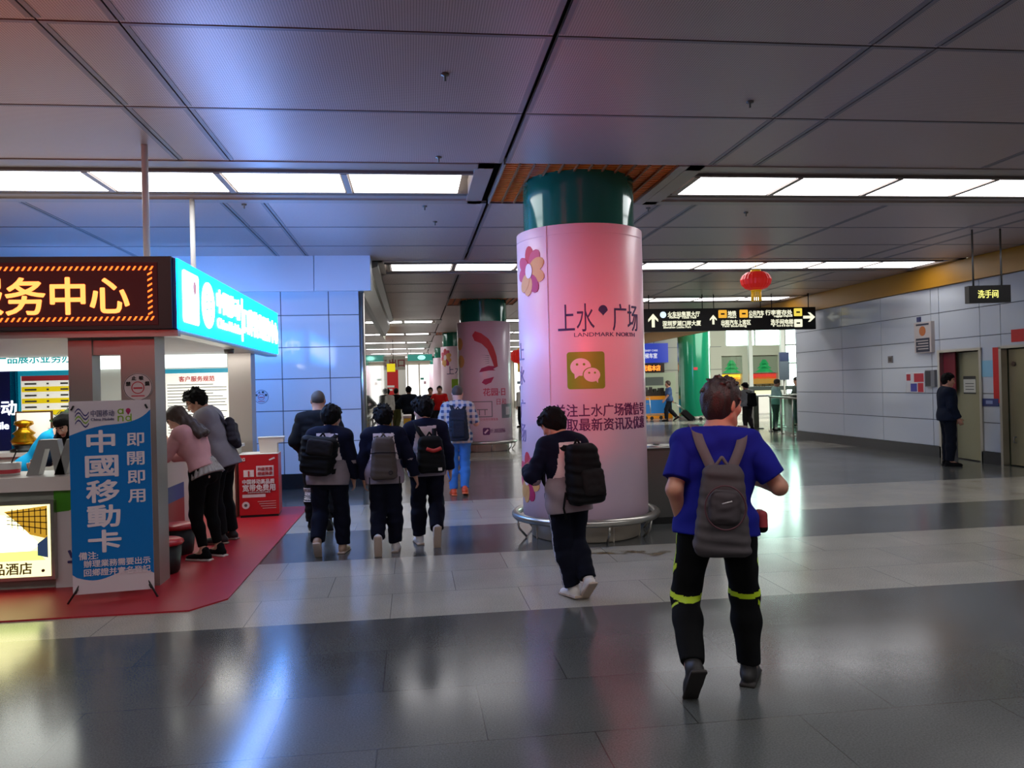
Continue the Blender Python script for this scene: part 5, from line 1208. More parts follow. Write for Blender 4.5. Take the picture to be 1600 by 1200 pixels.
class Person:
    """joints of a posed figure in its own frame: x right, y forward, z up, feet on z=0"""
    def __init__(s, H=1.7, girth=1.0, lean=3, side=0, twist=0, head=(0, 0, 0), L=None, R=None, aL=None, aR=None, fem=False, curl=0.6, hipx=0.095, sw=1.0, neck=0, hs=1.06):
        k = H / 1.75; s.k = k; s.kh = k * hs; s.g = girth; s.fem = fem; s.curl = curl
        T = rotm('Y', side) @ rotm('X', -lean); s.T = T
        Tc = T @ rotm('Z', twist); s.Tc = Tc
        P = np.zeros(3); s.hip = {}; s.knee = {}; s.ank = {}; s.sho = {}; s.elb = {}; s.wri = {}; s.footR = {}
        for sd, sg, leg in (('L', -1, L), ('R', 1, R)):
            th, sh, fp, fo = leg if leg else ((0, 0, -1), (0, 0, -1), 0, 8)
            s.hip[sd] = P + np.array((sg * hipx, 0, -0.03)) * k
            s.knee[sd] = s.hip[sd] + nrm(th) * 0.425 * k
            s.ank[sd] = s.knee[sd] + nrm(sh) * 0.415 * k
            s.footR[sd] = rotm('Z', -sg * fo) @ rotm('X', -fp)
        for sd, sg, arm in (('L', -1, aL), ('R', 1, aR)):
            ua, fa = arm if arm else ((sg * 0.12, 0, -1), (sg * 0.05, 0.2, -1))
            s.sho[sd] = P + Tc @ (np.array((sg * 0.185 * sw, -0.005, 0.44)) * k)
            s.elb[sd] = s.sho[sd] + nrm(ua) * 0.285 * k
            s.wri[sd] = s.elb[sd] + nrm(fa) * 0.25 * k
        s.P = P; s.nb = P + Tc @ (np.array((0, -0.015, 0.495)) * k)
        hy, hp, hr = head
        s.hR = rotm('Z', hy) @ rotm('X', -hp) @ rotm('Y', hr)
        s.hc = s.nb + Tc @ (np.array((0, 0.005 + neck, 0.06)) * k) + s.hR @ (np.array((0, 0.025, 0.105)) * s.kh)
        def low(sd):
            return min((s.ank[sd] + s.footR[sd] @ (np.array(q) * k))[2] for q in ((0, -0.088, -0.0905), (0, 0.195, -0.0905), (0, 0.05, -0.0905), (0, 0.17, -0.0905)))
        zl, zr = low('L'), low('R')
        sd = 'L' if zl < zr else 'R'                       # bend the lower leg's knee until both feet reach the ground
        s.ank[sd] = s.ank[sd] + np.array((0, 0, abs(zl - zr)))
        a_, c_ = s.hip[sd], s.ank[sd]; l1, l2 = 0.425 * k, 0.415 * k
        dv = c_ - a_; dl = min(np.linalg.norm(dv), (l1 + l2) * 0.999); dn = nrm(dv)
        x_ = (l1 * l1 - l2 * l2 + dl * dl) / (2 * dl); y_ = math.sqrt(max(l1 * l1 - x_ * x_, 0))
        pv = s.knee[sd] - a_; pv = pv - dn * (pv @ dn) + np.array((0, 0.03, 0)); pv = nrm(pv - dn * (pv @ dn))
        s.knee[sd] = a_ + dn * x_ + pv * y_
        zmin = min(low('L'), low('R'))
        d = np.array((0, 0, -zmin))
        for dct in (s.hip, s.knee, s.ank, s.sho, s.elb, s.wri):
            for sd in 'LR': dct[sd] = dct[sd] + d
        s.P = s.P + d; s.nb = s.nb + d; s.hc = s.hc + d
    def t(s, x, y, z): return s.P + s.Tc @ (np.array((x, y, z)) * s.k)
    def torso(s, F, off=0.0, k=0.05):
        g, kk = s.g, s.k; f = s.Tc[:, 1]
        def c(a, b, ra, rb, fac):
            F.cone(s.t(*a), s.t(*b), (ra * g) * kk + off * fac ** 0.5, (rb * g) * kk + off * fac ** 0.5, k, sq=(f, fac))
        w = 0.9 if s.fem else 1.0
        c((-0.06, -0.01, -0.02), (0.06, -0.01, -0.02), 0.118, 0.118, 1.25)
        c((-0.02, 0, 0.05), (-0.02 * 0, 0.005, 0.22), 0.145 * w, 0.14 * w, 1.35)
        c((-0.055 * w, 0.0, 0.3), (0.055 * w, 0.0, 0.3), 0.125, 0.125, 1.3)
        c((-0.085 * w, -0.005, 0.405), (0.085 * w, -0.005, 0.405), 0.086, 0.086, 1.12)
        for sd, sg in (('L', -1), ('R', 1)):
            F.cone(s.t(sg * 0.08, -0.01, 0.43), s.sho[sd], 0.07 * g * kk + off, 0.062 * g * kk + off, k)
            F.cone(s.t(sg * 0.02, -0.02, 0.5), s.t(sg * 0.13, -0.012, 0.46), 0.045 * kk + off, 0.04 * kk + off, k)
        if s.fem:
            for sg in (-1, 1): F.ell(s.t(sg * 0.07, 0.085, 0.3), np.array((0.06, 0.055, 0.06)) * kk + off, 0.03)
    def arm(s, F, sd, off=0.0, upto=1.0, k=0.025, elbow=None):
        kk, g = s.k, (s.g + 1) / 2
        e, w_ = s.elb[sd], s.wri[sd]
        if upto <= 1.0:
            F.cone(s.sho[sd], s.sho[sd] + (e - s.sho[sd]) * upto, 0.055 * g * kk + off, 0.047 * g * kk + off * 1.15, k, flat=upto < 1); return
        F.cone(s.sho[sd], e, 0.055 * g * kk + off, 0.043 * g * kk + off, k)
        F.cone(e, e + (w_ - e) * (upto - 1), 0.043 * g * kk + off, (0.043 - 0.014 * (upto - 1)) * g * kk + off, k, flat=True)
    def leg(s, F, sd, off=0.0, off2=None, upto=2.0, k=0.03):
        kk, g = s.k, (s.g + 1) / 2; off2 = off if off2 is None else off2
        h, n, a = s.hip[sd], s.knee[sd], s.ank[sd]
        F.cone(h, n, 0.085 * g * kk + off, 0.056 * kk + (off + off2) / 2, k)
        m = n + (a - n) * 0.35
        F.cone(n, m, 0.056 * kk + (off + off2) / 2, 0.054 * kk + off2, k)
        e = n + (a - n) * (upto - 1)
        F.cone(m, e, 0.054 * kk + off2, 0.037 * kk + off2 * 1.1, k, flat=True)
    def hand(s, F, sd, d=None, n=None):
        sg = -1 if sd == 'L' else 1; kk = s.k; w_ = s.wri[sd]
        d = nrm(s.wri[sd] - s.elb[sd]) if d is None else nrm(d)
        n = np.array((-sg, 0.15, 0.0)) if n is None else np.asarray(n, float)
        n = nrm(n - d * (n @ d)); u = np.cross(d, n) * sg        # u points to the thumb side
        if u @ np.array((0, 1.0, 0.3)) < 0: u = -u
        Rm = np.stack([u, d, n], 1)
        F.ell(w_ + d * 0.045 * kk, np.array((0.04, 0.052, 0.016)) * kk, 0.02, R=Rm)
        F.cone(w_ - d * 0.02 * kk, w_ + d * 0.02 * kk, 0.026 * kk, 0.024 * kk, 0.02, sq=(n, 1.25))
        for i, (off, ln) in enumerate(((0.029, 0.075), (0.01, 0.083), (-0.009, 0.077), (-0.027, 0.062))):
            p = w_ + (d * 0.085 + u * off) * kk; dirv = d + u * off * 2.2; a = s.curl * (0.35 + 0.06 * i)
            for j, fr in enumerate((0.46, 0.3, 0.24)):
                dv = nrm(math.cos(a) * nrm(dirv) + math.sin(a) * n); q = p + dv * ln * fr * kk
                F.cone(p, q, (0.0088 - 0.0009 * j) * kk, (0.0082 - 0.0009 * j) * kk, 0.006); p = q; a += s.curl * 0.75
        p = w_ + (d * 0.03 + u * 0.03) * kk; q = p + nrm(d * 0.7 + u * 0.75 + n * 0.35) * 0.04 * kk; r_ = q + nrm(d + u * 0.2 + n * 0.5) * 0.03 * kk
        F.cone(p, q, 0.012 * kk, 0.0095 * kk, 0.012); F.cone(q, r_, 0.0095 * kk, 0.0075 * kk, 0.006)
    def H(s, x, y, z): return s.hc + s.hR @ (np.array((x, y, z)) * s.kh)
    def head(s, F):
        kk, R = s.kh, s.hR; A = lambda *r: np.array(r) * kk
        F.ell(s.H(0, -0.012, 0.03), A(0.076, 0.096, 0.086), 0.02, R)
        F.ell(s.H(0, 0.025, -0.035), A(0.06, 0.066, 0.076), 0.03, R)
        F.cone(s.H(-0.015, 0.062, -0.098), s.H(0.015, 0.062, -0.098), 0.02 * kk, 0.02 * kk, 0.03)
        for sg in (-1, 1):
            F.cone(s.H(sg * 0.058, 0.0, -0.06), s.H(sg * 0.02, 0.055, -0.097), 0.018 * kk, 0.017 * kk, 0.03)
            F.ell(s.H(sg * 0.04, 0.058, -0.028), A(0.026, 0.024, 0.024), 0.02, R)
            F.ell(s.H(sg * 0.078, -0.008, -0.008), A(0.011, 0.02, 0.033), 0.008, R @ rotm('Z', sg * 22))
            F.ell(s.H(sg * 0.031, 0.094, 0.004), A(0.016, 0.012, 0.011), 0.012, R, op='s')
            F.ell(s.H(sg * 0.031, 0.076, 0.003), A(0.0135, 0.0135, 0.0125), 0.002, R)
        F.cone(s.H(-0.036, 0.078, 0.024), s.H(0.036, 0.078, 0.024), 0.011 * kk, 0.011 * kk, 0.018)
        F.cone(s.H(0, 0.086, 0.012), s.H(0, 0.105, -0.032), 0.008 * kk, 0.013 * kk, 0.012)
        for sg in (-1, 1): F.cone(s.H(sg * 0.012, 0.094, -0.035), s.H(sg * 0.012, 0.09, -0.036), 0.009 * kk, 0.009 * kk, 0.008)
        F.ell(s.H(0, 0.088, -0.06), A(0.024, 0.011, 0.0075), 0.008, R); F.ell(s.H(0, 0.086, -0.07), A(0.02, 0.011, 0.008), 0.006, R)
        F.cone(s.H(0, -0.022, -0.05), s.nb, 0.052 * kk, 0.058 * kk, 0.03)
def body_mesh(p, h, skin, parent, lowleg=False):
    F = Field(); p.torso(F, 0, 0.05)
    F.cone(p.H(0, -0.022, -0.05), p.t(0, 0, 0.4), 0.052 * p.k, 0.06 * p.k, 0.05)
    for sd in 'LR':
        p.arm(F, sd, 0, 2.0); p.leg(F, sd, -0.004)
        p.hand(F, sd, *(p.hands.get(sd, (None, None)) if hasattr(p, 'hands') else (None, None)))
        a, R = p.ank[sd], p.footR[sd]
        F.cone(a, a + R @ (np.array((0, 0.13, -0.055)) * p.k), 0.036 * p.k, 0.028 * p.k, 0.03); F.cone(a, a + R @ (np.array((0, -0.04, -0.045)) * p.k), 0.034 * p.k, 0.03 * p.k, 0.03)
    p.head(F)
    V, Q = F.mesh(h)
    C_ = V[Q].mean(1); q = (C_ - p.hc) @ p.hR / p.kh
    mi = np.zeros(len(Q), np.int32)
    x, y, z = q.T
    mi[(np.abs(x) < 0.026) & (y > 0.075) & (z < -0.05) & (z > -0.08)] = 1
    for sg in (-1, 1):
        e = np.stack([x - sg * 0.031, y - 0.076, z - 0.003], 1); d = np.linalg.norm(e, axis=1)
        mi[(d < 0.016) & (y > 0.082)] = 2
        mi[((x - sg * 0.031) ** 2 + (z - 0.003) ** 2 < 0.0075 ** 2) & (y > 0.082)] = 3
    mi[(np.abs(z - 0.03 - 0.05 * (0.03 - np.abs(x))) < 0.006) & (np.abs(x) > 0.012) & (np.abs(x) < 0.05) & (y > 0.05)] = 3
    return np_mesh('body', V, Q, [skin, LIPM, EYEW, EYEB], parent, mi)
def hair_mesh(p, h, m, parent, style='short', seed=1, t=0.016):
    F = Field(); R = p.hR; A = lambda *r: np.array(r) * p.kh
    F.ell(p.H(0, -0.014, 0.032), A(0.076 + t, 0.096 + t, 0.086 + t), 0.02, R)
    if style != 'crop': F.ell(p.H(0, -0.03, -0.02), A(0.066 + t * 0.7, 0.07 + t, 0.085), 0.03, R)
    if style in ('fringe', 'spiky'): F.ell(p.H(0, 0.07, 0.075), A(0.06, 0.035, 0.03), 0.03, R)
    if style == 'messy':
        F.ell(p.H(-0.03, 0.05, 0.09), A(0.06, 0.06, 0.04), 0.03, R); F.ell(p.H(0.02, -0.02, 0.1), A(0.07, 0.07, 0.045), 0.03, R)
    r = np.random.RandomState(seed); ks = r.normal(size=(7, 3)) * np.array((75, 75, 40)); ph = r.uniform(0, 6, 7); am = {'crop': 0.0008, 'spiky': 0.005, 'messy': 0.006}.get(style, 0.003)
    F.disp(lambda q: sum(np.sin(q @ k + f) for k, f in zip(ks, ph)) * am / 2.5)
    if style in ('spiky', 'messy', 'short', 'fringe'):
        n_t, ln = {'spiky': (70, 0.034), 'messy': (90, 0.036), 'short': (40, 0.02), 'fringe': (50, 0.022)}[style]
        for i in range(n_t):
            a, e = r.uniform(0, 6.283), r.uniform(-0.35, 1.4)
            nv = np.array((math.cos(a) * math.cos(e), math.sin(a) * math.cos(e), math.sin(e)))
            b0 = np.array((0, -0.014, 0.032)) + nv * (np.array((0.076, 0.096, 0.086)) + t * 0.9)
            dn = nrm(nv * 0.55 + np.array((r.uniform(-0.4, 0.4), r.uniform(-0.4, 0.4), -0.7 + 0.5 * max(nv[2], 0))))
            q0 = p.hc + R @ (b0 * p.kh); q1 = q0 + R @ dn * ln * p.kh
            F.cone(q0, q1, 0.012 * p.kh, 0.004 * p.kh, 0.008)
    lowb = {'crop': -0.05, 'long': -0.1}.get(style, -0.088)
    zf = {'fringe': 0.045, 'crop': 0.075, 'long': 0.05}.get(style, 0.06)
    def cut(q):
        w_ = (q - p.hc) @ p.hR / p.kh; y_ = w_[..., 1]
        zl = np.interp(y_, [-0.1, -0.045, -0.03, 0.025, 0.04, 0.075], [lowb, lowb - 0.005, lowb + 0.02, -0.01, 0.035, zf])
        return (zl - w_[..., 2]) * p.k * 0.8
    F.cut(cut)
    if style == 'long':
        G = Field()
        for (x, dy) in ((-0.06, -0.03), (0.06, -0.03), (0, -0.07), (-0.035, -0.06), (0.035, -0.06)):
            a = p.H(x, dy, 0.0); b = a + np.array((x * 0.5, -0.05, -0.3)) * p.k if not hasattr(p, 'hairdir') else a + np.array(p.hairdir) * p.k + np.array((x * 0.4, 0, 0))
            G.cone(a, b, 0.05 * p.k, 0.034 * p.k, 0.03)
        G.disp(lambda q: sum(np.sin(q @ (k * np.array((1, 1, 0.2))) + f) for k, f in zip(ks, ph)) * 0.002)
        F.sub(G)
    V, Q = F.mesh(h); return np_mesh('hair', V, Q, m, parent)
def top_mesh(p, h, mats, parent, name='jacket', off=0.022, sleeve=1.95, hem=-0.06, seed=1, paint=None, collar=0.0, flare=0.0, wr=0.0035, hood=False):
    F = Field(); B = Field(); p.torso(B, off, 0.05)
    if hem < -0.03:
        B.cone(p.t(-0.055, -0.005, -0.02), p.t(-0.06, -0.005, hem), 0.122 * p.g * p.k + off, 0.125 * p.g * p.k + off + flare, 0.05, sq=(p.Tc[:, 1], 1.15)); B.cone(p.t(0.055, -0.005, -0.02), p.t(0.06, -0.005, hem), 0.122 * p.g * p.k + off, 0.125 * p.g * p.k + off + flare, 0.05, sq=(p.Tc[:, 1], 1.15))
    if collar: B.cone(p.t(0, -0.015, 0.46), p.t(0, -0.012, 0.49) + nrm(p.hc - p.nb) * collar, 0.072 * p.k, 0.066 * p.k, 0.03, flat=True)
    B.disp(wrinkle(wr, 22, seed))
    u = p.T[:, 2]; hp = p.t(0, 0, hem)
    B.cut(lambda q: -((q - hp) @ u))
    npos = p.nb + p.Tc @ (np.array((0, 0.015, 0.02 + collar)) * p.k); nu = nrm(p.Tc @ np.array((0, 0.35, 1.0)))
    B.cut(lambda q: (q - npos) @ nu)
    if hood:
        G = Field(); G.ell(p.t(0, -0.09, 0.46), np.array((0.12, 0.06, 0.075)) * p.k, 0.02, p.Tc); G.cone(p.t(-0.09, -0.03, 0.49), p.t(0.09, -0.03, 0.49), 0.04 * p.k, 0.04 * p.k, 0.04); B.ops = B.ops + G.ops; B.lo = np.minimum(B.lo, G.lo); B.hi = np.maximum(B.hi, G.hi)
    F.sub(B)
    A = Field()
    for sd in 'LR': p.arm(A, sd, off if sleeve < 1 else off * 0.95, sleeve, 0.03)
    A.disp(wrinkle(wr, 30, seed + 3))
    F.sub(A)
    V, Q = F.mesh(h); mi = None
    if paint:
        Cq = V[Q].mean(1); L = (Cq - p.P) @ p.Tc / p.k; mi = paint(p, Cq, L)
    return np_mesh(name, V, Q, mats, parent, mi)
def trouser_mesh(p, h, mats, parent, off=0.02, off2=0.03, upto=1.97, seed=2, paint=None, wr=0.004, name='trousers'):
    F = Field(); f = p.T[:, 1]
    F.cone(p.P + np.array((-0.06, -0.01, 0.0)) * p.k, p.P + np.array((0.06, -0.01, 0.0)) * p.k, 0.12 * p.g * p.k + off, 0.12 * p.g * p.k + off, 0.05, sq=(f, 1.2))
    F.cone(p.P, p.t(0, 0, 0.09), 0.13 * p.g * p.k + off, 0.135 * p.g * p.k + off * 0.6, 0.05, sq=(f, 1.3))
    for sd in 'LR': p.leg(F, sd, off, off2, upto, 0.03)
    F.disp(wrinkle(wr, 26, seed))
    V, Q = F.mesh(h); mi = None
    if paint: mi = paint(p, V[Q].mean(1))
    return np_mesh(name, V, Q, mats, parent, mi)
def shoe_mesh(p, sd, h, mats, parent, name='shoe', high=0.0):
    F = Field(); k = p.k; a = p.ank[sd]; R = p.footR[sd]; q = lambda x, y, z: a + R @ (np.array((x, y, z)) * k)
    F.ell(q(0, -0.03, -0.045), np.array((0.042, 0.062, 0.048)) * k, 0.02, R); F.ell(q(0, 0.11, -0.062), np.array((0.048, 0.105, 0.038)) * k, 0.03, R)
    F.cone(q(0, -0.01, -0.03), q(0, 0.08, -0.05), 0.04 * k, 0.038 * k, 0.03); F.cone(q(0, -0.012, -0.03), q(0, -0.015, 0.015 + high), 0.042 * k, 0.045 * k, 0.02)
    F.rbox(q(0, 0.055, -0.083), np.array((0.045, 0.15, 0.013)) * k, 0.01 * k, 0.006, R)
    F.cut(lambda v: -0.0905 * k - ((v - a) @ R)[..., 2])
    V, Q = F.mesh(h); L = (V[Q].mean(1) - a) @ R / k
    mi = np.zeros(len(Q), np.int32); mi[L[:, 2] < -0.068] = 1
    return np_mesh(name, V, Q, mats, parent, mi)
def ribbon(name, pts, normals, wd, th, m, parent):
    bm = nb(); prev = None; pts = [Vector(p) for p in pts]
    for i, p in enumerate(pts):
        t = (pts[min(i + 1, len(pts) - 1)] - pts[max(i - 1, 0)]).normalized(); n = Vector(normals[i]); n = (n - t * n.dot(t)).normalized(); b = t.cross(n)
        ring = [bm.verts.new(p + b * sx * wd / 2 + n * sz * th / 2) for sx, sz in ((-1, -1), (1, -1), (1, 1), (-1, 1))]
        if prev:
            for k in range(4): bm.faces.new((prev[k], prev[(k + 1) % 4], ring[(k + 1) % 4], ring[k]))
        else: bm.faces.new(ring)
        prev = ring
    bm.faces.new(prev[::-1]); bevel(bm, th * 0.3, 2, 50)
    for f in bm.faces: f.smooth = True
    return obj(name, bm, m, parent)
def smooth_path(pts, n=5):
    P = [np.array(p, float) for p in pts]; out = []
    for i in range(len(P) - 1):
        a, b, c, d = P[max(i - 1, 0)], P[i], P[i + 1], P[min(i + 2, len(P) - 1)]
        for j in range(n):
            t = j / n; out.append(0.5 * ((2 * b) + (-a + c) * t + (2 * a - 5 * b + 4 * c - d) * t * t + (-a + 3 * b - 3 * c + d) * t ** 3))
    out.append(P[-1]); return out
def backpack(p, parent_t, h, cz=0.2, hw=0.15, hh=0.24, dp=0.085, m=None, pm=None, pocket=(0.0, -0.07, 0.11, 0.1), dx=0.0, strap_top=0.12, sm=None, off=0.03, tilt=0, droop=0.0, taper=-0.12, wr=0.004, extra=None, dress=True, pk=1):
    """bag carried on the back; pocket = (x, z, half width, half height) in the bag frame"""
    k = p.k; R = p.Tc @ rotm('Y', tilt)
    backy = -0.115 * p.g - off
    c = p.t(dx, backy - dp, cz)
    F = Field(); F.rbox(c, np.array((hw, dp, hh)) * k, min(hw, dp, hh) * 0.75 * k, 0.02, R, taper=taper)
    F.disp(wrinkle(wr, 30, 5)); V, Q = F.mesh(h); np_mesh('main_bag', V, Q, m, parent_t)
    if pocket:
        F = Field(); pc = c + R @ (np.array((pocket[0], -dp * 0.93, pocket[1])) * k)
        F.rbox(pc, np.array((pocket[2], 0.045, pocket[3])) * k, 0.04 * k, 0.02, R); F.disp(wrinkle(0.002, 40, 8)); V, Q = F.mesh(h); np_mesh('front_pocket', V, Q, pm or m, parent_t)
    tz = cz + hh * 0.8; fr = 0.125 * p.g + off * 0.9
    for sg in (-1, 1):
        b0 = c + R @ (np.array((sg * hw * 0.38, dp * 0.6, hh * 0.86)) * k)
        pts = [b0, p.t(sg * strap_top * 0.8, -0.105 * p.g - off * 0.8, 0.43), p.t(sg * strap_top, -0.05, 0.512 + off * 0.75), p.t(sg * strap_top * 1.05, 0.03, 0.495 + off * 0.8), p.t(sg * (strap_top + 0.01), fr * 0.9, 0.38), p.t(sg * (strap_top + 0.03), fr, 0.22), p.t(sg * 0.17 * p.g, fr * 0.45, max(cz - hh * 0.5, 0.05)), c + R @ (np.array((sg * hw * 0.85, dp * 0.5, -hh * 0.7)) * k)]
        nn = [(0, -1, 0.1), (0, -1, 0.2), (0, -0.5, 1), (0, 0.4, 1), (0, 1, 0.3), (0, 1, 0), (sg, 0.6, 0), (sg, -0.5, 0)]
        sp = smooth_path(pts, 6); N = []
        for i in range(len(sp)):
            q = i / 6; j = min(int(q), len(nn) - 2); t = q - j; N.append(p.Tc @ nrm(np.array(nn[j]) * (1 - t) + np.array(nn[j + 1]) * t))
        ribbon('shoulder_strap', sp, N, 0.055 * k, 0.012, sm or m, parent_t)
    bm = nb(); a = c + R @ (np.array((-0.04, dp * 0.5, hh * 0.93)) * k); b = c + R @ (np.array((0.04, dp * 0.5, hh * 0.93)) * k); md = (a + b) / 2 + R @ np.array((0, 0, 0.05))
    bm_tube(bm, smooth_path([a, a * 0.3 + md * 0.7, md, b * 0.3 + md * 0.7, b], 4), 0.009, 8); obj('top_handle', bm, sm or m, parent_t)
    return c, R
def figure(label, loc, yaw, p, h, cat='person', group=None):
    return thing('person', label, cat, loc, rad(yaw), group)
def put(t_from, label, name='backpack', cat='backpack', group=None):
    return thing(name, label, cat, tuple(t_from.location), t_from.rotation_euler[2], group)
CLOTH = {}
def cloth(name, c, rough=0.85, **kw):
    kw.setdefault('noise', 0.1); kw.setdefault('nscale', 18); kw.setdefault('spec', 0.15); return mat('cloth ' + name, c, rough, **kw)
# ------------------------------------------------------------------ the people
BLK = cloth('black', '#09090b'); NVY = cloth('navy', '#0d1024'); WPANEL = cloth('pale panel', '#d9c9cb'); GREYM = cloth('mauve grey', '#8a7d84'); WSH = mat('white shoe', '#d6cfcb', 0.6); SOLE = mat('pale sole', '#b9a392', 0.7)
BAGB = cloth('bag black', '#0b0b0d', 0.7); BAGG = cloth('bag grey', '#4a4446', 0.75); BAGD = cloth('bag dark', '#1d1b1c', 0.75)

# man in the blue shirt
p = Person(1.65, 1.1, lean=4, side=3, hs=1.15, sw=0.96, twist=-6, head=(-58, 4, 3), L=((-0.14, -0.1, -1), (-0.08, -0.52, -1), 48, 4), R=((0.14, 0.2, -1), (0.02, -0.06, -1), 0, 24),
           aL=((-0.35, -0.35, -1), (0.25, 0.35, -1)), aR=((0.62, -0.25, -1), (-0.25, 1.0, 0.05)), hipx=0.115)
t = figure('man in a blue T-shirt and black trousers with lime bands walking away, nearest the camera', (1.61, 4.1, 0), -8, p, 0.006)
body_mesh(p, 0.006, SKIN, t)
hair_mesh(p, 0.006, mat('dark brown hair', '#241512', 0.42, bump=0.5, bscale=140), t, 'short', 3, 0.013)
top_mesh(p, 0.007, cloth('royal blue', '#14197c', 0.8), t, 't_shirt', 0.025, 0.78, -0.07, 4, wr=0.005, flare=0.012)
LIME = mat('lime tape', '#b4d010', 0.5)
def pt(p, C_):
    mi = np.zeros(len(C_), np.int32)
    for sd, sg in (('L', -1), ('R', 1)):
        h_, n_, a_ = p.hip[sd], p.knee[sd], p.ank[sd]
        near = np.linalg.norm(C_ - (h_ + n_) / 2, axis=1) < 0.33
        ax = nrm(n_ - h_); s_ = (C_ - h_) @ ax
        band = np.abs(s_ - 0.4 * p.k - 0.1 * sg * (C_[:, 0] - n_[0])) < 0.014
        side_ = ((C_[:, 0] - n_[0]) * sg > 0.055)
        mi[near & band & (C_[:, 0] * sg > 0)] = 1
        mi[near & side_ & (np.abs(((C_[:, 1] - n_[1]) * 1.2 + (C_[:, 2] - n_[2])) - 0.12) < 0.016) & (C_[:, 0] * sg > 0)] = 1
        mi[(np.abs(C_[:, 1] - h_[1] - (s_ / 0.42) * (n_[1] - h_[1])) < 0.012) & (s_ < 0.25) & ((C_[:, 0]) * sg > 0.12)] = 1
        mi[side_ & (np.abs(((C_[:, 1] - n_[1]) + (C_[:, 2] - n_[2])) + 0.09) < 0.011) & (C_[:, 0] * sg > 0)] = 1
    return mi
trouser_mesh(p, 0.007, [BLK, LIME], t, 0.022, 0.026, 1.96, 3, pt)
for sd in 'LR': shoe_mesh(p, sd, 0.006, [mat('shoe charcoal', '#1d1a19', 0.6), mat('sole charcoal', '#28221f', 0.7)], t)
b = put(t, 'dark grey backpack with round front pocket on the blue-shirted man')
BG = cloth('backpack charcoal', '#4b4547', 0.75)
c_, R_ = backpack(p, b, 0.007, 0.08, 0.132, 0.25, 0.07, BG, cloth('pocket charcoal', '#453f42', 0.75), (0.0, 0.02, 0.085, 0.095), 0, 0.135, cloth('strap grey', '#5f5658', 0.75), taper=-0.22)
bm = nb(); n_ = 28
bm_tube(bm, [c_ + R_ @ (np.array((0.1 * math.cos(2 * PI * i / n_), -0.104, 0.02 + 0.11 * math.sin(2 * PI * i / n_)))) for i in range(n_)], 0.004, 6, closed=True)
obj('piping', bm, mat('maroon piping', '#4a1f2a', 0.6), b)
bm = nb(); bm_tube(bm, [c_ + R_ @ np.array((-0.02, -0.126, 0.04)), c_ + R_ @ np.array((0.03, -0.126, 0.055))], 0.004, 6); obj('zip_tab', bm, mat('zip silver', '#c9c4c4', 0.3, 0.6), b)
hp = thing('hip_pouch', 'small red and dark pouch at the right hip of the blue-shirted man', 'pouch', tuple(t.location), t.rotation_euler[2])
F = Field(); q = p.hip['R'] + np.array((0.138, 0.02, 0.02)); F.rbox(q, (0.028, 0.05, 0.06), 0.025, 0.01); V, Q = F.mesh(0.006)
zz = V[Q].mean(1)[:, 2]; np_mesh('pouch', V, Q, [mat('pouch red', '#a8323a', 0.6), BLK], hp, (zz < q[2] - 0.025).astype(np.int32))

# school jackets: navy with pale back panel and grey hem
def jacket(p, C_, L):
    mi = np.zeros(len(C_), np.int32); x, y, z = L.T
    torso = np.abs(x) < 0.215
    da = np.minimum(*[np.linalg.norm(C_ - (p.sho[s] + np.clip(((C_ - p.sho[s]) @ (p.elb[s] - p.sho[s])) / ((p.elb[s] - p.sho[s]) @ (p.elb[s] - p.sho[s])), 0, 1)[:, None] * (p.elb[s] - p.sho[s])), axis=1) for s in 'LR'])
    df = np.minimum(*[np.linalg.norm(C_ - (p.elb[s] + np.clip(((C_ - p.elb[s]) @ (p.wri[s] - p.elb[s])) / ((p.wri[s] - p.elb[s]) @ (p.wri[s] - p.elb[s])), 0, 1)[:, None] * (p.wri[s] - p.elb[s])), axis=1) for s in 'LR'])
    sleeve = (np.minimum(da, df) < 0.088 * p.k) & (np.abs(x) > 0.12)
    panel = (~sleeve) & (z > 0.12) & (z < 0.47) & (np.abs(x) < 0.125 + 0.06 * np.clip((0.4 - z) / 0.3, 0, 1))
    grey = (~sleeve) & (z <= 0.16)
    mi[panel] = 1; mi[grey] = 2
    mi[(z > 0.47)] = 0
    return mi
def student(label, loc, yaw, p, seed, hstyle='spiky', h=0.0085, shoes=(WSH, SOLE), stripe=False, hem=-0.13):
    t = figure(label, loc, yaw, p, h)
    body_mesh(p, h * 0.9, SKIN, t); hair_mesh(p, h * 0.85, HAIRM, t, hstyle, seed, 0.026)
    top_mesh(p, h, [NVY, WPANEL, GREYM], t, 'jacket', 0.03, 1.93, hem, seed, jacket, collar=0.035, wr=0.005)
    def pp(p, C_):
        mi = np.zeros(len(C_), np.int32)
        if stripe:
            for sd, sg in (('L', -1), ('R', 1)):
                for a_, b_ in ((p.hip[sd], p.knee[sd]), (p.knee[sd], p.ank[sd])):
                    tt = np.clip(((C_ - a_) @ (b_ - a_)) / ((b_ - a_) @ (b_ - a_)), 0, 1); q = C_ - (a_ + tt[:, None] * (b_ - a_))
                    mi[(np.abs(q[:, 1]) < 0.008) & (q[:, 0] * sg > 0.03) & (np.linalg.norm(q, axis=1) < 0.13)] = 1
        return mi
    trouser_mesh(p, h, [cloth('school trousers', '#0b0d1c'), mat('piping pale', '#a8a6b4', 0.6)], t, 0.024, 0.034, 1.97, seed + 1, pp)
    for sd in 'LR': shoe_mesh(p, sd, h * 0.85, list(shoes), t)
    return t
p1 = Person(1.49, 1.14, hs=1.12, lean=6, side=2, twist=-4, head=(-30, 8, 0), L=((0, -0.16, -1), (0, -0.42, -1), 42, 4), R=((0.05, 0.2, -1), (0.02, -0.05, -1), 0, 8), aL=((-0.3, 0.05, -1), (0.3, 0.7, -0.7)), aR=((0.24, -0.05, -1), (0.06, 0.3, -1)), hipx=0.11)
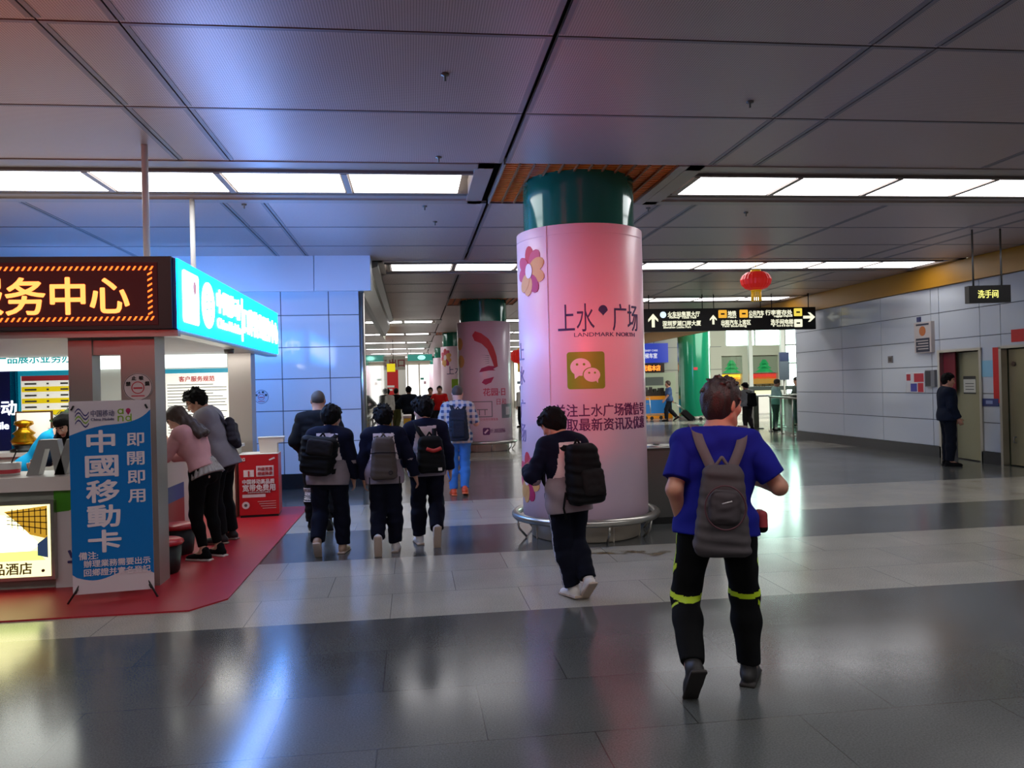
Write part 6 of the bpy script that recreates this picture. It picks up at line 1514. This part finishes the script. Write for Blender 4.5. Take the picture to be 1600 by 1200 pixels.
t1 = student('schoolboy with black hair and a bulky black backpack, leftmost of the walking three', (-0.86, 8.15, 0), -3, p1, 11, 'short', shoes=(mat('tan shoe', '#a88a72', 0.6), SOLE))
b = put(t1, 'bulky black backpack slung low to the left on the leftmost schoolboy')
backpack(p1, b, 0.009, 0.2, 0.2, 0.23, 0.11, BAGB, BAGD, (0.02, 0.1, 0.15, 0.09), -0.06, 0.12, BAGB, tilt=7, wr=0.008, taper=0.12)
p2 = Person(1.47, hs=1.1, girth=1.0, lean=5, side=0, head=(8, 6, 0), L=((0.02, -0.08, -1), (0.0, -0.62, -1), 62, 2), R=((0.03, 0.14, -1), (0, -0.04, -1), 0, 6), aL=((-0.24, -0.05, -1), (0.02, 0.2, -1)), aR=((0.42, -0.05, -1), (0.3, 0.15, -1)))
t2 = student('schoolboy with a tall grey-brown backpack, middle one of the walking three', (-0.3, 8.1, 0), 0, p2, 23)
b = put(t2, 'tall grey-brown backpack worn by the middle schoolboy')
c_, R_ = backpack(p2, b, 0.009, 0.17, 0.145, 0.25, 0.085, cloth('bag taupe', '#4f4540', 0.6), None, None, 0, 0.11, cloth('strap taupe', '#5a5048', 0.7), wr=0.003)
bm = nb(); bm_tube(bm, [c_ + R_ @ np.array((-0.135, -0.08, 0.05)), c_ + R_ @ np.array((-0.07, -0.095, 0.06)), c_ + R_ @ np.array((0.07, -0.095, 0.06)), c_ + R_ @ np.array((0.135, -0.08, 0.05))], 0.005, 6); obj('zip_line', bm, BAGD, b)
bm = nb(); bm_tube(bm, [c_ + R_ @ np.array((0.07 + 0.018 * math.cos(2 * PI * i / 12), -0.093, -0.14 + 0.018 * math.sin(2 * PI * i / 12))) for i in range(12)], 0.004, 6, closed=True); obj('round_badge', bm, BAGD, b)
for x, l_ in ((-0.15, 0.2), (0.16, 0.12)):
    bm = nb(); a = c_ + R_ @ np.array((x * 0.95, 0.02, -0.18)); bm_tube(bm, [a, a + np.array((0.0, -0.01, -l_))], 0.007, 6); obj('loose_strap', bm, BAGD, b)
p3 = Person(1.53, 1.0, hs=1.12, lean=4, side=-1, twist=3, head=(38, 6, 0), L=((-0.03, 0.16, -1), (0.0, -0.08, -1), 0, 10), R=((0.03, -0.02, -1), (-0.06, -0.75, -1), 66, -4), aL=((-0.3, 0.0, -1), (0.1, 0.75, -0.75)), aR=((0.3, -0.18, -1), (0.1, 0.12, -1)))
t3 = student('schoolboy with head turned left and a black and red backpack, rightmost of the walking three', (0.13, 8.42, 0), 2, p3, 31, 'messy')
b = put(t3, 'black backpack with a red band worn by the rightmost schoolboy')
c_, R_ = backpack(p3, b, 0.009, 0.13, 0.155, 0.22, 0.085, BAGB, None, None, 0.03, 0.12, BAGB)
bm = nb(); bm_tube(bm, smooth_path([c_ + R_ @ np.array((-0.05, -0.09, 0.06)), c_ + R_ @ np.array((0.02, -0.1, 0.035)), c_ + R_ @ np.array((0.1, -0.095, 0.06))], 5), 0.02, 8); obj('red_band', bm, mat('bag red', '#a8231e', 0.5), b)
bm = nb(); bm_box(bm, 0.06, 0.1, -0.1, -0.09, -0.17, -0.14); bmesh.ops.transform(bm, matrix=Matrix.Translation(c_) @ Matrix(R_).to_4x4(), verts=bm.verts); obj('white_label', bm, PLAINW, b)
p4 = Person(1.475, 1.0, hs=1.1, lean=7, side=-3, twist=14, head=(40, 30, 0), L=((0.14, 0.16, -1), (0.16, -0.16, -1), 4, 10), R=((0.03, -0.02, -1), (0.02, -0.36, -1), 40, 0), aL=((-0.5, 0.1, -1), (0.12, 0.95, 0.1)), aR=((0.2, 0.22, -1), (-0.55, 0.85, 0.0)), neck=0.02)
t4 = student('schoolboy bending his head down before the pink column, black backpack on', (1.17, 6.0, 0), 10, p4, 41, 'fringe', 0.007, stripe=True, hem=-0.16)
b = put(t4, 'large black backpack on the schoolboy before the pink column')
c_, R_ = backpack(p4, b, 0.0075, 0.17, 0.165, 0.275, 0.1, BAGB, BAGD, (0.02, -0.08, 0.12, 0.12), 0.03, 0.12, BAGB, wr=0.006)
bm = nb(); a = c_ + R_ @ np.array((-0.15, 0.05, -0.12)); bm_tube(bm, [a, a + np.array((-0.02, 0, -0.12)), a + np.array((0.0, 0, -0.2))], 0.008, 6); obj('loose_strap', bm, BAGB, b)
ph = thing('mobile_phone', 'mobile phone in the hands of the schoolboy before the column', 'phone', tuple(t4.location), t4.rotation_euler[2])
bm = nb(); hh_ = (p4.wri['L'] + p4.wri['R']) / 2 + np.array((0, 0.1, 0.03)); bm_box(bm, hh_[0] - 0.036, hh_[0] + 0.036, hh_[1] - 0.02, hh_[1] - 0.012, hh_[2] - 0.05, hh_[2] + 0.09); bevel(bm, 0.003); obj('phone', bm, BLACK, ph)

# shaven man in dark hooded jacket walking by the left wall
p = Person(1.66, 1.12, lean=5, head=(-4, 2, 0), L=((0, 0.22, -1), (0, -0.1, -1), 0, 8), R=((0, -0.1, -1), (0, -0.4, -1), 35, 6), aL=((-0.4, -0.1, -1), (0.3, 0.7, -0.6)), aR=((0.4, -0.1, -1), (-0.2, 0.6, -0.7)), hipx=0.11)
t = figure('man with shaven head in a dark hooded jacket walking beside the left wall', (-1.12, 9.6, 0), 2, p, 0.01)
body_mesh(p, 0.0095, SKIN, t); hair_mesh(p, 0.008, HAIRS, t, 'crop', 5, 0.004)
top_mesh(p, 0.01, cloth('dark hooded', '#16181d'), t, 'hooded_jacket', 0.032, 1.95, -0.08, 8, hood=True)
WH = mat('white stripe', '#cfcac8', 0.6)
def ptk(p, C_):
    mi = np.zeros(len(C_), np.int32)
    mi[(np.abs(C_[:, 2] - p.knee['L'][2] + 0.06) < 0.09) & (C_[:, 0] < p.knee['L'][0] + 0.0) & (np.sin(C_[:, 2] * 260) > -0.4)] = 1
    return mi
trouser_mesh(p, 0.01, [BLK, WH], t, 0.022, 0.032, 1.97, 9, ptk)
for sd in 'LR': shoe_mesh(p, sd, 0.009, [BLK, mat('sole dark', '#2a2a2c', 0.7)], t)

# man in chequered shirt and blue jeans
PLA, PLB, PLC = cloth('check pale', '#a9b0ba'), cloth('check blue', '#3f557d'), cloth('check cream', '#c4beb0')
p = Person(1.68, 1.05, lean=3, head=(-2, 6, 0), L=((0, 0.12, -1), (0, -0.1, -1), 0, 6), R=((0.0, -0.02, -1), (-0.04, -0.18, -1), 8, 8), aL=((-0.35, 0.1, -1), (0.2, 0.9, 0.1)), aR=((0.4, 0.1, -1), (-0.05, 0.9, 0.1)))
t = figure('man in a chequered shirt and light blue jeans with orange shoes walking away', (0.68, 12.1, 0), 0, p, 0.011)
body_mesh(p, 0.011, SKINP, t); hair_mesh(p, 0.01, HAIRS, t, 'crop', 6, 0.006)
def chk(p, C_, L):
    a = (np.floor(L[:, 0] / 0.045) % 2).astype(int); b_ = (np.floor(L[:, 2] / 0.045) % 2).astype(int)
    return np.where(a + b_ == 0, 1, np.where(a + b_ == 1, 0, 2)).astype(np.int32)
top_mesh(p, 0.011, [PLA, PLB, PLC], t, 'shirt', 0.025, 0.95, -0.13, 4, chk, collar=0.02)
trouser_mesh(p, 0.011, cloth('blue jeans', '#3f74b8', noise=0.2, nscale=8), t, 0.018, 0.024, 1.98, 4)
for sd in 'LR': shoe_mesh(p, sd, 0.01, [mat('orange shoe', '#d8481a', 0.5), mat('orange sole', '#e06a3a', 0.6)], t)
b = put(t, 'dark slate backpack on the man in the chequered shirt')
backpack(p, b, 0.011, 0.16, 0.15, 0.25, 0.08, cloth('bag slate', '#232a38', 0.7), cloth('bag slate pocket', '#1d2430', 0.7), (0, -0.06, 0.11, 0.14), -0.01, 0.12, cloth('bag slate', '#232a38', 0.7))

# woman in pink top and man in grey shirt at the booth
p = Person(1.6, 1.0, lean=25, side=-2, twist=10, head=(20, 42, 0), L=((-0.06, 0.08, -1), (0.0, -0.22, -1), 0, 4), R=((0.04, -0.04, -1), (0.02, -0.12, -1), 0, 4), aL=((-0.15, 0.75, -1), (0.1, 1, -0.1)), aR=((0.2, 0.6, -1), (-0.1, 1, -0.1)), fem=True)
p.hairdir = (0.04, -0.27, -0.2)
t = figure('woman in a pink top and black leggings leaning over the booth counter', (-2.07, 8.2, 0.012), 66, p, 0.008)
body_mesh(p, 0.0085, SKINP, t); hair_mesh(p, 0.008, HAIRB, t, 'long', 5, 0.02)
top_mesh(p, 0.0085, cloth('pink top', '#cf9a9c', 0.9), t, 'top', 0.028, 1.9, 0.02, 7, collar=0.01)
F = Field(); 
def frill(q):
    return 0.006 * np.sin(np.arctan2(q[..., 1] - p.P[1], q[..., 0] - p.P[0]) * 26)
F.cone(p.t(-0.05, -0.01, 0.05), p.t(-0.06, -0.01, -0.075), 0.13 * p.k, 0.165 * p.k, 0.05, sq=(p.T[:, 1], 1.15)); F.cone(p.t(0.05, -0.01, 0.05), p.t(0.06, -0.01, -0.075), 0.13 * p.k, 0.165 * p.k, 0.05, sq=(p.T[:, 1], 1.15)); F.disp(frill)
up_ = p.T[:, 2]; hq = p.t(0, 0, -0.065); F.cut(lambda q: -((q - hq) @ up_)); V, Q = F.mesh(0.008); np_mesh('frilled_hem', V, Q, cloth('lace pale', '#a8a29e', 0.9, nscale=60, noise=0.3), t)
trouser_mesh(p, 0.0085, BLK, t, 0.014, 0.01, 1.86, 3, name='leggings')
for sd in 'LR': shoe_mesh(p, sd, 0.008, [BLK, mat('sole white', '#c9c4be', 0.6)], t)
p = Person(1.74, 1.22, lean=17, side=0, twist=8, head=(12, 34, 0), L=((-0.04, 0.1, -1), (0.0, -0.16, -1), 0, 6), R=((0.05, -0.02, -1), (0.02, -0.08, -1), 0, 8), aL=((-0.2, 0.5, -1), (0.2, 1, 0.0)), aR=((0.25, 0.4, -1), (-0.2, 1, -0.05)), neck=0.015, hipx=0.11)
t = figure('man in a grey shirt and glasses with a sling bag bending over the booth counter', (-2.12, 9.05, 0.012), 82, p, 0.009)
body_mesh(p, 0.0075, SKIN, t); hair_mesh(p, 0.008, HAIRM, t, 'spiky', 9, 0.018)
top_mesh(p, 0.0095, cloth('grey shirt', '#7f7a80', 0.85), t, 'shirt', 0.034, 1.92, -0.14, 7, collar=0.03, flare=0.02, wr=0.006)
trouser_mesh(p, 0.0095, BLK, t, 0.03, 0.045, 1.98, 3)
for sd in 'LR': shoe_mesh(p, sd, 0.009, [mat('shoe dark', '#1a1718', 0.6), mat('sole brown', '#8a7468', 0.7)], t)
bm = nb()
for sg in (-1, 1):
    bm_tube(bm, [p.H(sg * 0.034 + 0.024 * math.cos(2 * PI * i / 16), 0.108, 0.0 + 0.018 * math.sin(2 * PI * i / 16)) for i in range(16)], 0.0025, 6, closed=True)
    bm_tube(bm, [p.H(sg * 0.058, 0.106, 0.006), p.H(sg * 0.082, 0.06, 0.008), p.H(sg * 0.086, -0.01, 0.006)], 0.0025, 6)
bm_tube(bm, [p.H(-0.01, 0.11, 0.004), p.H(0.01, 0.11, 0.004)], 0.0025, 6); obj('glasses', bm, BLACK, t)
b = put(t, 'dark sling bag across the back of the man in the grey shirt', 'sling_bag', 'bag')
F = Field(); c_ = p.t(0.03, -0.2, 0.2); F.rbox(c_, (0.12, 0.05, 0.16), 0.045, 0.01, p.Tc @ rotm('Y', 24)); F.disp(wrinkle(0.004, 30, 2)); V, Q = F.mesh(0.009); np_mesh('main_bag', V, Q, cloth('sling dark', '#2f2c34', 0.75), b)
sp = smooth_path([p.t(-0.06, -0.185, 0.3), p.t(-0.13, -0.1, 0.5), p.t(-0.13, 0.02, 0.535), p.t(-0.06, 0.16, 0.38), p.t(0.1, 0.2, 0.2), p.t(0.215, 0.08, 0.12), p.t(0.2, -0.08, 0.1), p.t(0.1, -0.19, 0.12)], 5)
N = [nrm(x - (p.P + p.Tc[:, 2] * ((x - p.P) @ p.Tc[:, 2]) * 0.85)) for x in sp]; ribbon('shoulder_strap', sp, N, 0.04, 0.01, cloth('sling dark', '#2f2c34', 0.75), b)

# booth staff behind the counter
p = Person(1.58, 1.0, lean=40, head=(0, 40, 0), L=((0, 0.25, -1), (0, -0.1, -1), 0, 6), R=((0, 0.2, -1), (0, -0.1, -1), 0, 6), aL=((-0.1, 1, -0.6), (0.1, 1, -0.2)), aR=((0.1, 1, -0.5), (-0.1, 1, -0.2)), fem=True)
t = figure('booth clerk in a cyan waistcoat bending over behind the silver block letter', (-4.35, 9.6, 0.012), -80, p, 0.01)
body_mesh(p, 0.01, SKINP, t); hair_mesh(p, 0.01, HAIRM, t, 'short', 5, 0.02)
top_mesh(p, 0.01, cloth('pink sleeve', '#d8a0a8', 0.9), t, 'shirt', 0.014, 0.9, -0.04, 7)
def wc(p, C_, L): return ((np.abs(L[:, 0] - 0.03) < 0.07) & (np.abs(L[:, 2] - 0.3) < 0.03) & (L[:, 1] < 0)).astype(np.int32)
top_mesh(p, 0.01, [cloth('cyan waistcoat', '#12a4de', 0.8), PLAINW], t, 'waistcoat', 0.03, 0.12, -0.08, 7, wc)
trouser_mesh(p, 0.01, cloth('pale skirt', '#b9c2c0'), t, 0.02, 0.03, 1.9, 3)
for sd in 'LR': shoe_mesh(p, sd, 0.01, [BLK, BLK], t)
p = Person(1.6, 1.0, lean=40, head=(0, 36, 0), L=((0, 0.2, -1), (0, -0.1, -1), 0, 6), R=((0, 0.2, -1), (0, -0.1, -1), 0, 6), aL=((-0.3, 0.4, -1), (0.3, 1, 0.0)), aR=((0.2, 0.6, -1), (-0.1, 1, -0.1)), fem=True)
p.hairdir = (0.0, 0.05, -0.34)
t = figure('booth clerk with long dark hair in navy leaning forward beside the banner', (-3.58, 9.4, 0.012), 160, p, 0.01)
body_mesh(p, 0.01, SKINP, t); hair_mesh(p, 0.01, HAIRM, t, 'long', 5, 0.022)
top_mesh(p, 0.01, cloth('navy blouse', '#16283f', 0.85), t, 'blouse', 0.022, 1.9, -0.04, 7)
trouser_mesh(p, 0.01, BLK, t, 0.02, 0.03, 1.95, 3)
for sd in 'LR': shoe_mesh(p, sd, 0.01, [BLK, BLK], t)

# guard by the khaki door
p = Person(1.68, 1.28, lean=-1, head=(-4, 10, 0), L=((-0.03, 0.05, -1), (0, -0.06, -1), 0, 6), R=((0.03, -0.02, -1), (0.0, 0.0, -1), 0, 10), aL=((-0.2, 0.15, -1), (0.15, 0.55, -1)), aR=((0.2, 0.1, -1), (-0.1, 0.5, -1)))
t = figure('man in dark navy uniform standing in profile before the khaki door', (9.66, 13.3, 0), -112, p, 0.011)
body_mesh(p, 0.01, SKIN, t); hair_mesh(p, 0.01, HAIRM, t, 'short', 5, 0.014)
top_mesh(p, 0.011, cloth('uniform navy', '#141b2b', 0.8), t, 'jacket', 0.03, 1.95, -0.1, 7, collar=0.02)
trouser_mesh(p, 0.011, cloth('uniform trousers', '#10141f', 0.8), t, 0.022, 0.034, 1.98, 3)
for sd in 'LR': shoe_mesh(p, sd, 0.01, [BLK, BLK], t)

# people far off
def far(label, loc, yaw, p, top, bot, hair=HAIRM, hs='short', sleeve=1.95, h=0.018, tn='jacket', skin=SKIN, shoe=BLK, hem=-0.08):
    t = figure(label, loc, yaw, p, h)
    body_mesh(p, h * 0.85, skin, t); hair_mesh(p, h * 0.8, hair, t, hs, 5, 0.018)
    top_mesh(p, h, top, t, tn, 0.03, sleeve, hem, 7); trouser_mesh(p, h, bot, t, 0.024, 0.034, 1.97, 3)
    for sd in 'LR': shoe_mesh(p, sd, h * 0.8, [shoe, BLK], t)
    return t
WALK = dict(L=((0, 0.4, -1), (0, 0.0, -1), 0, 6), R=((0, -0.25, -1), (0, -0.6, -1), 30, 6))
p = Person(1.72, 1.05, lean=4, aL=((-0.2, 0.3, -1), (0, 0.6, -0.8)), aR=((0.2, -0.5, -1), (0, -0.35, -1)), **WALK)
t = far('man in a chequered grey shirt striding left past the green column pulling a suitcase', (10.75, 32.3, 0), 82, p, [PLB, PLA], cloth('dark trousers', '#15171d'), HAIRB, 'short', 0.9, tn='shirt')
s_ = thing('suitcase', 'black wheeled suitcase pulled behind the striding man by the green column', 'suitcase', (11.75, 32.25, 0), rad(0))
bm = nb(); R = Matrix.Rotation(rad(-48), 4, 'Y') @ Matrix.Translation((0, 0, 0.06)); bm_box(bm, -0.11, 0.11, -0.18, 0.18, 0.0, 0.5); bevel(bm, 0.03); bmesh.ops.transform(bm, matrix=R, verts=bm.verts); obj('shell', bm, BAGB, s_)
bm = nb()
for y in (-0.1, 0.1): bm_tube(bm, [R @ Vector((0.06, y, 0.5)), R @ Vector((0.06, y, 1.02))], 0.012, 8)
bm_tube(bm, [R @ Vector((0.06, -0.1, 1.02)), R @ Vector((0.06, 0.1, 1.02))], 0.016, 8); obj('pull_handle', bm, STEEL, s_)
for y in (-0.13, 0.13):
    bm = nb(); bm_tube(bm, [(0.02, y - 0.02, 0.045), (0.02, y + 0.02, 0.045)], 0.045, 14); obj('wheel', bm, BLACK, s_)
p = Person(1.56, 1.0, lean=3, head=(30, 20, 0), L=((0, 0.1, -1), (0, -0.06, -1), 0, 6), R=((0, -0.05, -1), (0, -0.2, -1), 10, 6))
t = far('person in a light grey top with a black backpack, right of the blue-shirted man head', (10.95, 24.9, 0), 10, p, cloth('grey hooded', '#8f8f90'), cloth('charcoal trousers', '#2b2626'), HAIRM, 'messy')
b = put(t, 'black backpack on the person in light grey, far concourse'); backpack(p, b, 0.018, 0.16, 0.17, 0.26, 0.1, BAGB, None, None, 0.04, 0.12, BAGB)
p = Person(1.62, 1.05, lean=3, L=((0, 0.1, -1), (0, -0.06, -1), 0, 6), R=((0, -0.05, -1), (0, -0.2, -1), 10, 6))
far('person almost hidden behind the head of the blue-shirted man, dark clothes', (10.25, 25.0, 0), 20, p, cloth('plum top', '#4a2a30'), cloth('dark trousers', '#15171d'))
p = Person(1.66, 1.1, lean=4, head=(10, 14, 0), L=((0, 0.05, -1), (0, -0.06, -1), 0, 6), R=((0, -0.05, -1), (0, -0.1, -1), 0, 6), aL=((-0.2, 0.3, -1), (0.1, 1, -0.1)), aR=((0.2, 0.3, -1), (-0.1, 1, -0.1)))
far('balding man in a pale mint shirt standing at the high table by the glazing', (11.68, 24.4, 0), -100, p, cloth('mint shirt', '#a9cfc8'), cloth('grey trousers', '#5f6b68'), HAIRS, 'crop', 0.9, tn='shirt')
p = Person(1.7, 1.05, lean=2, head=(8, 10, 0), aL=((-0.2, 0.3, -1), (0.2, 1, -0.1)), aR=((0.2, 0.3, -1), (-0.1, 1, -0.1)))
far('person in a dark waistcoat over a white shirt at the edge of the right wall', (13.25, 25.95, 0), 86, p, [cloth('dark waistcoat', '#39423f')], cloth('slate trousers', '#4a565a'), HAIRM, 'short')
p = Person(1.72, 1.05, lean=6, head=(0, 8, 0), aL=((-0.8, -0.2, -0.8), (0.7, 0.4, -0.6)), aR=((0.8, -0.2, -0.8), (-0.7, 0.4, -0.6)), L=((0, 0.15, -1), (0, -0.05, -1), 0, 6), R=((0, -0.05, -1), (0, -0.5, -1), 40, 6))
far('person in dark clothes with hands on hips walking down the far corridor', (-0.12, 26, 0), 4, p, cloth('dark slate', '#1d2430'), cloth('dark trousers', '#15171d'))
p = Person(1.7, 1.05, lean=2, aL=((-0.3, 0.2, -1), (0.3, 0.9, 0.1)), aR=((0.6, 0.0, -0.8), (-0.3, 0.8, 0.3)), L=((0, 0.15, -1), (0, -0.05, -1), 0, 6), R=((0, -0.05, -1), (0, -0.3, -1), 20, 6))
far('person in a bright red shirt coming down the far corridor beside the columns', (0.95, 28, 0), 175, p, cloth('bright red', '#b01818'), cloth('dark trousers', '#15171d'), sleeve=0.9, tn='shirt')
p = Person(1.66, 1.0, lean=2, L=((0, 0.15, -1), (0, -0.05, -1), 0, 6), R=((0, -0.05, -1), (0, -0.3, -1), 20, 6))
far('person in black close behind the one in the red shirt', (0.66, 29.6, 0), 178, p, BLK, BLK)
far('person in white top and black trousers at the far left of the corridor', (-0.95, 30.5, 0), 10, p, cloth('white top', '#cfcac4'), BLK)
far('person in a black top beside the red poster in the far corridor', (-0.66, 32.0, 0), -20, p, BLK, cloth('olive trousers', '#4a4a2a'))
far('person in a pale shirt seen in the gap right of the second column', (4.3, 31, 0), 30, p, cloth('white top', '#cfcac4'), cloth('dark trousers', '#15171d'))
far('person in green-black clothes seen in the gap beside the pink column edge', (3.7, 33, 0), 100, p, cloth('dark green', '#1f2f2a'), BLK)

# ------------------------------------------------------------------ writing and marks belong to the panel that carries them
HOSTS = ('screen', 'face', 'sheet', 'board', 'cladding', 'main_bag', 'notice_plate', 'disc', 'poster_field', 'panel', 'housing', 'body')
MARKS = set('lettering character print_lines arrow pictogram border logo_square logo_disc logo_drop logo_wave divider flower_print feather_print frame_print photo_print petal_print drop_mark speech_bubbles poster_seam yellow_rows red_heading wave_logo word_logo emblem heading navy_field red_patch blue_patch seal seal_core corner_mark small_marks white_fields ring caption bright_mark lettering_patch white_label zip_tab piping zip_line round_badge red_band gold_motif notice_lines tree_print screw_cap bright_room amber_shelves shelf_lines blue_chair green_band blue_heading'.split())
for root in [o for o in bpy.data.objects if o.parent is None and o.type == 'EMPTY']:
    kids = list(root.children); by = {}
    for k_ in kids: by.setdefault(k_.name.split('.')[0], k_)
    host = next((by[h_] for h_ in HOSTS if h_ in by), None)
    if host is None or root.name.split('.')[0] in ('person', 'counter', 'portal'): continue
    for k_ in kids:
        nm = k_.name.split('.')[0]
        if k_ is not host and (nm in MARKS or (nm == 'blue_print' and 'stand_leg' in by)): k_.parent = host
